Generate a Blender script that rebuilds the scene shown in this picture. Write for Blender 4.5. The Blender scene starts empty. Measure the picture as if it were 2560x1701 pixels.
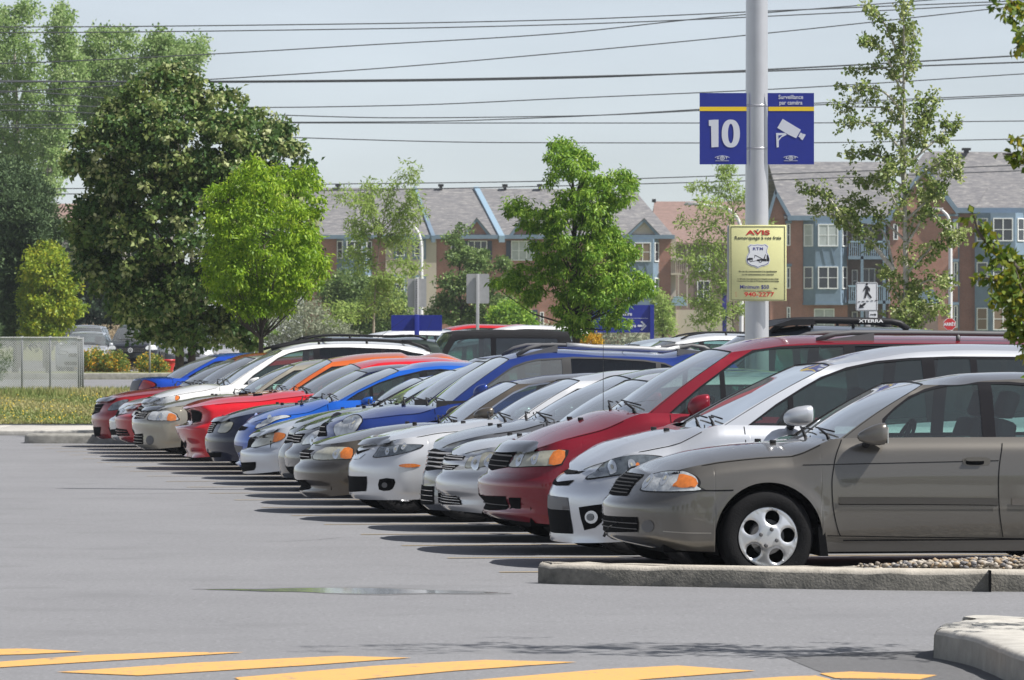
import bpy, bmesh, math, random
import numpy as np
from mathutils import Vector, Matrix
from mathutils.geometry import delaunay_2d_cdt
rad = math.radians
C = bpy.context.scene.collection
# ---------------------------------------------------------------- camera, light
F = 13511.0; H = 1.57; YH = 862.0
scn = bpy.context.scene
cd = bpy.data.cameras.new('camera'); cam = bpy.data.objects.new('camera', cd); C.objects.link(cam)
cam.location = (0, 0, H); cam.rotation_euler = (rad(90), 0, 0)
cd.sensor_width = 36; cd.lens = F/2560*36; cd.shift_y = (YH-850.5)/2560; cd.clip_end = 4000; cd.clip_start = 1
cd.dof.use_dof = True; cd.dof.focus_distance = 44; cd.dof.aperture_fstop = 18
scn.camera = cam
SUN_EL, SUN_AZ = 51, 75        # azimuth measured from straight behind the camera towards the right
sd = Vector((math.sin(rad(SUN_AZ))*math.cos(rad(SUN_EL)), -math.cos(rad(SUN_AZ))*math.cos(rad(SUN_EL)), math.sin(rad(SUN_EL))))
w = bpy.data.worlds.new('World'); scn.world = w; w.use_nodes = True
nt = w.node_tree; nt.nodes.clear()
sky = nt.nodes.new('ShaderNodeTexSky'); sky.sky_type = 'NISHITA'; sky.sun_disc = False
sky.sun_elevation = rad(SUN_EL); sky.sun_rotation = math.atan2(sd.x, sd.y)
sky.air_density = 0.7; sky.dust_density = 0.3; sky.ozone_density = 4.0; sky.altitude = 50
bg = nt.nodes.new('ShaderNodeBackground'); bg.inputs[1].default_value = 0.085
wo = nt.nodes.new('ShaderNodeOutputWorld')
hs = nt.nodes.new('ShaderNodeHueSaturation'); hs.inputs['Saturation'].default_value = .42
nt.links.new(sky.outputs[0], hs.inputs['Color']); 
tcw = nt.nodes.new('ShaderNodeTexCoord'); mpw = nt.nodes.new('ShaderNodeMapping'); mpw.inputs['Scale'].default_value = (5, 5, 22); nzw = nt.nodes.new('ShaderNodeTexNoise'); nzw.inputs['Scale'].default_value = 2.2; nzw.inputs['Detail'].default_value = 5
mrw = nt.nodes.new('ShaderNodeMapRange'); mrw.inputs[1].default_value = .35; mrw.inputs[2].default_value = .7; mrw.inputs[3].default_value = .97; mrw.inputs[4].default_value = 1.10; mlw = nt.nodes.new('ShaderNodeVectorMath'); mlw.operation = 'SCALE'
nt.links.new(tcw.outputs['Generated'], mpw.inputs[0]); nt.links.new(mpw.outputs[0], nzw.inputs['Vector']); nt.links.new(nzw.outputs['Fac'], mrw.inputs[0]); nt.links.new(hs.outputs[0], mlw.inputs[0]); nt.links.new(mrw.outputs[0], mlw.inputs['Scale'])
nt.links.new(mlw.outputs[0], bg.inputs[0]); nt.links.new(bg.outputs[0], wo.inputs[0])
sl = bpy.data.lights.new('sun', 'SUN'); sl.energy = 5.0; sl.angle = rad(0.53); sl.color = (1, .965, .91)
so = bpy.data.objects.new('sun', sl); C.objects.link(so); so.rotation_euler = sd.to_track_quat('Z', 'Y').to_euler()
scn.view_settings.view_transform = 'Standard'; scn.view_settings.look = 'None'; scn.view_settings.exposure = 0.55

# ---------------------------------------------------------------- helpers
def P(px, py, d): return Vector(((px-1280)/F*d, d, H-(py-YH)/F*d))
def G(px, py, z=0.0):
    d = (H-z)*F/(py-YH); return Vector(((px-1280)/F*d, d, z))
def tag(o, label=None, cat=None, group=None, kind=None):
    if label: o['label'] = label
    if cat: o['category'] = cat
    if group: o['group'] = group
    if kind: o['kind'] = kind
    return o
def empty(name, loc=(0, 0, 0), rz=0, parent=None):
    o = bpy.data.objects.new(name, None); C.objects.link(o); o.location = loc; o.rotation_euler = (0, 0, rz)
    o.empty_display_size = .2
    if parent: o.parent = parent
    return o
def mk(name, v, f, mat, parent=None, smooth=False, nrm=None, midx=None, rnd=None, sharp=None):
    me = bpy.data.meshes.new(name)
    v = np.asarray(v, dtype=np.float64)
    if isinstance(f, np.ndarray):
        f = f.tolist()
    me.from_pydata(v.tolist(), [], f)
    mats = mat if isinstance(mat, (list, tuple)) else [mat]
    for m in mats: me.materials.append(m)
    if midx is not None: me.polygons.foreach_set('material_index', np.asarray(midx, dtype=np.int32))
    if smooth: me.polygons.foreach_set('use_smooth', [True]*len(me.polygons))
    if rnd is not None:
        a = me.attributes.new('rnd', 'FLOAT', 'POINT'); a.data.foreach_set('value', np.asarray(rnd, dtype=np.float32))
    me.update()
    if sharp is not None: me.set_sharp_from_angle(angle=rad(sharp))
    if nrm is not None: me.normals_split_custom_set_from_vertices(np.asarray(nrm).tolist())
    o = bpy.data.objects.new(name, me); C.objects.link(o)
    if parent: o.parent = parent
    return o
class MB:
    def __init__(s): s.v = []; s.f = []; s.m = []
    def add(s, v, f, m=0):
        n = len(s.v); s.v += [tuple(p) for p in v]; s.f += [tuple(i+n for i in q) for q in f]; s.m += [m]*len(f); return s
    def box(s, lo, hi, m=0, M=None):
        x0, y0, z0 = lo; x1, y1, z1 = hi
        v = [Vector(p) for p in ((x0,y0,z0),(x1,y0,z0),(x1,y1,z0),(x0,y1,z0),(x0,y0,z1),(x1,y0,z1),(x1,y1,z1),(x0,y1,z1))]
        if M: v = [M @ p for p in v]
        return s.add(v, [(3,2,1,0),(4,5,6,7),(0,1,5,4),(1,2,6,5),(2,3,7,6),(3,0,4,7)], m)
    def tube(s, pts, r, n=8, m=0, cap=True):
        pts = [Vector(p) for p in pts]; rs = r if isinstance(r, (list, tuple)) else [r]*len(pts)
        rings = []; up = None
        for i, p in enumerate(pts):
            t = (pts[min(i+1, len(pts)-1)]-pts[max(i-1, 0)]).normalized()
            if up is None: up = Vector((0, 0, 1)) if abs(t.z) < .9 else Vector((1, 0, 0))
            a = t.cross(up).normalized(); b = a.cross(t).normalized(); up = b
            rings.append([p+(a*math.cos(2*math.pi*k/n)+b*math.sin(2*math.pi*k/n))*rs[i] for k in range(n)])
        v = [q for R_ in rings for q in R_]; f = []
        for i in range(len(pts)-1):
            for k in range(n): f.append((i*n+k, i*n+(k+1)%n, (i+1)*n+(k+1)%n, (i+1)*n+k))
        if cap: f.append(tuple(range(n))[::-1]); f.append(tuple((len(pts)-1)*n+k for k in range(n)))
        return s.add(v, f, m)
    def lathe(s, prof, n=32, m=0, axis='y', o=(0, 0, 0)):   # prof: (r, h)
        v = []; f = []; k = len(prof)
        for j in range(n):
            a = 2*math.pi*j/n; c, t = math.cos(a), math.sin(a)
            for r, h in prof:
                p = (r*c, h, r*t) if axis == 'y' else (r*c, r*t, h)
                v.append((p[0]+o[0], p[1]+o[1], p[2]+o[2]))
        for j in range(n):
            for i in range(k-1):
                q = (j*k+i, j*k+i+1, ((j+1)%n)*k+i+1, ((j+1)%n)*k+i)
                f.append(q if axis == 'y' else q[::-1])
        return s.add(v, f, m)
    def prism(s, poly, y0, y1, m=0, M=None):                # poly in (x,z), extruded along y
        n = len(poly)
        v = [Vector((x, y0, z)) for x, z in poly]+[Vector((x, y1, z)) for x, z in poly]
        if M: v = [M @ p for p in v]
        f = [tuple(range(n)), tuple(range(2*n-1, n-1, -1))]+[(i, n+i, n+(i+1)%n, (i+1)%n) for i in range(n)]
        return s.add(v, f, m)
    def flat(s, poly, z0, z1, m=0):                         # poly in (x,y), extruded along z
        n = len(poly)
        v = [(x, y, z0) for x, y in poly]+[(x, y, z1) for x, y in poly]
        return s.add(v, [tuple(range(n))[::-1], tuple(range(n, 2*n))]+[(i, (i+1)%n, n+(i+1)%n, n+i) for i in range(n)], m)
    def build(s, name, mat, parent=None, smooth=False, sharp=None, bevel=0):
        o = mk(name, s.v, s.f, mat, parent, smooth, None, s.m)
        if bevel:
            bm = bmesh.new(); bm.from_mesh(o.data)
            bmesh.ops.bevel(bm, geom=[e for e in bm.edges if e.calc_face_angle(0) > .6], offset=bevel, segments=2, affect='EDGES', profile=.5)
            bm.to_mesh(o.data); bm.free()
            o.data.polygons.foreach_set('use_smooth', [True]*len(o.data.polygons)); o.data.set_sharp_from_angle(angle=rad(50))
        if sharp: o.data.set_sharp_from_angle(angle=rad(sharp))
        return o
def pchip(pts):
    pts = sorted(pts); X = [pts[0][0]]; Y = [pts[0][1]]
    for x, y in pts[1:]:
        if x > X[-1]+1e-4: X.append(x); Y.append(y)
    X = np.array(X); Y = np.array(Y); h = np.diff(X); d = np.diff(Y)/h; n = len(X)
    if n == 2:
        return lambda q: np.interp(q, X, Y)
    m = np.zeros(n)
    for k in range(1, n-1):
        if d[k-1]*d[k] > 0:
            w1 = 2*h[k]+h[k-1]; w2 = h[k]+2*h[k-1]; m[k] = (w1+w2)/(w1/d[k-1]+w2/d[k])
    m[0] = d[0]; m[-1] = d[-1]
    def f(q):
        q = np.clip(np.asarray(q, float), X[0], X[-1]); i = np.clip(np.searchsorted(X, q)-1, 0, n-2)
        t = (q-X[i])/h[i]
        return (2*t**3-3*t**2+1)*Y[i]+(t**3-2*t**2+t)*h[i]*m[i]+(-2*t**3+3*t**2)*Y[i+1]+(t**3-t**2)*h[i]*m[i+1]
    return f
def pip(p, poly):
    x, y = p[:, 0], p[:, 1]; ins = np.zeros(len(p), bool); n = len(poly)
    for i in range(n):
        x1, y1 = poly[i]; x2, y2 = poly[(i+1) % n]
        if y1 == y2: continue
        c = ((y1 > y) != (y2 > y)) & (x < (x2-x1)*(y-y1)/(y2-y1)+x1); ins ^= c
    return ins
def crom(poly, n=4, closed=True):
    q = []; L = len(poly); rng = range(L if closed else L-1)
    for i in rng:
        if closed: a, b, c, d = poly[i-1], poly[i], poly[(i+1) % L], poly[(i+2) % L]
        else: a, b, c, d = poly[max(i-1, 0)], poly[i], poly[i+1], poly[min(i+2, L-1)]
        for k in range(n):
            t = k/n
            q.append(tuple(.5*(2*b[j]+(c[j]-a[j])*t+(2*a[j]-5*b[j]+4*c[j]-d[j])*t*t+(3*b[j]-a[j]-3*c[j]+d[j])*t**3) for j in range(len(b))))
    if not closed: q.append(tuple(poly[-1]))
    return q
def cdt(loops, step):
    V = []; E = []
    for L in loops:
        n0 = len(V); pts = []
        for i in range(len(L)):
            a = np.array(L[i]); b = np.array(L[(i+1) % len(L)]); k = max(1, int(np.hypot(*(b-a))/step))
            for j in range(k): pts.append(a+(b-a)*j/k)
        V += pts; E += [(n0+i, n0+(i+1) % len(pts)) for i in range(len(pts))]
    B = np.array(V); lo = B.min(0); hi = B.max(0)
    gx, gy = np.meshgrid(np.arange(lo[0]+step*.5, hi[0], step), np.arange(lo[1]+step*.5, hi[1], step))
    g = np.stack([gx.ravel(), gy.ravel()], 1)
    if len(g):
        dmin = np.min(np.hypot(g[:, None, 0]-B[None, :, 0], g[:, None, 1]-B[None, :, 1]), axis=1); g = g[dmin > step*.45]
    allv = [Vector((float(a), float(b))) for a, b in V]+[Vector((float(a), float(b))) for a, b in g]
    r = delaunay_2d_cdt(allv, E, [], 0, 1e-6)
    v = np.array([(p.x, p.y) for p in r[0]]); f = np.array([t for t in r[2]], dtype=int)
    return v, f, v[f].mean(1)

# ---------------------------------------------------------------- materials
def M(name, col=(.5, .5, .5), rough=.6, metal=0, coat=0, var=0, vscale=8, bump=0, bscale=60, spec=.5, trans=0, coatr=.03, col2=None, emit=None, alpha=1):
    m = bpy.data.materials.new(name); m.use_nodes = True; t = m.node_tree; b = t.nodes['Principled BSDF']
    I = b.inputs; I['Base Color'].default_value = (*col, 1); I['Roughness'].default_value = rough; I['Metallic'].default_value = metal
    I['Coat Weight'].default_value = coat; I['Coat Roughness'].default_value = coatr; I['Specular IOR Level'].default_value = spec
    tc = t.nodes.new('ShaderNodeTexCoord')
    if var or col2:
        n = t.nodes.new('ShaderNodeTexNoise'); n.inputs['Scale'].default_value = vscale; n.inputs['Detail'].default_value = 6; n.inputs['Roughness'].default_value = .65
        t.links.new(tc.outputs['Object'], n.inputs['Vector'])
        r = t.nodes.new('ShaderNodeValToRGB'); r.color_ramp.elements[0].position = .32; r.color_ramp.elements[1].position = .68
        c2 = col2 or tuple(min(1, c*(1+var)) for c in col); c1 = col if col2 else tuple(c*(1-var) for c in col)
        r.color_ramp.elements[0].color = (*c1, 1); r.color_ramp.elements[1].color = (*c2, 1)
        t.links.new(n.outputs['Fac'], r.inputs[0]); t.links.new(r.outputs[0], I['Base Color'])
    if bump:
        n = t.nodes.new('ShaderNodeTexNoise'); n.inputs['Scale'].default_value = bscale; n.inputs['Detail'].default_value = 4
        t.links.new(tc.outputs['Object'], n.inputs['Vector'])
        bp = t.nodes.new('ShaderNodeBump'); bp.inputs['Strength'].default_value = bump; bp.inputs['Distance'].default_value = .01
        t.links.new(n.outputs['Fac'], bp.inputs['Height']); t.links.new(bp.outputs[0], I['Normal'])
    return m
def paint(name, col, metal=.5, rough=.33):
    dk = max(col) < .25 or metal < .3
    m = M(name, col, rough, metal, .8 if dk else 1.0, 0, coatr=.03, spec=.12 if dk else .5); t = m.node_tree; b = t.nodes['Principled BSDF']
    # thin road dust, strongest low on the body and on top faces
    tc = t.nodes.new('ShaderNodeTexCoord'); sx = t.nodes.new('ShaderNodeSeparateXYZ'); t.links.new(tc.outputs['Object'], sx.inputs[0])
    mr = t.nodes.new('ShaderNodeMapRange'); mr.inputs[1].default_value = .15; mr.inputs[2].default_value = .75; mr.inputs[3].default_value = .11; mr.inputs[4].default_value = .02
    t.links.new(sx.outputs[2], mr.inputs[0])
    n = t.nodes.new('ShaderNodeTexNoise'); n.inputs['Scale'].default_value = 5; n.inputs['Detail'].default_value = 7; t.links.new(tc.outputs['Object'], n.inputs['Vector'])
    mu = t.nodes.new('ShaderNodeMath'); mu.operation = 'MULTIPLY'; t.links.new(mr.outputs[0], mu.inputs[0]); t.links.new(n.outputs['Fac'], mu.inputs[1])
    mx = t.nodes.new('ShaderNodeMixRGB'); mx.inputs[1].default_value = (*col, 1); mx.inputs[2].default_value = (.23, .21, .19, 1)
    t.links.new(mu.outputs[0], mx.inputs[0]); t.links.new(mx.outputs[0], b.inputs['Base Color'])
    ma = t.nodes.new('ShaderNodeMath'); ma.operation = 'MULTIPLY_ADD'; t.links.new(mu.outputs[0], ma.inputs[0]); ma.inputs[1].default_value = -.9; ma.inputs[2].default_value = 1.0
    t.links.new(ma.outputs[0], b.inputs['Coat Weight'])
    return m
def glassm(name, tint, refl=1.0, sky_veil=0, ior=1.55):
    m = bpy.data.materials.new(name); m.use_nodes = True; t = m.node_tree; t.nodes.clear()
    o = t.nodes.new('ShaderNodeOutputMaterial'); mx = t.nodes.new('ShaderNodeMixShader'); tr = t.nodes.new('ShaderNodeBsdfTransparent')
    gl = t.nodes.new('ShaderNodeBsdfGlossy'); fr = t.nodes.new('ShaderNodeFresnel')
    tr.inputs[0].default_value = (*tint, 1); gl.inputs['Roughness'].default_value = .02; gl.inputs[0].default_value = (.95, .98, 1, 1); fr.inputs[0].default_value = ior
    mm = t.nodes.new('ShaderNodeMath'); mm.operation = 'MULTIPLY_ADD'; mm.inputs[1].default_value = refl; mm.inputs[2].default_value = .03; mm.use_clamp = True
    t.links.new(fr.outputs[0], mm.inputs[0]); t.links.new(mm.outputs[0], mx.inputs[0])
    t.links.new(tr.outputs[0], mx.inputs[1]); t.links.new(gl.outputs[0], mx.inputs[2]); out = mx.outputs[0]
    if sky_veil:  # pale diffuse veil mixed in, brightening the glass like reflected sky
        df = t.nodes.new('ShaderNodeBsdfDiffuse'); df.inputs[0].default_value = (.62, .64, .64, 1); m2 = t.nodes.new('ShaderNodeMixShader'); m2.inputs[0].default_value = sky_veil
        t.links.new(out, m2.inputs[1]); t.links.new(df.outputs[0], m2.inputs[2]); out = m2.outputs[0]
    t.links.new(out, o.inputs[0])
    return m
def leafm(name, cols, trans=.35, rough=.5):
    m = bpy.data.materials.new(name); m.use_nodes = True; t = m.node_tree; b = t.nodes['Principled BSDF']; o = t.nodes['Material Output']
    a = t.nodes.new('ShaderNodeAttribute'); a.attribute_name = 'rnd'; r = t.nodes.new('ShaderNodeValToRGB')
    cr = r.color_ramp; cr.elements[0].color = (*cols[0], 1); cr.elements[1].color = (*cols[-1], 1)
    for k, c in enumerate(cols[1:-1]): e = cr.elements.new((k+1)/(len(cols)-1)); e.color = (*c, 1)
    t.links.new(a.outputs['Fac'], r.inputs[0]); t.links.new(r.outputs[0], b.inputs['Base Color']); b.inputs['Roughness'].default_value = rough
    b.inputs['Specular IOR Level'].default_value = .35
    tl = t.nodes.new('ShaderNodeBsdfTranslucent'); t.links.new(r.outputs[0], tl.inputs[0])
    mx = t.nodes.new('ShaderNodeMixShader'); mx.inputs[0].default_value = trans
    t.links.new(b.outputs[0], mx.inputs[1]); t.links.new(tl.outputs[0], mx.inputs[2]); t.links.new(mx.outputs[0], o.inputs[0])
    return m
BLK = M('black_plastic', (.016, .016, .018), .5, spec=.2); DRK = M('dark_cavity', (.006, .006, .007), .9, spec=.1); GREYP = M('grey_plastic', (.1, .1, .105), .5)
TRM = M('window_frame_black', (.013, .013, .016), .75, spec=.08); RUB = M('tyre_rubber', (.012, .012, .013), .9, spec=.15, bump=.4, bscale=90); CHR = M('chrome', (.75, .76, .78), .12, 1); ALU = M('wheel_alloy', (.62, .63, .65), .32, .75, coat=.3)
SEAT = M('seat_fabric', (.10, .10, .11), .9); DASH = M('dashboard_vinyl', (.05, .05, .055), .7); FLOORM = M('car_carpet', (.025, .025, .027), .95)
GLS = glassm('windscreen_glass', (.60, .70, .68), 2.0, .12, 1.6); GLD = glassm('tinted_side_glass', (.10, .11, .12), 1.0); GLG = glassm('green_side_glass', (.50, .68, .63), 1.0, .025)
LENS = M('headlight_lens', (.55, .57, .58), .1, .25, 1.0, var=.25, vscale=16, bump=.5, bscale=26); LENSY = M('aged_headlight_lens', (.42, .41, .33), .2, .1, .8, var=.15, vscale=12, bump=.4, bscale=20)
LENSD = M('smoked_headlight_lens', (.12, .14, .16), .1, .3, 1.0, var=.4, vscale=20); REFL = M('lamp_reflector', (.72, .75, .78), .22, .75)
AMB = M('amber_lens', (.60, .17, .03), .2, 0, 1.0, var=.2, vscale=25); REDL = M('red_lens', (.35, .01, .01), .15, 0, 1.0); DEFL = M('smoked_acrylic', (.022, .023, .026), .08, 0, 1.0)
RUST = M('rust_flakes', (.25, .09, .03), .9, var=.4, vscale=40)
WHT = M('white_paint', (.78, .78, .77), .5)
# ---------------------------------------------------------------- cars
TH = rad(9.0); NX, NY = -math.sin(TH), math.cos(TH); N0 = 35.53; PITCH = 2.5
PAINTS = {}
def gp(col, metal=.5):
    k = (tuple(col), metal)
    if k not in PAINTS: PAINTS[k] = paint('car_paint', col, metal)
    return PAINTS[k]
_rims = {}
def rim_mesh(kind):
    if kind in _rims: return _rims[kind]
    R = .197; circ = lambda r, cx=0, cy=0, n=40: [(cx+r*math.cos(2*math.pi*k/n), cy+r*math.sin(2*math.pi*k/n)) for k in range(n)]
    holes = []
    if kind == 'cap':
        for k in range(5):
            a = rad(78+72*k); holes.append(circ(.049, .131*math.cos(a), .131*math.sin(a), 20))
    else:
        ns = {'five': 5, 'seven': 7, 'ten': 10}[kind]
        for k in range(ns):
            a0 = 2*math.pi*(k+.5)/ns+.3; h = math.pi/ns
            w0 = h-.028/.07; w1 = h-.02/.17
            if w0 < .05: w0 = .05
            holes.append([(.075*math.cos(a0-w0), .075*math.sin(a0-w0)), (.168*math.cos(a0-w1), .168*math.sin(a0-w1)), (.174*math.cos(a0), .174*math.sin(a0)), (.168*math.cos(a0+w1), .168*math.sin(a0+w1)), (.075*math.cos(a0+w0), .075*math.sin(a0+w0))])
    v, f, c = cdt([circ(R)]+holes, .012)
    k = np.hypot(c[:, 0], c[:, 1]) < R
    for h in holes: k &= ~pip(c, h)
    f = f[k]; r = np.hypot(v[:, 0], v[:, 1]); rh = np.min([np.hypot(v[:, 0]-.131*math.cos(rad(78+72*q)), v[:, 1]-.131*math.sin(rad(78+72*q))) for q in range(5)], axis=0)
    y = np.where(r > .178, -.006-.03*np.clip((r-.178)/.01, 0, 1)*(1-np.clip((r-.19)/.006, 0, 1)), -.022+.014*np.clip(r/.178, 0, 1)**2) if kind != 'cap' else -.04+.03*(r/R)**2-.004*np.clip((.085-r)/.006, 0, 1)+.007*np.clip((.062-rh)/.014, 0, 1)**1.5-.006*np.clip((r-.178)/.004, 0, 1)
    if kind == 'five': y = y+.02*np.clip(1-np.abs(r-.1)/.08, 0, 1)-.01
    mb = MB(); mb.add(np.stack([v[:, 0], y, v[:, 1]], 1).tolist(), [tuple(int(q) for q in t)[::-1] for t in f], 0)
    mb.lathe([(.199, -.02), (.207, -.014), (.207, .01), (.198, .03), (.19, .10), (.0, .12)], 36, 1)
    mb.lathe([(.0, .02), (.115, .02), (.12, .05)], 24, 2)
    nb = 4 if kind == 'cap' else 5
    for q in range(nb):
        a = rad(70+360/nb*q); rr = .056 if kind == 'cap' else .042
        mb.lathe([(.0, -.056), (.008, -.056), (.014, -.046), (.014, -.03)], 10, 2, o=(rr*math.cos(a), 0, rr*math.sin(a)))
    if kind != 'cap': mb.lathe([(0, -.052), (.025, -.05), (.03, -.02)], 20, 2)
    o = mb.build('rim', [ALU, DRK, GREYP], None, True, 35); me = o.data; bpy.data.objects.remove(o)
    _rims[kind] = me; return me
_tyre = []
def tyre_mesh():
    if not _tyre:
        mb = MB(); mb.lathe([(.2, .0), (.206, -.016), (.22, -.022), (.25, -.027), (.285, -.022), (.302, -.004), (.308, .02), (.308, .06), (.305, .062), (.305, .068), (.308, .07), (.308, .15), (.3, .18), (.24, .19)], 56)
        o = mb.build('tyre', RUB, None, True, 40); _tyre.append(o.data); bpy.data.objects.remove(o)
    return _tyre[0]
def link(name, me, parent, loc=(0, 0, 0), rz=0, sc=1):
    o = bpy.data.objects.new(name, me); C.objects.link(o); o.parent = parent; o.location = loc; o.rotation_euler = (0, 0, rz); o.scale = (sc, sc, sc); return o

class Car:
    def __init__(s, name, label, cat, col, metal=.5, slot=None, front=None, loc=None, rz=None, group=None, **k):
        s.k = k; s.name = name
        s.W = k.get('W', .86); s.L = k.get('L', 4.5); s.Ln = k.get('Ln', .5); s.Lr = k.get('Lr', .45); s.Lb = .62; s.pw = k.get('p', 2.6)
        s.tn = 1.1; s.tr = 1.1
        if slot is not None:
            s.N = N0+PITCH*slot; px = front
            dx, dy = (px-1280)/F, 1.0; t = (s.N-.15)/(dx*NX+dy*NY)
            x, y = dx*t, t                                   # nose tip in the world, .15 m nearside of the centre line
            # root on the centre line
            x += .15*NX; y += .15*NY
            s.loc = (x, y, 0); s.rz = TH
        else:
            s.loc = loc; s.rz = rz; s.N = None
        s.root = empty(name, s.loc, s.rz); tag(s.root, label, cat, group)
        s.paint = gp(col, metal)
        L_ = s.local
        g = lambda key, c: [L_(p[0], p[1], c) for p in k[key]] if s.N is not None else list(k[key])
        nose = g('nose', -.15); hood = g('hood', 0)
        mx = min(x for x, z in nose+hood[:1]); nose = [(max(0, x-mx), z) for x, z in nose]
        s.edge = (max(hood[0][0], .01), hood[0][1]); hood[0] = s.edge
        nose = sorted(nose, key=lambda p: p[1]); nose = [p for p in nose if p[1] < s.edge[1]-.01]+[s.edge]
        if nose[0][1] > .3: nose = [(nose[0][0]+.02, k.get('zb', .2))]+nose
        s.zb = max(.12, nose[0][1]); s.xf = pchip([(z, x) for x, z in nose])
        s.ws0, s.ws1 = g('ws', 0); s.ap0, s.ap1 = L_(*k['ap'][0], -.74) if s.N is not None else k['ap'][0], L_(*k['ap'][1], -.62) if s.N is not None else k['ap'][1]
        roof = g('roof', 0)
        ty = s.ty = k.get('type', 'sedan'); L = s.L; zr = max(z for x, z in roof)
        bz = k.get('belt', s.ap0[1]+.0); s.beltr = bz
        if ty in ('sedan', 'coupe'):
            rt = (L-1.25, zr-.07); rb = (L-.62, bz+.05); s.deck = [(L-.6, bz+.06), (L-.3, bz+.07), (L-.05, bz+.05)]
        else:
            rt = (L-.38, zr-.05); rb = (L-.07, bz+.02); s.deck = [(L-.02, bz)]
        if 'rt' in k: rt = k['rt']
        if 'rb' in k: rb = k['rb']
        s.rt, s.rb = rt, rb
        lastx, lastz = roof[-1]
        mids = []
        if rt[0]-lastx > .5: mids = [((lastx*.55+rt[0]*.45), max(lastz, zr)-.005)]
        rpts = [s.ws1]+[p for p in roof if p[0] < rt[0]-.1]+mids+[rt]
        s.roofc = pchip(rpts)
        cr = k.get('crown', .045)
        s.ze = pchip([s.ap1]+[(x, z-cr) for x, z in rpts if x > s.ap1[0]+.12][:-1]+[(rt[0]+.02, rt[1]-cr)])
        D = k.get('drop', .065); xe = s.edge[0]
        hp = [p for p in hood if p[0] < s.ap0[0]-.05]
        hp = [hp[0]]+[p for p in hp[1:]]
        s.cow = s.ws0
        s.topc = pchip(hp+[s.ws0, (s.ws0[0]+.25, s.ws0[1]+.005)]+([(s.ap0[0]+.5, bz+.02)] if s.ap0[0]+.5 > s.ws0[0]+.3 else [])+[p for p in s.deck])
        hc = pchip(hp+[s.ws0])
        shp = [(x, float(hc(x))-D*(1-math.exp(-(x-xe)/.3))) for x in np.linspace(xe, s.ap0[0]-.35, 12)]+[(s.ap0[0], s.ap0[1]-.004), (s.ap0[0]+.8, (s.ap0[1]+bz)/2), (L-1.0, bz), (L-.3, bz+(.03 if ty in ('sedan', 'coupe') else 0)), (L, bz)]
        s.sh = pchip(shp)
        s.wx = (k.get('w0', .92), k.get('w0', .92)+k.get('wb', 2.6)); s.wr = k.get('wr', .308); s.ar = s.wr+.052
        s.base = pchip([(0, .955), (.12, .985), (.38, 1.0), (.62, .997), (.86, .967), (1, .925)])
        s.tum = k.get('tum', .3)
        s.make()
    def local(s, px, py, c):
        if s.N is None: return (px, py)
        dx, dz = (px-1280)/F, (YH-py)/F; t = (s.N+c)/(dx*NX+NY); X, Y = dx*t, t
        return ((X-s.loc[0])*math.cos(TH)+(Y-s.loc[1])*math.sin(TH), H+dz*t)
    # --- outer surface in (t, z)
    def S(s, t, z, off=0.0):
        t = np.asarray(t, float); z = np.asarray(z, float)
        def raw(t, z):
            tm = s.tn+(s.L-s.Lr-s.Ln)
            ph = np.clip(t/s.tn, 0, 1)*math.pi/2; ps = np.clip((tm+s.tr-t)/s.tr, 0, 1)*math.pi/2
            xn = np.where(t < s.tn, s.Ln*(1-np.cos(ph)**(2/s.pw)), np.where(t > tm, s.L-s.Lr*(1-np.cos(ps)**(2/2.8)), s.Ln+t-s.tn))
            zs = s.sh(xn)
            fr = np.clip((z-.2)/np.maximum(zs-.2, .1), 0, 1.0)
            Wz = s.W*s.base(fr)
            y = Wz*np.where(t < s.tn, np.sin(ph), np.where(t > tm, np.sin(ps), 1))
            y = y-.035*np.clip(1-(zs-z)/.09, 0, 1)**2*np.clip(t/.5, 0, 1)
            for wx in s.wx:
                dd = np.hypot(xn-wx, z-s.wr)-s.ar; y = y+.014*np.exp(-(np.clip(dd, 0, 9)/.05)**2)*np.clip((.75-z)/.2, 0, 1)
            x = xn+s.xf(z)*np.clip(1-xn/s.Lb, 0, 1)**1.5
            x = x-(.03+.06*np.clip((z-.6)/.4, 0, 1)+.05*np.clip((.35-z)/.2, 0, 1))*np.clip((xn-(s.L-.6))/.6, 0, 1)**2
            return np.stack([x, -y, z+0*t], -1)
        p = raw(t, z)
        e = .004
        a = raw(t+e, z)-raw(np.maximum(t-e, 0), z); b = raw(t, z+e)-raw(t, z-e)
        n = np.cross(a, b); n /= np.maximum(np.linalg.norm(n, axis=-1, keepdims=True), 1e-9)
        return p+n*off if np.any(off) else p
    def xn2t(s, x): return s.tn+x-s.Ln
    def Yb(s, x):
        x = np.asarray(x, float); return -s.S(s.xn2t(x), s.sh(x))[..., 1]-.010
    def GY(s, x, z, off=0.0):                            # greenhouse half width
        x = np.asarray(x, float); z = np.asarray(z, float); h = np.clip(z-s.sh(x), -.03, 2)
        y = s.Yb(np.clip(x, .7, s.L-.5))-s.tum*h-s.tum*.55*h*h-.03*np.clip(1-(s.ze(x)-z)/.07, 0, 1.2)**2
        y = y-.10*np.clip((x-(s.L-.7))/.7, 0, 1)**2
        return y+off
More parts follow.
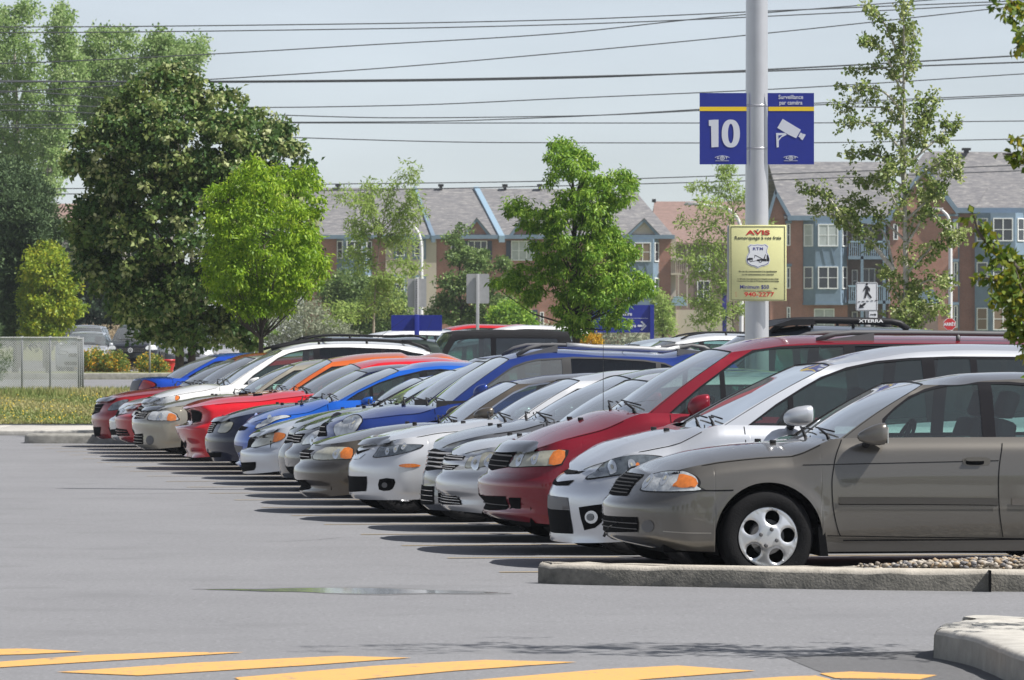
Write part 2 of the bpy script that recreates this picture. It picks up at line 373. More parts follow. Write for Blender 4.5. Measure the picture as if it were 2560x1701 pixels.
    def tz(s, px, py):
        if s.N is None: return (px, py)
        c = -.8; z = s.local(px, py, c)[1]
        if px <= 0:                                        # on the centre line
            z = s.local(s.k['front'] if 'front' in s.k else 1280, py, -.1)[1]; return (0.0, z)
        cs, sn = math.cos(TH), math.sin(TH); T = np.linspace(0, s.tn+s.L-1.2, 900)
        for _ in range(4):
            p = s.S(T, np.full_like(T, z)); Y = s.loc[1]+p[:, 0]*sn+p[:, 1]*cs; X = s.loc[0]+p[:, 0]*cs-p[:, 1]*sn
            q = 1280+F*X/Y; i = int(np.argmax(q > px)) if (q > px).any() else len(T)-1
            if i > 0: fr = (px-q[i-1])/(q[i]-q[i-1]+1e-9); t = T[i-1]+(T[i]-T[i-1])*min(max(fr, 0), 1)
            else: t = 0.0
            z = H+(YH-py)/F*float(np.interp(t, T, Y))
        return (float(t), z)
    def poly(s, pts, n=0):
        q = [s.tz(*p) for p in pts]
        return crom(q, n) if n else q
    def patch(s, name, poly, off, mat, parent=None, step=.03, both=True, name2=None, thick=0, one=None):
        v, f, c = cdt([poly], step); f = f[pip(c, poly)]
        if len(f) == 0: return None
        p = s.S(np.maximum(v[:, 0], 0), v[:, 1], off)
        out = []
        for sg in ((-1, 1) if both else (-1,)):
            q = p.copy(); ff = f
            if sg > 0: q[:, 1] *= -1; ff = f[:, ::-1]
            out.append((q, ff))
        if one:                                            # both halves in one mesh (things that cross the centre)
            n = len(p); return mk(name, np.vstack([o[0] for o in out]), np.vstack([out[0][1]]+[o[1]+n*(i+1) for i, o in enumerate(out[1:])]), mat, parent or s.root, True)
        return [mk(name, q, ff, mat, (parent[i] if isinstance(parent, list) else parent) or s.root, True) for i, (q, ff) in enumerate(out)]
    def line(s, name, pts, w, off, mat, parent=None, both=True, pxs=True):
        q = [s.tz(*p) for p in pts] if pxs else list(pts); q = crom(q, 6, False) if len(q) > 2 else q
        a = np.array(q); 
        if len(a) == 2: a = a[0]+(a[1]-a[0])*np.linspace(0, 1, 14)[:, None]
        d = np.gradient(a, axis=0); nn = np.stack([-d[:, 1], d[:, 0]], 1); nn /= np.linalg.norm(nn, axis=1)[:, None]+1e-9
        A = a+nn*w/2; B = a-nn*w/2; m = len(a); out = []
        p = np.vstack([s.S(np.maximum(A[:, 0], 0), A[:, 1], off), s.S(np.maximum(B[:, 0], 0), B[:, 1], off)])
        f = np.array([(i, i+1, m+i+1, m+i) for i in range(m-1)])
        for i, sg in enumerate((-1, 1) if both else (-1,)):
            r = p.copy()
            if sg > 0: r[:, 1] *= -1
            out.append(mk(name, r, f, mat, (parent[i] if isinstance(parent, list) else parent) or s.root, True))
        return out
    def make(s):
        k = s.k; L = s.L; root = s.root
        tm = s.tn+(L-s.Lr-s.Ln); doors = k.get('doors', (s.ap0[0]-.12, s.ap0[0]+.98, s.ap0[0]+1.85))
        xb = [x for x in doors]
        # ---- columns
        ts = list(s.tn*(np.linspace(0, 1, 30)))
        xs = set(np.round(np.arange(s.Ln, L-s.Lr, .05), 4)) | set(xb)
        for wx in s.wx:
            for a in np.linspace(0, math.pi, 25): xs.add(round(wx+s.ar*math.cos(a), 4))
            xs.add(wx-s.ar-.004); xs.add(wx+s.ar+.004)
        xs = sorted(x for x in xs if s.Ln+.01 < x < L-s.Lr-.01)
        cl = []; 
        for x in xs:
            if not cl or x-cl[-1] > .003 or x in xb: cl.append(x)
        ts += [s.xn2t(x) for x in cl]+list(tm+s.tr*np.linspace(0, 1, 14))
        T = np.array(ts); nc = len(T); ph = np.clip(T/s.tn, 0, 1)*math.pi/2; ps = np.clip((tm+s.tr-T)/s.tr, 0, 1)*math.pi/2
        XN = np.where(T < s.tn, s.Ln*(1-np.cos(ph)**(2/s.pw)), np.where(T > tm, L-s.Lr*(1-np.cos(ps)**(2/2.8)), s.Ln+T-s.tn))
        XE = XN+s.edge[0]*np.clip(1-XN/s.Lb, 0, 1)**1.5
        zs = np.where(T <= s.tn, s.sh(np.maximum(XE, s.edge[0])), s.sh(XN)); zs = np.where(T < .02, s.edge[1], zs)
        sill = k.get('sill', .21)
        zl = np.where(XN < .7, s.zb+(sill-s.zb)*np.clip(XN/.7, 0, 1)+.0, np.where(XN > L-.6, sill+.06*(XN-(L-.6))/.6, sill))
        for wx in s.wx:
            dx = np.abs(XN-wx); zl = np.where(dx < s.ar, np.maximum(zl, s.wr+np.sqrt(np.maximum(s.ar**2-dx**2, 0))), zl)
        K = 22; B = np.linspace(0, 1, K)**.85
        Z = zl[:, None]+(zs-zl)[:, None]*B[None, :]
        Pn = s.S(np.repeat(T[:, None], K, 1), Z)
        # grid normals
        du = np.gradient(Pn, axis=0); dv = np.gradient(Pn, axis=1); N_ = np.cross(du, dv); N_ /= np.linalg.norm(N_, axis=-1, keepdims=True)+1e-9
        N_[0, :, 1] = 0; N_[0] /= np.linalg.norm(N_[0], axis=-1, keepdims=True)+1e-9
        ci = np.arange(nc-1); xc = (XN[1:]+XN[:-1])/2; tc_ = (T[1:]+T[:-1])/2
        kb = int(K*k.get('bump_frac', .62)); ks = 2
        zone = np.full((nc-1, K-1), 0)
        aw = s.wx[0]
        zone[xc < aw-.12, :kb] = 1
        zone[tc_ < .62, :] = 1
        for d in range(len(xb)-1):
            zone[(xc > xb[d]) & (xc < xb[d+1])] = 2+d
        zone[:, :ks] = np.where(zone[:, :ks] >= 2, 0, zone[:, :ks])
        zone[xc > L-.5, :kb] = 9
        names = {0: 'body_shell', 1: 'front_bumper', 2: 'front_door', 3: 'rear_door', 9: 'rear_bumper'}
        s.doors = {}
        def sub(zid, sgs, nm):
            vs = []; fs = []; nr = []; n = 0
            for sg in sgs:
                ij = np.argwhere(zone == zid)
                if len(ij) == 0: return None
                idx = {}; 
                q = np.stack([ij[:, 0]*K+ij[:, 1], (ij[:, 0]+1)*K+ij[:, 1], (ij[:, 0]+1)*K+ij[:, 1]+1, ij[:, 0]*K+ij[:, 1]+1], 1)
                u, inv = np.unique(q, return_inverse=True); inv = inv.reshape(q.shape)
                p = Pn.reshape(-1, 3)[u].copy(); nn = N_.reshape(-1, 3)[u].copy()
                if sg > 0: p[:, 1] *= -1; nn[:, 1] *= -1; inv = inv[:, ::-1]
                vs.append(p); nr.append(nn); fs.append(inv+n); n += len(u)
            return mk(nm, np.vstack(vs), np.vstack(fs), s.paint, root, True, np.vstack(nr))
        s.body = sub(0, (-1, 1), names[0])
        s.bump = sub(1, (-1, 1), names[1]); sub(9, (-1, 1), names[9])
        s.dn = []
        if len(xb) > 1:
            s.d1 = [sub(2, (sg,), 'front_door') for sg in (-1, 1)]
            for d, (a, nm) in enumerate(((s.d1, 'fd'),)): s.dn.append(a)
        if len(xb) > 2:
            s.d2 = [sub(3, (sg,), 'rear_door') for sg in (-1, 1)]; s.dn.append(s.d2)
        # ---- lid: hood, ledges, deck
        cc = np.array([1, .985, .95, .88, .78, .62, .4, .2, 0.0]); top = Pn[:, -1, :]
        def lid(i0, i1, nm, rows):
            c = cc[:rows]; t = top[i0:i1+1]; zc = s.topc(t[:, 0]); ye = np.abs(t[:, 1])
            zc = np.maximum(zc, t[:, 2]+.0)
            ph_ = 1-c**2.3
            X = np.repeat(t[:, :1], len(c), 1); Y = -ye[:, None]*c[None, :]; Zz = t[:, 2:3]+(zc-t[:, 2])[:, None]*ph_[None, :]
            if nm == 'hood' and k.get('crease'): Zz = Zz+k['crease']*np.exp(-((c-.62)/.12)**2)[None, :]*np.clip((X-s.edge[0])/.3, 0, 1)
            g = np.stack([X, Y, Zz], -1); n = g.shape[0]; m = len(c)
            full = g if rows < len(cc) else np.concatenate([g, (g*np.array([1, -1, 1]))[:, -2::-1]], 1)
            def faces(n, m): 
                a = np.arange(n-1)[:, None]*m+np.arange(m-1)[None, :]; return np.stack([a, a+m, a+m+1, a+1], -1).reshape(-1, 4)
            if rows < len(cc):
                m2 = m; v = np.vstack([g.reshape(-1, 3), (g*np.array([1, -1, 1])).reshape(-1, 3)]); f = faces(n, m2); f = np.vstack([f, f[:, ::-1]+n*m2])
            else: v = full.reshape(-1, 3); f = faces(n, full.shape[1])
            return mk(nm, v, f, s.paint, root, True, sharp=60)
        ic = int(np.argmin(np.abs(XE-(s.ap0[0]-.1)))); s.ic = ic
        if ty_has_deck(s.ty): idk = int(np.argmin(np.abs(XN-(s.rb[0]-.12))))
        else: idk = nc-4
        s.hood = lid(0, ic, 'hood', len(cc)); lid(ic, idk, 'window_ledge', 4)
        lid(idk, nc-1, 'trunk_lid' if ty_has_deck(s.ty) else 'tailgate_sill', len(cc))
        # cowl panel
        # ---- under body, arches, floor
        mb = MB(); W = s.W
        mb.box((.25, -W+.12, .22), (s.wx[0]-s.ar-.02, W-.12, .5)); mb.box((s.wx[0]+s.ar+.02, -W+.06, .2), (s.wx[1]-s.ar-.02, W-.06, .34)); mb.box((s.wx[1]+s.ar+.02, -W+.12, .25), (L-.2, W-.12, .5))
        mb.box((.3, -.5, .2), (L-.35, .5, .4)); mb.box((.5, -.62, .4), (s.wx[0]+s.ar+.0, .62, .66))
        for wx in s.wx:
            for sg in (-1, 1):
                n = 18; R = s.ar-.012; v = []; 
                for a in np.linspace(-.35, math.pi+.35, n):
                    for y in (s.W*.985-.012, s.W-.42): v.append((wx+R*math.cos(a), sg*y, s.wr+R*math.sin(a)))
                mb.add(v, [(2*i, 2*i+1, 2*i+3, 2*i+2) for i in range(n-1)])
                mb.box((wx-R, min(sg*(W-.42), sg*(W-.44)), .2), (wx+R, max(sg*(W-.42), sg*(W-.44)), s.wr+R))
        mb.build('underbody', DRK, root)
        mb = MB(); x0, x1 = s.ap0[0]-.1, s.rb[0]-.05
        mb.box((x0-.1, -W+.1, .33), (x1, W-.1, .36)); mb.box((x1-.04, -W+.1, .36), (x1, W-.1, s.beltr-.06))
        for sg in (-1, 1):
            y = sg*(W-.09); mb.add([(x0, y, .34), (x1, y, .34), (x1, sg*(W-.115), s.beltr-.02), (x0, sg*(W-.115), s.beltr-.04)], [(0, 1, 2, 3)])
        mb.build('cabin_floor', FLOORM, root)
        # ---- greenhouse
        ap0, ap1, rt, rb = s.ap0, s.ap1, s.rt, s.rb
        ac = .012; 
        apl = [(ap0[0]+(ap1[0]-ap0[0])*u-ac*math.sin(math.pi*u)*1.0, ap0[1]-.006+(ap1[1]-ap0[1]+.006)*u+ac*math.sin(math.pi*u)*.9) for u in np.linspace(0, 1, 9)]
        top_ = [(x, float(s.ze(x))) for x in np.linspace(ap1[0], rt[0], 22)][1:]
        rr = [(rt[0]+(rb[0]-rt[0])*u+.03*math.sin(math.pi*u), float(s.ze(rt[0]))+(float(s.sh(rb[0]))-.006-float(s.ze(rt[0])))*u) for u in np.linspace(0, 1, 7)][1:]
        bot = [(x, float(s.sh(x))-.008) for x in np.linspace(rb[0], ap0[0], 26)][1:-1]
        out = apl+top_+rr+bot
        pwid = k.get('pillar', .085); tp = k.get('toptrim', .06); bt = .014; cp = k.get('cpil', .17)
        # daylight opening
        dlo = k.get('dlo')
        if dlo: dlo = [s.local(p[0], p[1], -.70) if s.N is not None else p for p in dlo]
        else:
            xa = lambda z: ap0[0]+(ap1[0]-ap0[0])*(z-ap0[1])/(ap1[1]-ap0[1])+pwid
            f0 = []; zt1 = float(s.ze(ap1[0]+.3))-tp
            for u in np.linspace(0, 1, 6): z = ap0[1]+bt+(zt1-.03-ap0[1]-bt)*u; f0.append((xa(z)-.012*math.sin(math.pi*u), z))
            xtop0 = f0[-1][0]+.1; xtop1 = rt[0]-cp+.04
            f0 += [(x, float(s.ze(x))-tp) for x in np.linspace(xtop0, xtop1, 12)]
            f0 += [(rb[0]-cp-.02, float(s.sh(rb[0]))+bt+.02)]
            f0 += [(x, float(s.sh(x))+bt) for x in np.linspace(rb[0]-cp-.06, f0[0][0]+.1, 12)]
            dlo = f0
        D_ = np.array(dlo); bp = k.get('bpil', ap0[0]+1.02); rp = k.get('rpil', min(ap0[0]+1.86, rb[0]-cp-.15))
        ins = .017
        def clipwin(xl, xr):
            xl0, xr0 = xl, xr; cx = []; Q = []
            zc_ = []
            xsn = np.linspace(max(xl, D_[:, 0].min()+.012), min(xr, D_[:, 0].max()-.012), 16)
            lo, hi = [], []
            for x in xsn:
                zz = []
                for i in range(len(D_)):
                    a, b = D_[i], D_[(i+1) % len(D_)]
                    if (a[0] > x) != (b[0] > x): zz.append(a[1]+(b[1]-a[1])*(x-a[0])/(b[0]-a[0]))
                if len(zz) >= 2:
                    l, h = min(zz)+ins*.4, max(zz)-ins
                    if h-l > .02: lo.append((x, l)); hi.append((x, h))
            return hi+lo[::-1] if len(lo) > 2 else None
        fx0 = k.get('qwin'); wins = []
        if fx0: wins.append(clipwin(D_[:, 0].min(), fx0-.02)); wins.append(clipwin(fx0+.02, bp-.045))
        else: wins.append(clipwin(D_[:, 0].min(), bp-.045))
        wins.append(clipwin(bp+.045, rp-.02))
        if rb[0]-rp > .35: wins.append(clipwin(rp+.03, 99))
        wins = [q for q in wins if q]
        v, f, c = cdt([out, dlo]+wins, .06)
        inside = pip(c, out); kind = np.where(pip(c, dlo), 1, 0)
        wid = np.full(len(c), -1)
        for i, q in enumerate(wins): wid[pip(c, q)] = i; kind[pip(c, q)] = 2
        y = s.GY(v[:, 0], v[:, 1]); e = .004
        gx = (s.GY(v[:, 0]+e, v[:, 1])-s.GY(v[:, 0]-e, v[:, 1]))/(2*e); gz = (s.GY(v[:, 0], v[:, 1]+e)-s.GY(v[:, 0], v[:, 1]-e))/(2*e)
        nr = np.stack([-gx, -np.ones_like(gx), -gz], 1); nr /= np.linalg.norm(nr, axis=1)[:, None]
        def gpart(sel, nm, mat, sgs, off=0):
            vs, fs, ns, n = [], [], [], 0
            for sg in sgs:
                ff = f[sel]; u, inv = np.unique(ff, return_inverse=True); inv = inv.reshape(ff.shape)
                p = np.stack([v[u, 0], -y[u]-off, v[u, 1]], 1); q = nr[u].copy()
                if sg > 0: p[:, 1] *= -1; q[:, 1] *= -1; inv = inv[:, ::-1]
                vs.append(p); fs.append(inv+n); ns.append(q); n += len(u)
            return mk(nm, np.vstack(vs), np.vstack(fs), mat, root, True, np.vstack(ns))
        for sg in (-1, 1): gpart(inside & (kind == 0), 'cabin_pillars', s.paint, (sg,)); gpart(inside & (kind == 1), 'window_surround', k.get('trim', TRM), (sg,))
        gl = k.get('glass', [GLG]*4)
        for i in range(len(wins)):
            sel = inside & (wid == i)
            if sel.sum() < 2: continue
            for sg in (-1, 1): gpart(sel, 'side_window', gl[min(i, len(gl)-1)], (sg,), -.004)
        # ---- windscreen
        def shield(A0, A1, C0, C1, nm, sag, mat, n=17, m=12):
            U = np.linspace(-1, 1, n); V = np.linspace(0, 1, m); g = np.zeros((n, m, 3))
            for j, vv in enumerate(V):
                ex, ez = A0[0]+(A1[0]-A0[0])*vv, A0[1]+(A1[1]-A0[1])*vv
                b = sag*math.sin(math.pi*vv)
                if nm == 'windscreen': ex -= .012*math.sin(math.pi*vv); ez += .011*math.sin(math.pi*vv)
                cx, cz = C0[0]+(C1[0]-C0[0])*vv-b*.5*(1 if A1[0] > A0[0] else -1), C0[1]+(C1[1]-C0[1])*vv+b*.8
                ye = float(s.GY(ex, ez))-.004
                for i, u in enumerate(U):
                    a = abs(u)**1.65; g[i, j] = (cx+(ex-cx)*a, u*ye, cz+(ez-cz)*a)
            a = np.arange(n-1)[:, None]*m+np.arange(m-1)[None, :]; ff = np.stack([a, a+1, a+m+1, a+m], -1).reshape(-1, 4)
            o = mk(nm, g.reshape(-1, 3), ff, mat, root, True)
            fr = MB()                                      # black ceramic border along the lower edge and header
            for j0, j1, in ((0, 1), (m-2, m-1)):
                vv = []
                for i in range(n):
                    p0, p1 = Vector(g[i, j0]), Vector(g[i, j1]); 
                    if j0: p0 = p1+(p0-p1)*.3
                    else: p1 = p0+(p1-p0)*.75
                    vv += [p0+Vector((0, 0, -.004)), p1+Vector((0, 0, -.004))]
                fr.add(vv, [(2*i, 2*i+1, 2*i+3, 2*i+2) for i in range(n-1)])
            fr.build(nm+'_border', BLK, o)
            return g
        g = shield((ap0[0]-.01, ap0[1]-.03), (ap1[0]-.006, ap1[1]-.004), (s.ws0[0], s.ws0[1]-.025), s.ws1, 'windscreen', .042, GLS)
        s.wsg = g
        for sg in (1,):                                    # pillar seal
            for i in (0, -1):
                q = [Vector(p)+Vector((.004, 0, .004)) for p in g[i]]; MB().tube(q, .004, 5).build('windscreen_seal', BLK, root, True)
        shield((rb[0]+.01, float(s.sh(rb[0]))-.01), (rt[0]+.012, float(s.ze(rt[0]))-.004), (min(rb[0]+.16, L-.04), rb[1]-.03), (rt[0]+.07, rt[1]-.01), 'rear_window', .02, GLD if s.ty not in ('sedan', 'coupe') else GLS)
        # ---- roof
        n, m = 22, 19; cu = np.linspace(-1, 1, m); gg = np.zeros((n, m, 3))
        for j, c_ in enumerate(cu):
            a = abs(c_)**1.65; xf = s.ws1[0]+(ap1[0]-s.ws1[0])*a; xr = rt[0]+.07+(rt[0]-rt[0]-.07)*a
            for i in range(n):
                q = i/(n-1); x = xf+(xr-xf)*q; ze = float(s.ze(x)); zc = float(s.roofc(x)); 
                if x < ap1[0]: ze = min(float(s.ze(ap1[0])), zc-.0) - 0*(ap1[0]-x)
                z = ze+(max(zc, ze+.004)-ze)*(1-abs(c_)**2.4)
                if i == 0: z = s.ws1[1]+(ap1[1]-s.ws1[1])*a
                ye = float(s.GY(max(x, ap1[0]), ze)); gg[i, j] = (x, c_*ye, z)
        a = np.arange(n-1)[:, None]*m+np.arange(m-1)[None, :]; ff = np.stack([a, a+m, a+m+1, a+1], -1).reshape(-1, 4)
        s.roofo = mk('roof', gg.reshape(-1, 3), ff, s.paint, root, True); s.gg = gg
        # header seal
        MB().tube([Vector(p)+Vector((0, 0, .003)) for p in gg[0]], .004, 5).build('header_seal', BLK, s.roofo, True)
        # ---- interior
        mb = MB(); zb = s.ap0[1]-.04
        dx0, dx1 = s.ws0[0]+.02, s.ap0[0]+.3
        mb.flat([(dx0, -W+.14), (dx1, -W+.14), (dx1+.05, -.3), (dx1+.05, .3), (dx1, W-.14), (dx0, W-.14)], .5, zb-.0)
        mb.build('dashboard', DASH, root, bevel=.02)
        sx = s.ap0[0]+.98
        def seat(x, y, w_, nm='front_seat'):
            q = MB(); q.box((x-.5, y-w_/2, .42), (x+.06, y+w_/2, .58)); Mx = Matrix.Translation((x, y, .5)) @ Matrix.Rotation(rad(20), 4, 'Y')
            q.box((-.07, -w_/2, 0), (.07, w_/2, .60), 0, Mx)
            o = q.build(nm, SEAT, root, bevel=.035)
            h = MB(); ny = (y,) if w_ < .8 else (y-.36, y+.36)
            for yy in ny: h.box((-.05, -.13, .62), (.05, .13, .80), 0, Matrix.Translation((x, yy, .5)) @ Matrix.Rotation(rad(20), 4, 'Y'))
            h.build('headrest', SEAT, o, bevel=.03)
        if not k.get('bare'):
            hs = s.roofc(sx+.3)-1.42
            seat(sx, -.36, .48); seat(sx, .36, .48)
            if s.rb[0]-sx > 1.1: seat(sx+.82, 0, 1.2, 'rear_seat')
            st = MB(); Mx = Matrix.Translation((s.ap0[0]+.5, -.37, zb-.02)) @ Matrix.Rotation(rad(-64), 4, 'Y')
            pts = [Mx @ Vector((.185*math.cos(a), .185*math.sin(a), 0)) for a in np.linspace(0, 2*math.pi, 25)]
            st.tube(pts, .014, 6); st.tube([Mx @ Vector((-.18, 0, 0)), Mx @ Vector((.18, 0, 0))], .018, 6); st.tube([Mx @ Vector((0, 0, 0)), Mx @ Vector((0, 0, -.2))], .03, 6)
            st.build('steering_wheel', BLK, root, True)
        # ---- wheels
        kind = k.get('rim', 'five'); tmsh = tyre_mesh(); sc = s.wr/.308
        for wx in s.wx:
            for sg in (-1, 1):
                e_ = empty('wheel', (wx, sg*(W-.035*1), s.wr), 0 if sg < 0 else math.pi, root)
                link('tyre', tmsh, e_, sc=sc); link('rim', rim_mesh(kind), e_, sc=sc)
        # ---- panel gaps
        for gl_ in k.get('gap_px', []): s.line('panel_gap', gl_, .0065, .0024, DRK)
        for dd, xa_ in enumerate(xb):
            if k.get('gap_px'): break
            zt = float(s.sh(xa_))-.01
            bow = k.get('doorbow', .0)
            pts = [(s.xn2t(xa_), zt), (s.xn2t(xa_), .6), (s.xn2t(xa_), sill+.10)]
            s.line('panel_gap', pts, .0065, .0022, DRK, None, True, False)
        if len(xb) > 1: s.line('panel_gap', [(s.xn2t(xb[0]), sill+.075), (s.xn2t(min(xb[-1], s.wx[1]-s.ar-.03)), sill+.075)], .008, .0022, DRK, None, True, False)
        # hood cut line
        hc = [(t_, z_) for t_, z_ in zip(T[:ic], zs[:ic]-.006)][2::3]
        if not k.get('nohoodline'):
            q = np.array(hc); p = s.S(q[:, 0], q[:, 1], .0025); p2 = s.S(q[:, 0], q[:, 1]-.0045, .0025); m_ = len(q)
            for sg in (-1, 1):
                r = np.vstack([p, p2]); r[:, 1] *= -sg; mk('hood_gap', r, np.array([(i, i+1, m_+i+1, m_+i) for i in range(m_-1)]), DRK, root, True)
        # ---- lamps and grilles given as outlines
        for lm in k.get('lamps', []):
            P0 = s.poly(lm['p'], 5); cen = np.mean(np.array(P0), 0)
            shr = lambda q, f_: [tuple(cen+(np.array(p)-cen)*f_) for p in q]
            b_ = s.patch(lm.get('n', 'headlight'), P0, .004, lm.get('b', BLK), step=.03)
            sc_ = .93 if lm.get('n', 'headlight') == 'headlight' else .88
            s.patch('lens', shr(P0, sc_), .008, lm.get('m', LENS), b_, step=.025)
            for cx, cy, r_ in lm.get('r', []):
                t0, z0 = s.tz(cx, cy); s.patch('reflector', [(t0+r_*math.cos(a), z0+r_*math.sin(a)) for a in np.linspace(0, 2*math.pi, 21)[:-1]], .011, REFL, b_, step=.03)
                s.patch('bulb', [(t0+r_*.3*math.cos(a), z0+r_*.3*math.sin(a)) for a in np.linspace(0, 2*math.pi, 15)[:-1]], .014, LENSY, b_, step=.03)
            if 'a' in lm: s.patch('turn_signal', s.poly(lm['a'], 2), .011, lm.get('am', AMB), b_, step=.03)
        for fr in k.get('front_p', []):
            q = s.poly(fr['p'], fr.get('s', 0))
            o = s.patch(fr.get('n', 'grille'), q, fr.get('o', .004), fr.get('m', DRK), step=.03, one=True) if fr.get('c', True) else s.patch(fr.get('n', 'grille'), q, fr.get('o', .004), fr.get('m', DRK), step=.03)
            if fr.get('slats'):
                qa = np.array(q); par = o if not isinstance(o, list) else o[0]
                z0, z1 = qa[:, 1].min(), qa[:, 1].max(); sl_ = MB(); vs, fs = [], []
                for u in np.linspace(0, 1, fr['slats']+2)[1:-1]:
                    z = z0+(z1-z0)*u; ts_ = []
                    for i in range(len(q)):
                        a_, b2 = q[i], q[(i+1) % len(q)]
                        if (a_[1] > z) != (b2[1] > z): ts_.append(a_[0]+(b2[0]-a_[0])*(z-a_[1])/(b2[1]-a_[1]))
                    if len(ts_) < 2: continue
                    tt = np.linspace(min(ts_), max(ts_), 14); hh = fr.get('sw', .006)
                    for sg in (-1, 1):
                        p = s.S(tt, np.full(14, z), fr.get('o', .004)+.010); pu = p.copy(); pu[:, 2] += hh/2; pd = p.copy(); pd[:, 2] -= hh/2
                        bk = s.S(tt, np.full(14, z-hh*.3), 0)
                        A = np.vstack([pu, pd, bk]); A[:, 1] *= -sg
                        fs_ = [(i, i+1, 14+i+1, 14+i) for i in range(13)]+[(14+i, 14+i+1, 28+i+1, 28+i) for i in range(13)]
                        sl_.add(A.tolist(), fs_)
                sl_.build('grille_bar', fr.get('sm', CHR), par, True)
        for ln in k.get('lines', []): s.line(ln.get('n', 'seam_shade_line'), ln['p'], ln.get('w', .006), ln.get('o', .002), ln.get('m', DRK))  # near-black strips: seams, plus shade painted along creases and mouldings
        # ---- wipers
        def wiper(y0, y1):
            q = MB(); c0 = s.ws0; 
            def on(u, v_, h=.012):
                i = (u+1)/2*(g.shape[0]-1); j = v_*(g.shape[1]-1); i0 = int(min(i, g.shape[0]-2)); j0 = int(min(j, g.shape[1]-2)); fi, fj = i-i0, j-j0
                p = g[i0, j0]*(1-fi)*(1-fj)+g[i0+1, j0]*fi*(1-fj)+g[i0, j0+1]*(1-fi)*fj+g[i0+1, j0+1]*fi*fj
                return Vector(p)+Vector((-h*.7, 0, h))
            q.tube([on(y0, .02, .03), on(y0+(y1-y0)*.4, .06, .055), on((y0+y1)/2, .09, .03)], [.009, .007, .005], 6)
            q.tube([on(y0+(y1-y0)*.05, .10, .02), on(y1, .13, .02)], .006, 6)
            q.tube([on(y0, .0, -.01), on(y0, .02, .045)], [.015, .010], 8)
            q.build('wiper', BLK, root, True)
        if not k.get('nowiper'): wiper(-.75, .0); wiper(.0, .7)
        for yy in (-.25, .25):                             # washer jets
            if k.get('nowiper'): continue
            x = s.ws0[0]-.28; MB().box((x-.02, yy-.015, float(s.topc(x))-.01), (x+.02, yy+.015, float(s.topc(x))+.014)).build('washer_nozzle', BLK, s.hood, bevel=.004)
        # ---- hood deflector
        if k.get('defl'):
            t1 = k['defl']; hgt = k.get('deflh', .06); tt = np.linspace(-t1, t1, 33); rows = []
            for t_ in tt:
                a = abs(t_); xe_ = float(np.interp(a, T, XE)); z_ = float(np.interp(a, T, zs)); p = s.S(np.array(a), np.array(z_-.02)); p0 = s.S(np.array(a), np.array(z_-.02), .022)
                sg = -1 if t_ < 0 else 1; d = p0-p; d = d/np.linalg.norm(d); fl = 1-.45*(a/t1)**3
                b0 = Vector((p0[0], -p0[1]*sg if sg > 0 else p0[1], p0[2]-.012)); dv_ = Vector((d[0], -d[1] if sg > 0 else d[1], 0))
                if dv_.length > 0: dv_.normalize()
                up = Vector((0, 0, 1))
                rows.append([b0-dv_*.004, b0+dv_*.012+up*.012, b0-dv_*.03+up*(.03+hgt*.5)*fl, b0-dv_*.10+up*(.03+hgt)*fl, b0-dv_*.125+up*(.032+hgt)*fl, b0-dv_*.115+up*(.018+hgt)*fl, b0-dv_*.03+up*.02*fl])
            n_, m_ = len(rows), 7; v_ = [p for r in rows for p in r]
            mk('hood_deflector', v_, [(i*m_+j, (i+1)*m_+j, (i+1)*m_+(j+1) % m_, i*m_+(j+1) % m_) for i in range(n_-1) for j in range(m_)], DEFL, s.hood, True, sharp=70)
        # ---- mirrors
        if not k.get('nomirror'):
            mc = k.get('mirc', s.paint); mxx, mz = s.local(*k['mirp'], -.98) if 'mirp' in k else (s.ap0[0]+.34, s.ap0[1]+.045); mw, mh = k.get('mirs', (.085, .058))
            for sg in (-1, 1):
                yy = float(s.Yb(mxx))+.14
                q = MB(); R_ = []
                prof = k.get('mprof', [(-1.0, .1), (-.9, .42), (-.6, .75), (-.1, .95), (.5, 1.0), (.85, .96), (.97, .8), (1.0, 0)])
                for u, r in prof:
                    ring = []
                    for a in np.linspace(0, 2*math.pi, 21)[:-1]:
                        ca, sa = math.cos(a), math.sin(a); e2 = .6
                        ring.append((mxx+u*mw*k.get('mirl', .9), sg*(yy+.075*r*math.copysign(abs(ca)**e2, ca)-.0), mz+mh*r*math.copysign(abs(sa)**e2, sa)+.012*u))
                    R_.append(ring)
                v_ = [p for r in R_ for p in r]; nn_ = 20
                q.add(v_, [(i*nn_+j, i*nn_+(j+1) % nn_, (i+1)*nn_+(j+1) % nn_, (i+1)*nn_+j) for i in range(len(R_)-1) for j in range(nn_)])
                o = q.build('side_mirror', mc, root, True)
                MB().tube([(mxx-.02, sg*(yy-.03), mz-mh*.6), (mxx-.03, sg*(yy-.14), mz-mh-.015)], [.02, .028], 10).build('mirror_arm', BLK, o, True)
                MB().box((mxx+mw*.9-.004, min(sg*(yy-.06), sg*(yy+.06)), mz-mh*.7), (mxx+mw*.9+.004, max(sg*(yy-.06), sg*(yy+.06)), mz+mh*.7)).build('mirror_glass', CHR, o)
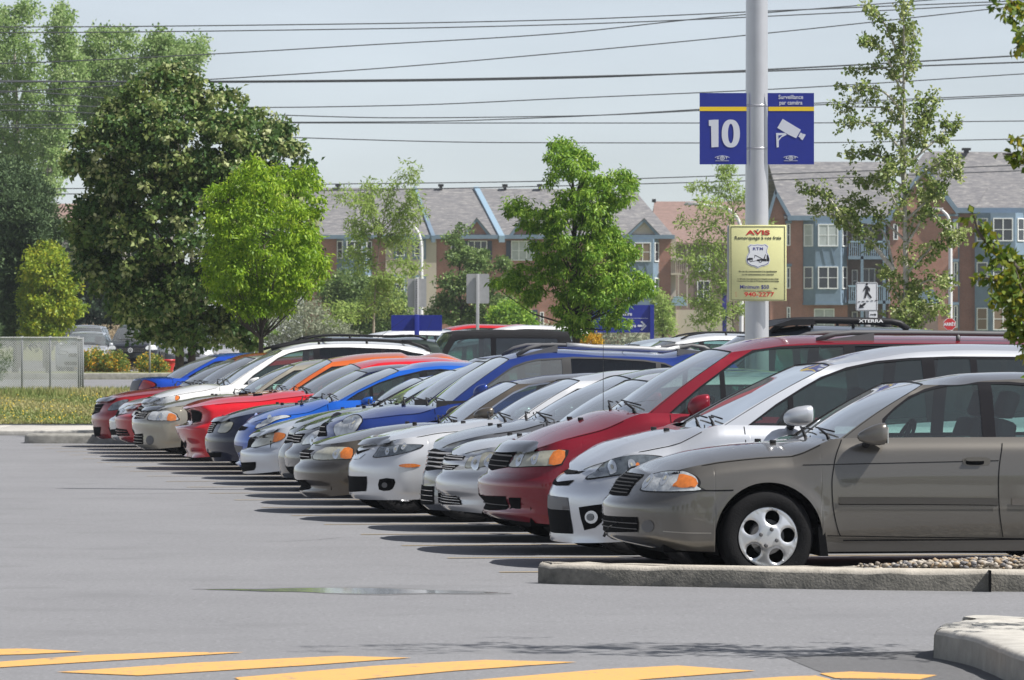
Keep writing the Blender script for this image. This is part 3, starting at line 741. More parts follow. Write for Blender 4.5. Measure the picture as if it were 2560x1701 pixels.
        # ---- door handles
        if len(xb) > 1:
            for dd in range(len(xb)-1):
                hx = xb[dd+1]-.17; hz = k.get('hz', s.beltr-.115)
                for i in (0, 1):
                    sg = -1 if i == 0 else 1; y0 = -float(s.S(s.xn2t(hx), hz)[1])
                    ell = lambda a, b, n=24: [(hx+a*math.copysign(abs(math.cos(t_))**.6, math.cos(t_)), hz+b*math.copysign(abs(math.sin(t_))**.6, math.sin(t_))) for t_ in np.linspace(0, 2*math.pi, n+1)[:-1]]
                    q = MB()
                    for (a, b, o_, m_) in ((.094, .030, .006, 0),):
                        q.prism(ell(a, b), sg*(y0-.02), sg*(y0+o_), m_)
                    q.prism([(x-.012, z-.006) for x, z in ell(.062, .017)], sg*(y0), sg*(y0+.0085), 1)
                    q.prism([(x-.012, z+.012) for x, z in ell(.066, .009)], sg*(y0), sg*(y0+.026), 0)
                    q.build('door_handle', [s.paint, DRK], s.dn[dd][i], bevel=0)
        # ---- roof rails
        rr_ = k.get('rails')
        if rr_:
            x0, x1 = rr_['x']; hr = rr_.get('h', .07); inset = rr_.get('i', .10); mt = rr_.get('m', BLK)
            for sg in (-1, 1):
                pts = []
                for u in np.linspace(0, 1, 17):
                    x = x0+(x1-x0)*u; ze = float(s.ze(x)); ye = float(s.GY(x, ze)); hh = hr*min(1, min(u, 1-u)/.09)**.6 if min(u, 1-u) > 0 else 0
                    pts.append((x, sg*(ye-inset), ze+.022+hh))
                q = MB().tube(pts, rr_.get('r', .017), 8)
                for u in rr_.get('posts', (.35, .65)):
                    x = x0+(x1-x0)*u; ze = float(s.ze(x)); ye = float(s.GY(x, ze)); q.tube([(x, sg*(ye-inset), ze+.01), (x, sg*(ye-inset), ze+hr+.012)], .018, 8)
                o = q.build('roof_rail', mt, root, True)
                if rr_.get('bar'):
                    a_, b_ = rr_['bar']; MB().tube([p for u, p in zip(np.linspace(0, 1, 17), pts) if a_ <= u <= b_], rr_.get('r', .017)+.006, 8).build('rail_insert', M('silver_rail', (.6, .6, .6), .35, .6), o, True)
                if rr_.get('ends'):
                    for u0, u1 in ((0, .2), (.8, 1)):
                        x_a, x_b = x0+(x1-x0)*u0, x0+(x1-x0)*u1; q = MB()
                        za, zb_ = float(s.ze(x_a)), float(s.ze(x_b)); ye = float(s.GY((x_a+x_b)/2, min(za, zb_)))-inset
                        hi_ = (x_b, zb_+hr+.02) if u0 == 0 else (x_a, za+hr+.02)
                        pl = [(x_a, za+.015), (x_b, zb_+.015), hi_] if u0 == 0 else [(x_a, za+.015), (x_b, zb_+.015), ((x_a+x_b)/2, (za+zb_)/2+hr*.8+.01), hi_]
                        q.prism(pl, sg*(ye-.02), sg*(ye+.02)); q.build('rail_foot', GREYP, o)
            if rr_.get('cross'):
                for u in rr_['cross']:
                    x = x0+(x1-x0)*u; ze = float(s.ze(x)); ye = float(s.GY(x, ze))-inset
                    q = MB().tube([(x, -ye, ze+hr+.03), (x, ye, ze+hr+.03)], .016, 8)
                    for sg in (-1, 1): q.box((x-.07, sg*ye-.03, ze+hr), (x+.07, sg*ye+.03, ze+hr+.055))
                    q.build('roof_crossbar', BLK, root, bevel=.006)
        if k.get('ant'):
            ax, az, tx, tz_, ay = k['ant']; MB().tube([(ax, ay, az), (tx, ay, tz_)], [.003, .0015], 5).build('antenna', BLK, root)
        # rear lamps, plate
        tl = s.tn+(L-s.Lr-s.Ln)
        zz = s.beltr-.05
        s.patch('tail_light', [(tl+.05, zz-.2), (tl+.75, zz-.2), (tl+.75, zz-.03), (tl-.02, zz-.03)], .005, REDL, step=.06)
        s.patch('rear_plate', [(tl+s.tr-.16, .55), (tl+s.tr, .55), (tl+s.tr, .66), (tl+s.tr-.16, .66)], .008, WHT, one=True, step=.08)
def ty_has_deck(t): return t in ('sedan', 'coupe')
# ---------------------------------------------------------------- ground
def sstep(a, b, x): t = np.clip((x-a)/(b-a), 0, 1); return t*t*(3-2*t)
def ter(y): return .24*sstep(104, 152, y)+.24*sstep(150, 172, y)+.14*sstep(172.2, 173, y)
def tz_(y): return float(ter(np.array(float(y))))
def asphalt(name, base, warm=0):
    m = M(name, base, .88, spec=.3); t = m.node_tree; b = t.nodes['Principled BSDF']; tc = t.nodes.new('ShaderNodeTexCoord')
    def noise(sc, det=6, vec=None):
        n = t.nodes.new('ShaderNodeTexNoise'); n.inputs['Scale'].default_value = sc; n.inputs['Detail'].default_value = det; n.inputs['Roughness'].default_value = .6
        t.links.new(vec or tc.outputs['Object'], n.inputs['Vector']); return n.outputs['Fac']
    def mixn(a, bb, fac, lo=.4, hi=.6):
        r = t.nodes.new('ShaderNodeMapRange'); r.inputs[1].default_value = lo; r.inputs[2].default_value = hi; t.links.new(fac, r.inputs[0])
        x = t.nodes.new('ShaderNodeMixRGB'); t.links.new(r.outputs[0], x.inputs[0])
        for i, v in ((1, a), (2, bb)):
            if isinstance(v, tuple): x.inputs[i].default_value = (*v, 1)
            else: t.links.new(v, x.inputs[i])
        return x.outputs[0]
    c1 = mixn(tuple(v*.94 for v in base), tuple(v*1.05 for v in base), noise(.35), .35, .65)
    c2 = mixn(c1, tuple(v*.84 for v in base), noise(2.2, 8), .56, .85)
    c3 = mixn(c2, tuple(v*1.5 for v in base), noise(28, 5), .54, .72)
    c3 = mixn(c3, tuple(v*.90 for v in base), noise(.9, 9), .55, .68)
    c4 = mixn(c3, tuple(v*.5 for v in base), noise(36, 4), .56, .72)
    t.links.new(c4, b.inputs['Base Color'])
    bp = t.nodes.new('ShaderNodeBump'); bp.inputs['Strength'].default_value = .5; bp.inputs['Distance'].default_value = .004; t.links.new(noise(120, 3), bp.inputs['Height']); t.links.new(bp.outputs[0], b.inputs['Normal'])
    return m
ASP = asphalt('asphalt', (.195, .196, .206)); ASPD = asphalt('darker_asphalt', (.12, .12, .125)); ROADM = asphalt('road_asphalt', (.19, .19, .2))
GRS = M('dry_grass_soil', (.26, .24, .11), .95, var=0, vscale=1.1, col2=(.14, .18, .05), bump=.6, bscale=8)
CONC = M('concrete', (.36, .34, .31), .9, vscale=7, col2=(.52, .50, .46), bump=.3, bscale=90)
CONK = M('stained_concrete', (.17, .165, .15), .92, vscale=6, col2=(.33, .32, .29), bump=.5, bscale=70)
YEL = M('yellow_road_paint', (.66, .35, .08), .85, vscale=30, col2=(.54, .31, .12), bump=.2, bscale=80)
def wear(m, col, lo, hi, sc):
    t = m.node_tree; b_ = t.nodes['Principled BSDF']; src = b_.inputs['Base Color'].links[0].from_socket; tc = t.nodes.new('ShaderNodeTexCoord'); mp = t.nodes.new('ShaderNodeMapping'); mp.inputs['Scale'].default_value = (1, .55, 1); t.links.new(tc.outputs['Object'], mp.inputs[0])
    n = t.nodes.new('ShaderNodeTexNoise'); n.inputs['Scale'].default_value = sc; n.inputs['Detail'].default_value = 9; n.inputs['Roughness'].default_value = .78; t.links.new(mp.outputs[0], n.inputs['Vector'])
    r = t.nodes.new('ShaderNodeMapRange'); r.inputs[1].default_value = lo; r.inputs[2].default_value = hi; t.links.new(n.outputs['Fac'], r.inputs[0]); x = t.nodes.new('ShaderNodeMixRGB'); x.inputs[2].default_value = (*col, 1)
    t.links.new(r.outputs[0], x.inputs[0]); t.links.new(src, x.inputs[1]); t.links.new(x.outputs[0], b_.inputs['Base Color'])
wear(YEL, (.17, .17, .165), .56, .66, 9)
YELW = M('worn_yellow_paint', (.26, .22, .16), .85, vscale=14, col2=(.34, .25, .12))
def sheet(name, x0, x1, y0, y1, mat, dz=0, nx=2, ny=None, terr=True):
    ys = sorted(set(list(np.linspace(y0, y1, ny or 2))+([v for v in (104, 112, 120, 130, 140, 150, 160, 166, 172, 172.2, 172.6, 173) if y0 < v < y1] if terr else [])))
    xs = np.linspace(x0, x1, nx); v = [(x, y, (tz_(y) if terr else 0)+dz) for y in ys for x in xs]
    f = [(j*nx+i, j*nx+i+1, (j+1)*nx+i+1, (j+1)*nx+i) for j in range(len(ys)-1) for i in range(nx-1)]
    return tag(mk(name, v, f, mat), kind='structure')
sheet('ground', -1500, 1500, -300, 3000, GRS, -.05, 2, 4)
sheet('parking_lot', -70, 70, -60, 93.4, ASP, 0)
sheet('far_parking_lot', -3.2, 70, 93.4, 150, ASP, .0)
sheet('road', -200, 200, 152, 172, ROADM, -.02)
sheet('upper_parking_lot', -200, 200, 186, 330, ROADM, -.02)
rc = np.random.RandomState(8); mb = MB()
def crack(x, y, a, n_, w_, st=.35):
    p = [(x, y)]
    for _ in range(n_): a += rc.normal(0, .35); x += math.cos(a)*st; y += math.sin(a)*st*1.6; p.append((x, y))
    p = np.array(p); d_ = np.gradient(p, axis=0); nn = np.stack([-d_[:, 1], d_[:, 0]], 1); nn /= np.linalg.norm(nn, axis=1)[:, None]; ww = w_*rc.uniform(.4, 1.2, (len(p), 1)); A = p+nn*ww; B_ = p-nn*ww; m_ = len(p)
    mb.add([(q[0], q[1], .0022) for q in A]+[(q[0], q[1], .0022) for q in B_], [(i, m_+i, m_+i+1, i+1) for i in range(m_-1)])
for x, y, a in ((-3.2, 52, .1), (-5.5, 47, 3.0), (-2.5, 43, .02), (-7.5, 78, .1)): crack(x, y, a, 12, .005)
tag(mb.build('asphalt_cracks', M('crack_dark', (.035, .035, .035), 1)), kind='structure')  # cracks drawn as thin near-black strips
# sidewalk slabs at the end of the lot
mb = MB(); 
for x in np.arange(-30, -3.2, 2.6): mb.box((x+.008, 93.42, -.1), (min(x+2.592, -3.2), 101, .085))
tag(mb.build('sidewalk', CONC, bevel=.02), kind='structure')
# lawn
mk_l = sheet('lawn', -60, -3.25, 101, 151.9, GRS, .03, 2, 14)
rng = np.random.RandomState(5)
def blades(name, n, x0, x1, y0, y1, h, mat, dz=.05, wdt=.012, lean=.5):
    x = rng.uniform(x0, x1, n); y = rng.uniform(y0, y1, n); z = ter(y)+dz; hh = h*rng.uniform(.5, 1.3, n); a = rng.uniform(0, 6.28, n)
    lx = rng.normal(0, lean, n)*hh; w_ = wdt*rng.uniform(.6, 1.5, n)
    v = np.empty((n, 3, 3)); v[:, 0] = np.stack([x-w_*np.cos(a), y-w_*np.sin(a), z], 1); v[:, 1] = np.stack([x+w_*np.cos(a), y+w_*np.sin(a), z], 1); v[:, 2] = np.stack([x+lx, y, z+hh], 1)
    return mk(name, v.reshape(-1, 3), np.arange(n*3).reshape(n, 3), mat, None, False, None, None, np.repeat(np.clip(rng.normal(.5, .25, n)+.3*np.sin(x*1.3+y*.35), 0, 1), 3))
GL_ = leafm('grass_blades', [(.38, .33, .16), (.25, .26, .09), (.13, .19, .045)], .2, .7)
tag(blades('grass', 60000, -17, -3.3, 101, 151.8, .05, GL_, .03, .02), kind='stuff')
tag(blades('taller_grass', 5000, -16, -9.6, 140, 150, .16, GL_, .03, .02, .3), kind='stuff')
n = 1150; x = rng.uniform(-13, -4.5, n); y = 101.3+rng.beta(1.1, 1.3, n)*45; cl = np.sin(x*2+y*.3)+np.sin(y*.9-x)+rng.normal(0, .5, n) > .1; x, y = x[cl], y[cl]; mb = MB()
for a, b_ in zip(x, y):
    z = tz_(b_)+.03+rng.uniform(.04, .09); r = rng.uniform(.010, .019); mb.add([(a-r, b_, z), (a, b_-r, z-.004), (a+r, b_, z), (a, b_+r, z+.012), (a, b_, z+r)], [(0, 1, 4), (1, 2, 4), (2, 3, 4), (3, 0, 4)])
tag(mb.build('dandelions', M('dandelion_yellow', (.75, .52, .02), .7)), kind='stuff')
# kerb and verge behind the road
sheet('verge', -200, 200, 173, 186, GRS, .03)
mb = MB(); mb.box((-60, 172.2, .3), (-3, 172.75, .66)); tag(mb.build('road_kerb', CONK, bevel=.03), kind='structure')
def kerb(name, outer, zt, mat, w=.16, ztop=None, inner_mat=None, inner_z=None, jitter=0):
    """raised island: outline (x,y) list counter-clockwise; kerb ring with rounded lip, filled inside"""
    pts = crom(outer, 4); n = len(pts); c = np.array(pts); nx_ = np.roll(c, -1, 0)-np.roll(c, 1, 0); nn = np.stack([nx_[:, 1], -nx_[:, 0]], 1); nn /= np.linalg.norm(nn, axis=1)[:, None]
    rs = np.random.RandomState(3); jz = rs.normal(0, jitter, n); jx = rs.normal(0, jitter, n)
    R_ = []
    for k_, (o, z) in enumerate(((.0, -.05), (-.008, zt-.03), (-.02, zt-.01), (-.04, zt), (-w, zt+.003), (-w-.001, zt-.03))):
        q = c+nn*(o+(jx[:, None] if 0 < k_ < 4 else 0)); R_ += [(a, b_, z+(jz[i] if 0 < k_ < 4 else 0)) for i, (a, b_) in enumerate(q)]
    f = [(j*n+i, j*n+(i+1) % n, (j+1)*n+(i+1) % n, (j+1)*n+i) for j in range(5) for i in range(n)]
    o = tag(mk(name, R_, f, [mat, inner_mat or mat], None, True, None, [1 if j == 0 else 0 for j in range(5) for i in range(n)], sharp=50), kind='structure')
    return o, c-nn*w
# island in front of the nearest car
isl = [(.17, 35.6), (.30, 35.42), (.62, 35.22), (1.2, 34.98), (2.1, 34.62), (2.7, 34.44), (3.4, 34.28), (4.5, 34.0), (6.5, 33.5), (9, 32.9), (9, 35.4), (6.5, 35.0), (4.2, 34.98), (2.8, 35.0), (1.9, 35.04), (1.0, 35.28), (.4, 35.62)]
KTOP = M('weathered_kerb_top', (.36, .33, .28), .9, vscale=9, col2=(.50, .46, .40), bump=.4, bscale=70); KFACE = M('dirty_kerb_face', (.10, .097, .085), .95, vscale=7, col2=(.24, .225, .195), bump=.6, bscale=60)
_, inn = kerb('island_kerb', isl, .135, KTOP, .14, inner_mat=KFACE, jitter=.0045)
mb = MB(); mb.flat([tuple(q) for q in inn], -.02, .118); tag(mb.build('island_fill', M('packed_gravel_dirt', (.30, .29, .27), .95, vscale=20, col2=(.40, .38, .35), bump=.4, bscale=60)), kind='structure')
# concrete joint and broken lip
mb = MB(); mb.box((3.035-.004, 34.28, .0), (3.035+.006, 34.42, .136), 0); tag(mb.build('kerb_joint', DRK), kind='structure')
mb = MB(); rs = np.random.RandomState(11)
cols = [(.34, .29, .22), (.22, .19, .16), (.42, .38, .33), (.30, .22, .14), (.16, .155, .16)]
PM = [M('pebble', c, .8) for c in cols]
ico = bmesh.new(); bmesh.ops.create_icosphere(ico, subdivisions=1, radius=1); iv = np.array([v.co[:] for v in ico.verts]); if_ = [tuple(v.index for v in f.verts) for f in ico.faces]; ico.free()
for i in range(3200):
    x = 2.2+rs.beta(1.3, 1.1)*4.2; y = np.interp(x, [2.2, 3, 4.5, 7], [34.72, 34.52, 34.15, 33.5])+rs.uniform(0, 1)**1.2*.75
    if y > 35.0: continue
    s_ = rs.uniform(.010, .026); h = .125+.05*min(1, max(0, (x-2.2)/1.2))*math.sin(min(1, (y-34.3)/.6)*1.57)
    sc = np.array([s_*rs.uniform(.9, 1.5), s_*rs.uniform(.8, 1.2), s_*rs.uniform(.5, .8)]); a = rs.uniform(0, 3.14); q = iv*sc*(1+rs.normal(0, .08, iv.shape)); q = np.stack([q[:, 0]*math.cos(a)-q[:, 1]*math.sin(a), q[:, 0]*math.sin(a)+q[:, 1]*math.cos(a), q[:, 2]], 1)
    mb.add((q+np.array([x, y, h+rs.uniform(0, .03)])).tolist(), if_, rs.randint(5))
tag(mb.build('river_gravel', PM, None, True), kind='stuff')
# island at the lower right corner
isl2 = [(2.112, 27.1), (2.112, 27.04), (2.15, 26.88), (2.235, 26.4), (2.28, 25.7), (2.32, 25.0), (2.45, 24.2), (3.2, 23.4), (8, 22.9), (8.05, 22.95), (8.05, 28.5), (8, 28.6), (2.8, 28.22), (2.5, 28.1), (2.3, 27.85), (2.17, 27.5)]
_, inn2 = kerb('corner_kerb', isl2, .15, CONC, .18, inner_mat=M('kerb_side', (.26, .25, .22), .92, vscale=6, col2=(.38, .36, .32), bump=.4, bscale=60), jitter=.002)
mb = MB(); mb.flat([(2.25, 27.15), (2.28, 26.9), (2.37, 26.4), (2.42, 25.7), (2.47, 25.0), (2.62, 24.35), (3.3, 23.6), (7.9, 23.08), (7.9, 28.45), (2.85, 28.08), (2.55, 27.95), (2.38, 27.75), (2.28, 27.45)], -.02, .150); tag(mb.build('corner_island', CONC), kind='structure')
# low kerb nose at the far end of the row
isl3 = [(-7.75, 86.6), (-7.7, 86.1), (-7.3, 85.8), (-3.2, 85.6), (-3.2, 88.2), (-7.3, 87.4)]
_, inn3 = kerb('row_end_kerb', isl3, .14, CONK, .16, jitter=.004); mb = MB(); mb.flat([tuple(q) for q in inn3], -.02, .135); tag(mb.build('row_end_island', CONK), kind='structure')
# painted hatching in the foreground
def gpoly(name, pts, mat, z, **kw):
    q = [G(a, b_, z) for a, b_ in pts]; 
    if sum((q[i].x*q[(i+1) % len(q)].y-q[(i+1) % len(q)].x*q[i].y) for i in range(len(q))) < 0: q = q[::-1]
    return tag(mk(name, [tuple(p) for p in q], [tuple(range(len(q)))], mat), kind='structure')
dsp = lambda *p: [(a*1.0847, b_*1.0847) for a, b_ in p]
for st in (dsp((-60, 1497), (60, 1495), (192, 1502), (60, 1508), (-60, 1511)), dsp((-60, 1530), (200, 1510), (390, 1503.5), (562, 1503.5), (400, 1514), (150, 1529), (-60, 1542)),
           dsp((130, 1549), (460, 1527), (780, 1512), (948, 1516), (700, 1534), (320, 1557)), dsp((540, 1562), (860, 1535), (1120, 1521), (1330, 1526), (1050, 1546), (780, 1571), (560, 1571)),
           dsp((1060, 1570), (1400, 1542), (1560, 1534), (1742, 1546), (1480, 1566), (1300, 1590), (1040, 1590)), dsp((1680, 1568), (1800, 1560), (1880, 1557), (1915, 1566), (1900, 1590), (1560, 1590)), dsp((1888, 1552), (1960, 1548), (2160, 1556), (2120, 1566), (1925, 1563))):
    gpoly('yellow_hatching', st, YEL, .004)
gpoly('asphalt_patch', dsp((1808, 1515), (1950, 1505), (2160, 1500), (2500, 1500), (2600, 1600), (2000, 1600), (1930, 1562), (1880, 1545)), ASPD, .002)  # darker asphalt area around the corner island
# worn stall lines
for i in range(1, 21):
    Nn = N0+PITCH*(i-.5); x0 = -.3; 
    ox = .65-.155*(Nn-N0)/1.0; base = Vector((ox*1.0, 0, 0))
    bx = ox; by = (Nn-NX*bx)/NY
    c_, s_ = math.cos(TH), math.sin(TH); q = [(bx+u*c_+w_*NX, by+u*s_+w_*NY, .004) for u, w_ in ((-.55, -.05), (4.9, -.05), (4.9, .05), (-.55, .05))]
    tag(mk('stall_line', q, [(0, 1, 2, 3)], YELW), kind='structure')
# puddle
PUD = M('puddle_water', (.26, .27, .27), .05, 0, 0, spec=.5)
WETM = asphalt('damp_asphalt', (.165, .166, .172))
pp = dsp((470, 1359), (540, 1357.5), (600, 1358), (680, 1355.5), (800, 1355), (910, 1357), (960, 1359.5), (1060, 1362), (1150, 1366.5), (1070, 1368), (960, 1367.5), (880, 1369.5), (760, 1367), (690, 1364), (620, 1363.5), (540, 1360.5))
gpoly('puddle', [tuple(p) for p in crom(pp, 3)], PUD, .003); cx_, cy_ = 870, 1478; gpoly('damp_asphalt_margin', [(cx_+(a-cx_)*1.10+8*math.sin(a*.05), cy_+(b_-cy_)*1.35) for a, b_ in crom(pp, 3)], WETM, .0018)
# far wire fence
FNC = M('galvanised_steel', (.58, .59, .60), .55, .2); FNP = M('weathered_fence_post', (.17, .18, .19), .7)
def chain_fence(px0, px1, d, h, label):
    z0 = tz_(d)+.03; xa, xb = (px0-1280)/F*d, (px1-1280)/F*d; r = empty('wire_fence', (xa, d, z0)); tag(r, label, 'fence')
    mb = MB(); sp = .062; w_ = .0135; L_ = xb-xa
    for sgn in (1, -1):
        k0 = -int(h/sp)-1
        for k_ in range(k0, int(L_/sp)+1 if sgn > 0 else int((L_+h)/sp)+2):
            a = k_*sp; pts = []
            for z in (0, h):
                pts.append((a+z*sgn if sgn > 0 else a-z, z))
            (x0, z0_), (x1, z1_) = pts
            lo, hi = 0, 1
            dx = x1-x0
            if dx: t0, t1 = sorted(((0-x0)/dx, (L_-x0)/dx)); lo, hi = max(0, t0), min(1, t1)
            if hi-lo < .02: continue
            A = (x0+dx*lo, h*lo); B_ = (x0+dx*hi, h*hi)
            mb.add([(A[0]-w_, 0, A[1]), (A[0]+w_, 0, A[1]), (B_[0]+w_, .003, B_[1]), (B_[0]-w_, .003, B_[1])], [(0, 1, 2, 3)])
    mb.build('wire_mesh', FNC, r)
    MB().tube([(0, 0, h), (L_, 0, h)], .016, 6).build('top_wire', FNC, r)
    for p_ in np.arange(.05, L_+.01, (L_-.1)/max(1, round(L_/.77))): MB().tube([(p_, .03, -.1), (p_, .03, h+.04)], .034, 8).build('post', FNP, r, True)
chain_fence(-90, 200, 149, 1.5, 'chain-link fence standing on the lawn at the left edge')
chain_fence(192, 206, 148.6, 1.47, 'narrow end panel of chain-link fence, closing the lawn fence')
# ---------------------------------------------------------------- buildings
def brickm(name, a, b_, mort, sc=5):
    m = M(name, a, .9); t = m.node_tree; bs = t.nodes['Principled BSDF']; tc = t.nodes.new('ShaderNodeTexCoord'); mp = t.nodes.new('ShaderNodeMapping'); mp.inputs['Rotation'].default_value = (rad(90), 0, 0)
    br = t.nodes.new('ShaderNodeTexBrick'); br.inputs['Scale'].default_value = sc; br.inputs['Color1'].default_value = (*a, 1); br.inputs['Color2'].default_value = (*b_, 1); br.inputs['Mortar'].default_value = (*mort, 1); br.inputs['Mortar Size'].default_value = .03
    t.links.new(tc.outputs['Object'], mp.inputs[0]); t.links.new(mp.outputs[0], br.inputs[0])
    n = t.nodes.new('ShaderNodeTexNoise'); n.inputs['Scale'].default_value = 1.2; n.inputs['Detail'].default_value = 6; t.links.new(tc.outputs['Object'], n.inputs['Vector'])
    mx = t.nodes.new('ShaderNodeMixRGB'); mx.blend_type = 'MULTIPLY'; mx.inputs[0].default_value = .5; t.links.new(br.outputs[0], mx.inputs[1]); t.links.new(n.outputs['Fac'], mx.inputs[2])
    mx2 = t.nodes.new('ShaderNodeMixRGB'); mx2.blend_type = 'MULTIPLY'; mx2.inputs[0].default_value = 1; mx2.inputs[2].default_value = (1.3, 1.3, 1.3, 1); t.links.new(mx.outputs[0], mx2.inputs[1])
    t.links.new(mx2.outputs[0], bs.inputs['Base Color']); return m
def shingle(name, a, b_, c_):
    m = M(name, a, .95, spec=.2); t = m.node_tree; bs = t.nodes['Principled BSDF']; tc = t.nodes.new('ShaderNodeTexCoord'); mp = t.nodes.new('ShaderNodeMapping'); mp.inputs['Scale'].default_value = (1.1, 3.2, 3.2)
    n = t.nodes.new('ShaderNodeTexNoise'); n.inputs['Scale'].default_value = 1.5; n.inputs['Detail'].default_value = 7; n.inputs['Roughness'].default_value = .75; t.links.new(tc.outputs['Object'], mp.inputs[0]); t.links.new(mp.outputs[0], n.inputs['Vector'])
    r = t.nodes.new('ShaderNodeValToRGB'); r.color_ramp.elements[0].position = .35; r.color_ramp.elements[0].color = (*a, 1); r.color_ramp.elements[1].position = .7; r.color_ramp.elements[1].color = (*c_, 1)
    e = r.color_ramp.elements.new(.52); e.color = (*b_, 1); t.links.new(n.outputs['Fac'], r.inputs[0]); t.links.new(r.outputs[0], bs.inputs['Base Color']); return m
BR = brickm('red_brick', (.30, .125, .085), (.38, .17, .12), (.27, .2, .17)); BRD = brickm('brown_brick', (.17, .115, .10), (.21, .14, .12), (.2, .17, .15))
RFG = shingle('grey_shingles', (.13, .13, .14), (.19, .185, .19), (.34, .33, .31)); RFB = shingle('brown_shingles', (.20, .14, .12), (.25, .17, .15), (.30, .21, .18))
BLU = M('slate_blue_trim', (.15, .215, .29), .7, var=.12, vscale=1.5); BLUL = M('pale_blue_metal', (.25, .36, .46), .5, var=.06); CRM = M('cream_stucco', (.46, .41, .34), .9, var=.08, vscale=.6)
SHT = M('dark_blue_shutter', (.03, .045, .08), .7); PANE = M('window_pane', (.03, .035, .045), .1, spec=.6); CURT = M('curtained_pane', (.42, .46, .46), .5, var=.15, vscale=2); BLIND = M('brown_blind', (.2, .14, .09), .6); WFR = M('white_window_frame', (.75, .77, .78), .6)
class Bld:
    def __init__(s, name, label, d, px, py_base=862): s.d = d; s.root = empty(name, (0, 0, 0)); X = (px-1280)/F*d; s.o = Vector((X, d, .6)); s.root.location = s.o; tag(s.root, label, 'building')
    def X(s, px): return (px-1280)/F*s.d-s.o.x
    def Z(s, py): return H-(py-YH)/F*s.d-s.o.z
    def box(s, nm, x0, x1, y0, y1, f0, f1, mat, parent=None):   # pixels; f0..f1 metres in front of(-)/behind(+) the facade
        return MB().box((s.X(x0), f0, s.Z(y1)), (s.X(x1), f1, s.Z(y0))).build(nm, mat, parent or s.root)
    def poly(s, nm, pts, f0, f1, mat, parent=None): return MB().prism([(s.X(a), s.Z(b_)) for a, b_ in pts], f0, f1).build(nm, mat, parent or s.root)
    def roof(s, pts, mat, nm='roof', th=.15, parent=None):      # (px, py, depth)
        q = [Vector((s.X(a), c_, s.Z(b_))) for a, b_, c_ in pts]; n_ = len(q); v = q+[p-Vector((0, 0, th)) for p in q]
        f = [tuple(range(n_)), tuple(range(2*n_-1, n_-1, -1))]+[(i, n_+i, n_+(i+1) % n_, (i+1) % n_) for i in range(n_)]
        return mk(nm, v, f, mat, parent or s.root)
    def win(s, x0, x1, y0, y1, f=0, pane=None, cols=2, rows=2, A=None, shut=False):
        """window on the facade plane, or on a facet A=((xa,ya),(xb,yb)) in local metres with x0..x1 as fractions"""
        t = .07; Z0, Z1 = s.Z(y1), s.Z(y0)
        if A: (xa, ya), (xb, yb) = A; L_ = math.hypot(xb-xa, yb-ya); X0, X1 = x0*L_, x1*L_; Mx = Matrix.Translation((xa, ya, 0)) @ Matrix.Rotation(math.atan2(yb-ya, xb-xa), 4, 'Z')
        else: X0, X1 = s.X(x0), s.X(x1); Mx = Matrix.Translation((0, f, 0))
        q = MB(); q.box((X0, -.06, Z0), (X0+t, .02, Z1), 0, Mx); q.box((X1-t, -.06, Z0), (X1, .02, Z1), 0, Mx); q.box((X0+t, -.06, Z0), (X1-t, .02, Z0+t), 0, Mx); q.box((X0+t, -.06, Z1-t), (X1-t, .02, Z1), 0, Mx)
        for c_ in range(1, cols): x = X0+(X1-X0)*c_/cols; q.box((x-.035, -.05, Z0+t), (x+.035, .0, Z1-t), 0, Mx)
        for r_ in range(1, rows): z = Z0+(Z1-Z0)*r_/rows; q.box((X0+t, -.045, z-.02), (X1-t, -.0, z+.02), 0, Mx)
        o = q.build('window', WFR, s.root); MB().box((X0+t*.5, -.03, Z0+t*.5), (X1-t*.5, -.01, Z1-t*.5), 0, Mx).build('pane', pane or PANE, o)
        return o
    def bay(s, x0, x1, xi0, xi1, ytop, ybot, rows, panes=(None,)*3, dep=.75, roofm=None):
        a, b_, c_, e = s.X(x0), s.X(xi0), s.X(xi1), s.X(x1); q = MB(); q.flat([(a, .05), (b_, -dep), (c_, -dep), (e, .05)], s.Z(ybot), s.Z(ytop)); q.build('bay_front', BLU, s.root)
        q = MB(); q.flat([(a-.05, .06), (b_-.03, -dep-.06), (c_+.03, -dep-.06), (e+.05, .06)], s.Z(ybot)-.08, s.Z(ybot)+.06); q.build('bay_sill', BLU, s.root)
        for i, (y0, y1) in enumerate(rows):
            s.win(xi0+(xi1-xi0)*.10, xi1-(xi1-xi0)*.10, y0, y1, -dep-.01, panes[i % len(panes)])
            s.win(.16, .84, y0, y1, 0, panes[i % len(panes)], 1, 2, ((a-.01, .05-.012), (b_-.01, -dep-.012))); s.win(.16, .84, y0, y1, 0, None, 1, 2, ((c_+.01, -dep-.012), (e+.01, .05-.012)))
        for i in range(len(rows)-1):                            # diagonal boards between the storeys
            yy0, yy1 = rows[i][1]+6, rows[i+1][0]-5
            for u0, u1 in ((.25, .38), (.62, .75)): X_ = lambda u: xi0+(xi1-xi0)*u; s.poly('diagonal_board', [(X_(u0), yy0), (X_(u0)+3, yy0), (X_(u1)+3 if u0 < .5 else X_(u1)+3, yy1), (X_(u1), yy1)], -dep-.04, -dep, BLU)
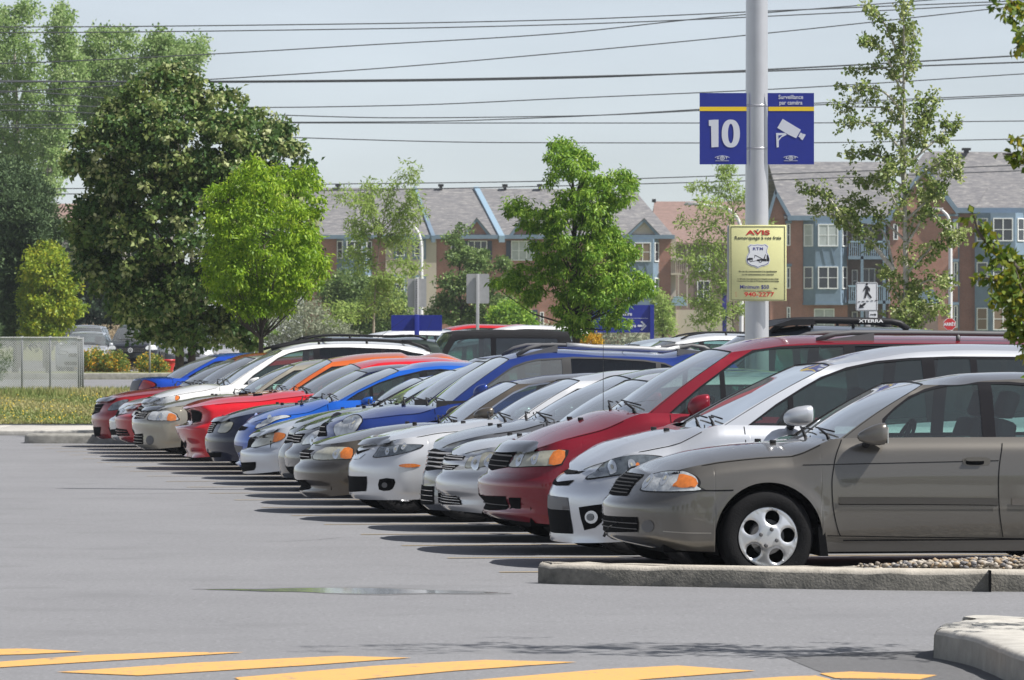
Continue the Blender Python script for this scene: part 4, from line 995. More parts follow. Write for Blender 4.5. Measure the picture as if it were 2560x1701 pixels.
# left block
b = Bld('apartment_building', 'long grey-roofed brick and cream apartment block behind the middle trees, blue trim', 400, 1280)
b.box('wall', 760, 835, 588, 870, 0, 9, BR); b.box('wall', 835, 931, 588, 870, .02, 9, BR); b.box('wall', 931, 964, 588, 870, 0, 9, BR); b.box('cream_wall', 964, 1091, 588, 870, -.25, 9, CRM); b.box('wall', 1091, 1350, 588, 870, 0, 9, BR); b.box('wall', 1350, 1560, 588, 870, .01, 9, BR)
b.box('cream_wall', 1560, 1646, 588, 870, -.1, 9, CRM); b.box('wall', 1646, 1677, 588, 870, 0, 9, BR); b.box('cream_wall', 1677, 1690, 588, 870, .5, 9, CRM)
b.roof([(740, 591, -.5), (1684, 591, -.5), (1596, 478, 5), (1400, 468, 5), (740, 464, 5)], RFG); b.roof([(1684, 591, -.5), (1690, 591, 9), (1596, 478, 5)], RFG); b.roof([(740, 464, 5), (1400, 468, 5), (1596, 478, 5), (1690, 600, 9.6), (740, 600, 9.6)], RFG)
b.box('fascia', 745, 1686, 588, 598, -.62, -.42, BLU)
for x0, x1, m_ in ((1029, 1085, BLU), (1183, 1258, BLUL)): w_ = 9 if m_ is BLU else 13; b.roof([(x1-w_+3, 590, -.7), (x1+4, 590, -.7), (x0+w_, 462, 4.9), (x0, 462, 4.9)], m_, 'firewall_parapet', .5)
def gable(b, xc, yp, x0, x1, yb, wallm, f=-.3, side=BLU, dep=3.5):
    b.poly('gable_wall', [(x0, yb), (xc, yp), (x1, yb)], f, f+.3, wallm)
    for xa in (x0, x1):
        e = -6 if xa < xc else 6; b.poly('gable_trim', [(xa+e, yb+3), (xc, yp-5), (xc, yp+4), (xa-e*.3, yb+6)] if xa < xc else [(xc, yp+4), (xc, yp-5), (xa+e, yb+3), (xa-e*.3, yb+6)], f-.25, f-.02, side)
        b.roof([(xa+e, yb+2, f-.3), (xc, yp-6, f-.3), (xc, yp-6, f+dep), ] if xa < xc else [(xc, yp-6, f-.3), (xa+e, yb+2, f-.3), (xc, yp-6, f+dep)], RFG, 'gable_roof', .06)
gable(b, 1192, 550, 1160, 1226, 590, BR); gable(b, 1307, 550, 1275, 1340, 590, BR); gable(b, 1610, 551, 1566, 1648, 590, CRM)
b.bay(841, 931, 862, 912, 598, 790, [(603, 647), (690, 735)])
for y0, y1 in ((603, 641), (694, 728)):
    for x0, x1 in ((990, 1012), (1036, 1060)): b.box('window_trim', x0-5, x1+5, y0-6, y1+8, -.31, -.24, BLU); b.win(x0, x1, y0, y1, -.33, cols=1)
for x0, x1 in ((1170, 1218), (1278, 1336)):
    b.win(x0, x1, 602, 652, -.02, CURT if x0 > 1200 else None, 3)
    for xa, xb_ in ((x0-13, x0-1), (x1+1, x1+12)): b.box('shutter', xa, xb_, 603, 651, -.08, -.005, SHT)
b.win(1127, 1142, 604, 640, -.02, cols=1); b.win(1287, 1330, 775, 815, -.02, None, 2); b.box('shutter', 1332, 1344, 775, 818, -.08, -.005, SHT); b.win(1350, 1360, 780, 815, -.02, cols=1)
b.bay(1568, 1648, 1580, 1632, 598, 762, [(607, 655), (695, 740)], (BLIND, None, None))
for i, y0 in enumerate((645, 683)): b.box('balcony_floor', 1677, 1718, y0, y0+5, -.5, 1.2, CRM)
for i in range(9): x = 1678+i*5; b.box('baluster', x, x+1, 652, 683, -.48, -.44, CRM)
b.box('balcony_rail', 1677, 1718, 650, 653, -.5, -.42, CRM); b.box('balcony_post', 1716, 1719, 620, 770, -.5, -.36, CRM); b.box('balcony_post', 1694, 1697, 688, 750, -.5, -.36, CRM)
b.poly('porch_roof', [(1675, 765), (1684, 742), (1706, 742), (1718, 765)], -.9, .5, BLUL)
for xv in (840, 1100, 1262, 1350): b.box('roof_vent', xv-7, xv+7, 456, 462, 4.6, 5.2, BLK); b.box('roof_vent', xv-4, xv+4, 461, 470, 4.7, 5.1, BLK)
# brown-roofed building
b = Bld('apartment_building', 'brown-roofed brick apartment building behind the pole, mostly covered by a thin tree', 430, 1750)
b.box('wall', 1680, 1925, 606, 868, 0, 9, BRD); b.roof([(1625, 608, -.4), (1930, 608, -.4), (1930, 500, 5), (1640, 500, 5)], RFB); b.roof([(1640, 500, 5), (1930, 500, 5), (1930, 612, 10), (1625, 612, 10)], RFB); b.box('cream_wall', 1655, 1690, 592, 868, -.4, .2, CRM)
b.win(1743, 1775, 702, 752, -.02); b.win(1742, 1776, 640, 680, -.02, CURT); b.box('roof_vent', 1634, 1644, 494, 502, 4.8, 5.3, BLK); b.box('cream_wall', 1690, 1830, 775, 868, -.1, .1, CRM)
# right block
b = Bld('apartment_building', 'large red brick apartment block with slate-blue bay windows at the right', 360, 2250)
b.box('wall', 1925, 2119, 545, 872, 0, 9, BR); b.box('wall', 2119, 2222, 545, 872, 1.6, 9, BRD); b.box('wall', 2222, 2395, 540, 872, 0, 9, BR); b.box('wall', 2395, 2640, 535, 872, .6, 9, BR)
b.roof([(1960, 543, -.5), (2235, 543, -.5), (2235, 398, 5.5), (1930, 398, 5.5)], RFG); b.roof([(1930, 398, 5.5), (2240, 398, 5.5), (2235, 560, 12), (1930, 560, 12)], RFG)
b.roof([(2380, 523, .1), (2680, 523, .1), (2680, 374, 6), (2350, 371, 6)], RFG); b.roof([(2210, 520, 2.5), (2382, 523, .1), (2352, 371, 6), (2330, 372, 6)], RFG); b.roof([(2330, 372, 6), (2680, 374, 6), (2680, 540, 12), (2300, 540, 12)], RFG)
b.roof([(2436, 522, .0), (2482, 463, 2.2), (2530, 522, .0)], RFG, 'bay_hip_roof', .05)
b.box('fascia', 1968, 2230, 540, 552, -.65, -.4, BLU); b.box('fascia', 2390, 2660, 520, 533, -.1, .1, BLU); b.box('brick_corner', 1973, 2006, 552, 872, -.06, 0, BR)
b.poly('gable_wall', [(1922, 548), (1938, 482), (1975, 548)], -.2, .2, BR); b.poly('gable_trim', [(1912, 556), (1938, 472), (1941, 484), (1922, 552)], -.5, -.22, BLU); b.poly('gable_trim', [(1938, 472), (1980, 545), (1972, 549), (1936, 484)], -.5, -.22, BLU)
b.poly('gable_wall', [(2225, 541), (2311, 424), (2391, 534)], -.2, .2, BR); b.poly('gable_trim', [(2311, 412), (2400, 530), (2390, 536), (2308, 426)], -.5, -.22, BLU); b.poly('gable_trim', [(2216, 545), (2311, 412), (2312, 426), (2226, 545)], -.5, -.22, BLU)
b.box('band_trim', 2240, 2395, 536, 541, -.12, -.01, BLU); b.win(2292, 2306, 455, 492, -.22, cols=1)
b.bay(2006, 2119, 2037, 2100, 552, 760, [(561, 617), (667, 723)], (CURT, PANE))
b.win(2035, 2086, 772, 818, -.02, CURT); b.bay(2437, 2563, 2474, 2536, 533, 868, [(546, 604), (656, 716), (770, 826)], (PANE, PANE, BLIND)); b.win(1967, 1976, 768, 800, -.03, cols=1)
for x0, y0, y1 in ((1966, 560, 615), (1966, 668, 722), (2384, 556, 612), (2384, 656, 716), (2384, 764, 820)): b.win(x0+0, x0+10, y0, y1, -.02, None, 1); b.box('window_cap', x0-3, x0+13, y0-8, y0-1, -.2, -.01, BLU)
b.win(2233, 2245, 560, 600, -.02, cols=1); b.win(2232, 2246, 770, 800, -.02, cols=1)
for y0 in (641, 752):
    b.box('balcony_floor', 2119, 2224, y0, y0+8, -.7, 1.6, BLU)
    b.box('balcony_rail', 2119, 2222, y0-38, y0-34, -.7, -.62, BLUL)
    for i in range(21): x = 2121+i*5; b.box('baluster', x, x+1.6, y0-35, y0, -.68, -.64, BLUL)
for x in (2150, 2205): b.box('balcony_post', x, x+7, 552, 872, -.7, -.5, BLU)
b.box('balcony_header', 2119, 2224, 552, 562, -.75, -.5, BLU)
for y0, y1 in ((565, 632), (670, 744), (775, 860)): b.win(2160, 2192, y0, y1, 1.55, PANE, 2, 1); b.win(2133, 2148, y0+4, y1-14, 1.55, PANE, 1)
b.poly('porch_roof', [(2280, 768), (2300, 725), (2330, 725), (2348, 768)], -1.2, 0, BLU); b.box('door_recess', 2290, 2345, 770, 868, -.05, -.01, BRD)
for xv, yv in ((2027, 388), (2433, 366)): b.box('roof_vent', xv-11, xv+11, yv-3, yv+3, 5.2, 5.8, BLK); b.box('roof_vent', xv-6, xv+6, yv+2, yv+10, 5.3, 5.7, BLK)
b.box('downpipe', 2396, 2400, 534, 870, .45, .6, BLU)
# house roof far left behind the maple
b = Bld('house', 'pale brown house roof just showing between the pine and the big maple', 300, 160)
b.box('wall', 60, 320, 560, 868, 0, 8, CRM); b.roof([(50, 560, -.5), (330, 560, -.5), (310, 505, 4), (70, 505, 4)], RFB); b.roof([(70, 505, 4), (310, 505, 4), (330, 565, 8.5), (50, 565, 8.5)], RFB)
# ---------------------------------------------------------------- signs, poles, wires
SB = M('sign_blue', (.013, .026, .25), .45, var=.05); SY = M('sign_yellow', (.76, .74, .36), .5, var=.04); SW = M('sign_white', (.78, .79, .80), .45); SR = M('sign_red', (.55, .03, .03), .45); SK = M('sign_black', (.02, .02, .025), .6); SNV = M('sign_navy', (.05, .05, .25), .5); SYL = M('sign_stripe_yellow', (.80, .56, .02), .5)
SG = M('sign_back_metal', (.42, .42, .42), .45, .35, var=.06); POL = M('painted_steel_pole', (.50, .50, .52), .28, .55, var=.05, vscale=3); SGR = M('sign_grey_white', (.60, .62, .68), .5)
def text(st, size, x, z, y, mat, parent, name='lettering', bold=0, sx=1, align='CENTER', shear=0, rot=0, space=1):
    cu = bpy.data.curves.new('t', 'FONT'); cu.body = st; cu.size = size; cu.align_x = align; cu.align_y = 'CENTER'; cu.offset = bold; cu.extrude = .001; cu.shear = shear; cu.space_character = space; cu.resolution_u = 4
    ob = bpy.data.objects.new('t', cu); C.objects.link(ob); bpy.context.view_layer.update()
    me = bpy.data.meshes.new_from_object(ob.evaluated_get(bpy.context.evaluated_depsgraph_get())); bpy.data.objects.remove(ob)
    me.name = name; me.materials.clear(); me.materials.append(mat); o = bpy.data.objects.new(name, me); C.objects.link(o); o.parent = parent
    o.rotation_euler = (rad(90), rot, 0); o.location = (x, y, z); o.scale = (sx, 1, 1); return o
class Plane:                                                  # maps photo pixels to local x,z on a plane at distance d, relative to an origin
    def __init__(s, d, root): s.d = d; s.o = root.location
    def x(s, px): return (px-1280)/F*s.d-s.o.x
    def z(s, py): return H-(py-YH)/F*s.d-s.o.z
    def m(s, n): return n/F*s.d
    def q(s, pts): return [(s.x(a), s.z(b_)) for a, b_ in pts]
def ell(cx, cy, rx, ry, n=28): return [(cx+rx*math.cos(2*math.pi*i/n), cy+ry*math.sin(2*math.pi*i/n)) for i in range(n)]
d = 57.0; r = empty('lamp_pole', ((1892-1280)/F*d, d, 0)); tag(r, 'thick pale grey steel pole rising out of the picture, carrying the blue and yellow signs', 'pole')
pr = [(-.2, .128), (1.6, .127), (3.5, .120), (4.6, .117), (6.5, .112), (9.5, .10)]
mb = MB(); mb.tube([(0, 0, z) for z, _ in pr], [q for _, q in pr], 40); mb.build('shaft', POL, r, True)
pl = Plane(d, r)
for py in (265, 372): mb = MB(); mb.lathe([(.118, pl.z(py)-.012), (.1215, pl.z(py)-.010), (.1215, pl.z(py)+.010), (.118, pl.z(py)+.012)], 40, axis='z'); mb.build('steel_band', POL, r, True)
MB().tube([(0, 0, -.02), (0, 0, .25)], .24, 24).build('concrete_footing', CONC, r, True)
zs_ = lambda *p: [(1680+a*.42105, 200+b_*.42105) for a, b_ in p]    # coordinates read off the enlarged sign picture
def amt(par, pl, cx, cy, y):
    k_ = .42105; q = MB()
    arc = lambda y0, h_, w_, t_: [(cx-w_+2*w_*i/16, y0-h_*math.sin(math.pi*i/16)) for i in range(17)]+[(cx+w_-2*w_*i/16, y0+t_-(h_)*math.sin(math.pi*i/16)) for i in range(17)]
    q.prism(pl.q(arc(cy-1.5, 4.2, 18, 1.3)), y-.003, y); q.prism(pl.q([(cx-17, cy+7), (cx+17, cy+7), (cx+17, cy+8), (cx-17, cy+8)]), y-.003, y)
    A = ell(cx, cy+1, 6.2, 5); B_ = ell(cx, cy+1, 4.4, 3.4); n_ = len(A); v = [(pl.x(a), y-.003, pl.z(b_)) for a, b_ in A+B_]; q.add(v, [(i, (i+1) % n_, n_+(i+1) % n_, n_+i) for i in range(n_)])
    q.build('emblem', SGR, par); text('M', pl.m(6.5), pl.x(cx), pl.z(cy+1), y-.003, SGR, par, bold=.001); text('A', pl.m(7.5), pl.x(cx-10.5), pl.z(cy+1), y-.003, SGR, par, bold=.001); text('T', pl.m(7.5), pl.x(cx+10.5), pl.z(cy+1), y-.003, SGR, par, bold=.001)
# blue 10 sign
def blue(name, label, quad):
    rr = empty(name, ((quad[0]-1280)/F*(d-.1), d-.1, H-(quad[3]-YH)/F*(d-.1))); tag(rr, label, 'sign'); p2 = Plane(d-.1, rr)
    MB().box((p2.x(quad[0]), -.004, p2.z(quad[3])), (p2.x(quad[1]), .004, p2.z(quad[2]))).build('panel', SB, rr); return rr, p2
rr, p2 = blue('sector_sign', 'blue sign reading 10 on the left of the big pole', (1749, 1866.5, 233, 411.5))
MB().box((p2.x(1749), -.007, p2.z(278)), (p2.x(1866.3), -.0045, p2.z(267.5))).build('yellow_stripe', SYL, rr)
q = MB(); q.prism(p2.q(zs_((218, 240), (246, 237), (276, 237), (276, 399), (234, 401), (232, 275), (219, 273))), -.008, -.005)
A = zs_(*[(349+54*math.copysign(abs(math.cos(t_))**.85, math.cos(t_)), 319+83*math.copysign(abs(math.sin(t_))**.9, math.sin(t_))) for t_ in np.linspace(0, 6.2832, 41)[:-1]]); B_ = zs_(*[(349+17*math.cos(t_), 319+58*math.sin(t_)) for t_ in np.linspace(0, 6.2832, 41)[:-1]])
n_ = 40; v = [(p2.x(a), -.008, p2.z(b_)) for a, b_ in A+B_]; q.add(v, [(i, (i+1) % n_, n_+(i+1) % n_, n_+i) for i in range(n_)]); q.build('numeral_10', SGR, rr); amt(rr, p2, 1805.5, 395, -.005)
rr, p2 = blue('surveillance_sign', 'blue camera surveillance sign on the right of the big pole', (1919, 2035, 233, 411.5))
MB().box((p2.x(1921), -.007, p2.z(278)), (p2.x(2035), -.0045, p2.z(267.5))).build('yellow_stripe', SYL, rr)
text('Surveillance', p2.m(14.5), p2.x(1977), p2.z(243.5), -.006, SGR, rr, bold=.0009, sx=.9); text('par caméra', p2.m(14.5), p2.x(1977), p2.z(257.5), -.006, SGR, rr, bold=.0009, sx=.88)
q = MB()
for pg in (((657, 232), (765, 297), (737, 347), (690, 325), (625, 285)), ((763, 313), (778, 322), (764, 346), (750, 338)), ((781, 320), (794, 326), (775, 359), (761, 349)), ((618, 316), (672, 316), (682, 326), (650, 342), (634, 362), (634, 400), (621, 402))): q.prism(p2.q(zs_(*pg)), -.008, -.005)
q.build('camera_symbol', SGR, rr); MB().prism(p2.q(zs_((632, 330), (655, 328), (633, 350))), -.0095, -.0085).build('bracket_gap', SB, rr); amt(rr, p2, 1977, 395, -.005)
# yellow towing sign
d3 = d-.16; rr = empty('towing_notice', ((1893.5-1280)/F*d3, d3, H-(752-YH)/F*d3)); tag(rr, 'yellow towing notice with red AVIS heading, strapped to the big pole', 'sign'); p2 = Plane(d3, rr)
MB().box((p2.x(1823), -.012, p2.z(753)), (p2.x(1966), .012, p2.z(563))).build('panel', SY, rr, bevel=.004); MB().box((p2.x(1818), -.004, p2.z(754)), (p2.x(1824), .022, p2.z(564))).build('side_flange', SG, rr)
q = MB()
for x0, x1, y0, y1 in ((1827, 1962.5, 566.5, 567.6), (1827, 1962.5, 750, 751.1), (1827, 1828.1, 566.5, 751), (1961.4, 1962.5, 566.5, 751)): q.box((p2.x(x0), -.0145, p2.z(y1)), (p2.x(x1), -.0125, p2.z(y0)))
q.build('border_line', SK, rr)
za = lambda *p: [(1740+a*.1467, 540+b_*.1467) for a, b_ in p]
T_ = lambda st, x, y, h_, m_, **k_: text(st, p2.m(h_), p2.x(1740+x*.1467), p2.z(540+y*.1467), -.0135, m_, rr, **k_)
T_('AVIS', 1058, 290, 15.2, SR, sx=1.95, bold=.0022); T_('Remorquage à vos frais', 1055, 378, 11.5, SK, sx=1.08)
T_('En cas de contrevention à la signalisation', 1055, 948, 6.2, SK, sx=.93, bold=0); T_('ou de stationnement non autorisé', 1055, 1000, 6.2, SK, sx=.93, bold=0)
T_('un véhicule remorqué peut être récupéré en tout temps', 1055, 1075, 4.9, SK, sx=.93); T_("à l'expiration d'un délai de 30 minutes après le remorquage", 1055, 1113, 4.9, SK, sx=.9)
T_('Minimum $50', 995, 1215, 13.2, SNV, sx=1.0, bold=.0006); T_('+tx', 1355, 1237, 6, SK); T_('renseignements en composant le numéro', 1050, 1281, 4.2, SK); T_('940-2277', 1075, 1343, 15, SR, sx=1.3, bold=.0012)
for i, ch in enumerate('514'): T_(ch, 680, 1312+i*30, 4.5, SR)
for x, y in ((1053, 240), (1045, 1380)): MB().prism(p2.q(za(*ell(x, y, 14, 14, 10))), -.018, -.012).build('bolt', SG, rr)
sh = [(935, 492), (985, 502), (1050, 492), (1120, 502), (1175, 490), (1225, 527), (1208, 575), (1205, 625), (1235, 680), (1250, 750), (1232, 810), (1180, 840), (1110, 855), (1053, 882), (1000, 856), (930, 840), (880, 805), (862, 745), (880, 680), (910, 625), (908, 575), (892, 527)]
cen = (1055, 680); gr = lambda k_: [(cen[0]+(a-cen[0])*k_, cen[1]+(b_-cen[1])*k_) for a, b_ in sh]
MB().prism(p2.q(za(*gr(1.07))), -.0138, -.0125).build('shield_halo', SW, rr); s_ = MB().prism(p2.q(za(*gr(1.0))), -.015, -.0139).build('shield_border', SNV, rr); MB().prism(p2.q(za(*gr(.955))), -.0162, -.0151).build('shield_field', SW, rr)
text('RTM', p2.m(9.5), p2.x(1740+1055*.1467), p2.z(540+565*.1467), -.0163, SNV, rr, sx=1.25, bold=.001, space=1.2)
q = MB()
for pg in (((1030, 770), (1040, 745), (1120, 735), (1150, 730), (1180, 655), (1190, 655), (1170, 735), (1200, 735), (1200, 775), (1130, 775), (1110, 750), (1085, 750), (1065, 775)), ((995, 672), (1010, 668), (1040, 680), (1140, 735), (1125, 742), (1035, 690), (1002, 682), (1001, 720), (996, 720)), ((1205, 665), (1215, 665), (1248, 725), (1245, 775), (1205, 775)),
           ((868, 735), (905, 715), (960, 715), (975, 740), (955, 748), (935, 735), (915, 755), (880, 765)), ((960, 775), (1060, 755), (1062, 760), (962, 781))): q.prism(p2.q(za(*pg)), -.0172, -.0163)
for cx, cy in ((937, 763), (1096, 775)):
    A = ell(cx, cy, 26, 24); B_ = ell(cx, cy, 15, 14); v = [(p2.x(1740+a*.1467), -.0174, p2.z(540+b_*.1467)) for a, b_ in A+B_]; q.add(v, [(i, (i+1) % 28, 28+(i+1) % 28, 28+i) for i in range(28)])
q.build('tow_truck_drawing', SK, rr)
# sign backs and small signs
def post_sign(name, label, d, post, top, rect, mat, pm=SG, round_=.03, cat='sign', back=False, group=None):
    zg = tz_(d); rr = empty(name, (((post[0]+post[1])/2-1280)/F*d, d, zg)); tag(rr, label, cat, group); p = Plane(d, rr); w_ = p.m(post[1]-post[0])/2
    f = -.04 if not back else .04; MB().box((-w_, -w_*.6, -.3), (w_, w_*.6, p.z(top))).build('post', pm, rr, bevel=.005)
    x0, x1, y0, y1 = rect; q = []; X0, X1, Z0, Z1 = p.x(x0), p.x(x1), p.z(y1), p.z(y0); R = round_
    for cx, cz, a0 in ((X1-R, Z1-R, 0), (X0+R, Z1-R, 90), (X0+R, Z0+R, 180), (X1-R, Z0+R, 270)):
        for k_ in range(5): a = rad(a0+22.5*k_); q.append((cx+R*math.cos(a), cz+R*math.sin(a)))
    MB().prism(q, f-.003, f+.003).build('panel', mat, rr); return rr, p
rr, p = post_sign('road_sign', 'back of a grey road sign on a perforated post, above the plain blue board', 112, (1036, 1047), 696, (1019, 1066, 697, 768), SG, back=True, group=None)
q = MB()
for i in range(26): z = p.z(700+i*4.4); q.prism(ell(0, z, .012, .012, 8), -.034, -.030)
q.build('punched_holes', SK, rr)
rr, p = post_sign('road_sign', 'back of a pale grey road sign standing nearer the middle tree', 118, (1190, 1198), 686, (1166, 1223, 685, 759), SG, back=True)
rr, p = post_sign('blue_board', 'plain dark blue board on a square blue post below the perforated grey sign', 98, (1036, 1048), 787, (978, 1105, 788, 828), SB, SB, .01, back=True)
# direction sign
d = 132; rr = empty('direction_sign', ((1545-1280)/F*d, d, tz_(d))); tag(rr, 'large blue direction sign with white arrow behind the middle tree', 'sign'); p = Plane(d, rr)
MB().box((p.x(1475), -.03, p.z(832)), (p.x(1626), .03, p.z(763))).build('panel', SB, rr); MB().box((p.x(1625), -.09, -.2), (p.x(1635), .09, p.z(762))).build('post', SB, rr); MB().box((p.x(1478), -.09, -.2), (p.x(1487), .09, p.z(762))).build('post', SB, rr)
MB().box((p.x(1480), -.034, p.z(796.6)), (p.x(1620), -.031, p.z(795.8))).build('divider_line', SGR, rr)
text('Pépinière', p.m(13), p.x(1580), p.z(785.5), -.034, SGR, rr, bold=.004, align='RIGHT'); text('Gare', p.m(12), p.x(1590), p.z(815), -.034, SGR, rr, bold=.004, align='RIGHT')
q = MB(); q.prism(p.q([(1594, 812.5), (1608, 812.5), (1601, 805), (1605, 803), (1616.5, 815), (1605, 827), (1601, 824.5), (1608, 817.5), (1594, 817.5)]), -.036, -.031); q.build('arrow', SGR, rr)
# crosswalk sign
rr, p = post_sign('crosswalk_sign', 'white pedestrian crossing sign with walking figure, in front of the brick block', 92, (2164, 2176), 712, (2139, 2194, 706, 778), SW, SG, .03)
pan = [o for o in rr.children if o.name.startswith('panel')][0]; tilt = rad(-4); zc = lambda *q_: [(1880+a*.2881, 600+b_*.2881) for a, b_ in q_]
q = MB()
for pg in (ell(995, 386, 10, 10, 12), ((985, 400), (1003, 400), (1024, 425), (1020, 448), (1012, 448), (1010, 430), (1005, 452), (1040, 500), (1028, 509), (995, 470), (985, 508), (970, 506), (980, 462), (985, 425), (975, 435), (968, 448), (962, 443), (972, 420)),
           ((918, 536), (938, 534), (938, 540), (918, 542)), ((952, 533), (975, 531), (975, 537), (952, 539)), ((990, 530), (1012, 529), (1012, 535), (990, 536)), ((1028, 527), (1050, 526), (1050, 532), (1028, 533)), ((1065, 525), (1088, 524), (1088, 530), (1065, 531)),
           ((925, 595), (938, 556), (948, 566), (972, 547), (988, 550), (985, 560), (960, 580), (972, 588))): q.prism(p.q(zc(*pg)), -.0475, -.0435)
q.build('crossing_symbol', SK, rr)
bo = MB(); X0, X1, Z0, Z1 = p.x(2141), p.x(2192), p.z(776.5), p.z(707.5)
for bx_ in ((X0, X1, Z0, Z0+.006), (X0, X1, Z1-.006, Z1), (X0, X0+.006, Z0, Z1), (X1-.006, X1, Z0, Z1)): bo.box((bx_[0], -.0465, bx_[2]), (bx_[1], -.0435, bx_[3]))
bo.build('border_line', SK, rr); MB().box((p.x(2172), -.045, p.z(797)), (p.x(2193), -.04, p.z(779))).build('arrow_plate', SW, rr)
MB().prism(p.q([(2175, 786), (2186, 786), (2186, 783.5), (2191, 787.5), (2186, 791), (2186, 788.5), (2175, 788.5)]), -.048, -.046).build('small_arrow', SK, rr)
# stop sign
d = 140; rr = empty('stop_sign', ((2374-1280)/F*d, d, tz_(d))); tag(rr, 'red octagonal stop sign seen above the minivan roof, far right', 'sign'); p = Plane(d, rr)
MB().tube([(0, 0, -.2), (0, 0, p.z(812))], .03, 8).build('post', SG, rr); oc = lambda k_: [(2374+k_*math.cos(rad(22.5+45*i)), 811+k_*math.sin(rad(22.5+45*i))) for i in range(8)]
MB().prism(p.q(oc(16.6)), -.05, -.04).build('white_rim', SW, rr); MB().prism(p.q(oc(15.4)), -.056, -.051).build('red_face', SR, rr); text('ARRÊT', p.m(10.5), 0, p.z(811.5), -.058, SW, rr, bold=.004, sx=.95)
# thin street lamps
def street_lamp(label, pts, d, r0=.05):
    zg = tz_(d); P_ = [P(a, b_, d) for a, b_ in pts]; rr = empty('street_lamp', (P_[-1].x, d, zg)); tag(rr, label, 'street lamp', 'thin white street lamps'); q = [tuple(v-rr.location) for v in P_]; q = crom(q, 4, False)+[(0, 0, -.2)]
    MB().tube(q, [r0*.6+r0*.6*min(1, i/len(q)) for i in range(len(q))], 8).build('curved_pole', M('white_lamp_pole', (.62, .62, .6), .5), rr, True)
    a = Vector(q[0]); MB().prism([(a.x-.55, a.z-.05), (a.x+.05, a.z-.07), (a.x+.1, a.z+.06), (a.x-.45, a.z+.08)], -.12, .12).build('lamp_head', SG, rr, bevel=.02)
street_lamp('white gooseneck street lamp left of the middle tree', [(1006, 549), (1020, 555), (1035, 567), (1048, 590), (1053, 625), (1053, 700), (1052, 830)], 240, .085)
street_lamp('white gooseneck street lamp in front of the right brick block', [(2352, 524), (2362, 532), (2371, 545), (2375, 570), (2376, 650), (2376, 860)], 240, .085)
street_lamp('white gooseneck street lamp mostly behind the thick pole', [(1740, 510), (1775, 515), (1800, 518), (1826, 527), (1842, 545), (1852, 580), (1854, 700), (1853, 860)], 240, .085)
MB_ = MB(); rr = empty('dark_post', ((1811-1280)/F*150, 150, tz_(150))); tag(rr, 'dark blue post left of the thick pole, below the yellow notice', 'post'); p = Plane(150, rr); MB_.box((p.x(1806), -.05, -.2), (p.x(1816), .05, p.z(733))).build('post', SNV, rr)
# power lines
WIR = M('power_line', (.045, .05, .055), .7)
lines = [((0, 68), (900, 60), (1400, 50), (1922, 28), (2560, 2)), ((0, 82), (900, 73), (1400, 62), (1922, 41), (2560, 8)), ((0, 159), (196, 152), (523, 136), (900, 114), (1400, 84), (1750, 47), (2560, -20)), ((-60, 235), (494, 201), (900, 175), (1400, 133), (1922, 83), (2560, 14)),
         ((0, 205), (494, 204), (1000, 200), (1400, 193), (1922, 178), (2560, 156)), ((0, 203), (494, 206), (1000, 203), (1400, 196), (1922, 174), (2560, 139)), ((0, 228), (300, 248), (654, 269), (1000, 264), (1400, 247), (1922, 224), (2560, 185)), ((0, 261), (662, 287), (1000, 295), (1400, 291), (1922, 268), (2560, 240)),
         ((0, 276), (700, 306), (1000, 305), (1400, 293), (1922, 264), (2560, 236)), ((0, 313), (726, 308), (1280, 308), (1922, 308), (2560, 303)), ((0, 319), (400, 330), (726, 344), (1280, 357), (1922, 358), (2560, 348)), ((0, 473), (808, 461), (1280, 455), (1922, 436), (2560, 413)), ((0, 486), (808, 477), (1280, 468), (1922, 451), (2560, 427))]
dn = ['highest', 'second from top', 'third from top on the left, rising steeply', 'rising from above the maple', 'thick middle, upper strand', 'thick middle, lower strand', 'first below the thick pair', 'second below the thick pair', 'third below the thick pair', 'level, behind the blue signs', 'sagging, just under the level one', 'low, upper of the pair over the roofs', 'low, lower of the pair over the roofs']
for i, l in enumerate(lines):
    D_ = 190+i*2.2; f_ = pchip([(-200, l[0][1]+(l[0][1]-l[1][1])*.2 if i == 3 else l[0][1])]+list(l)+[(2800, l[-1][1]+(l[-1][1]-l[-2][1])*.38)])
    q = [P(x, float(f_(x)), D_) for x in np.linspace(-200, 2800, 70)]; o = MB().tube(q, .030 if i in (4, 5) else .021, 5).build('power_line', WIR); tag(o, 'power line across the sky, '+dn[i], 'power line', 'power lines crossing the sky')
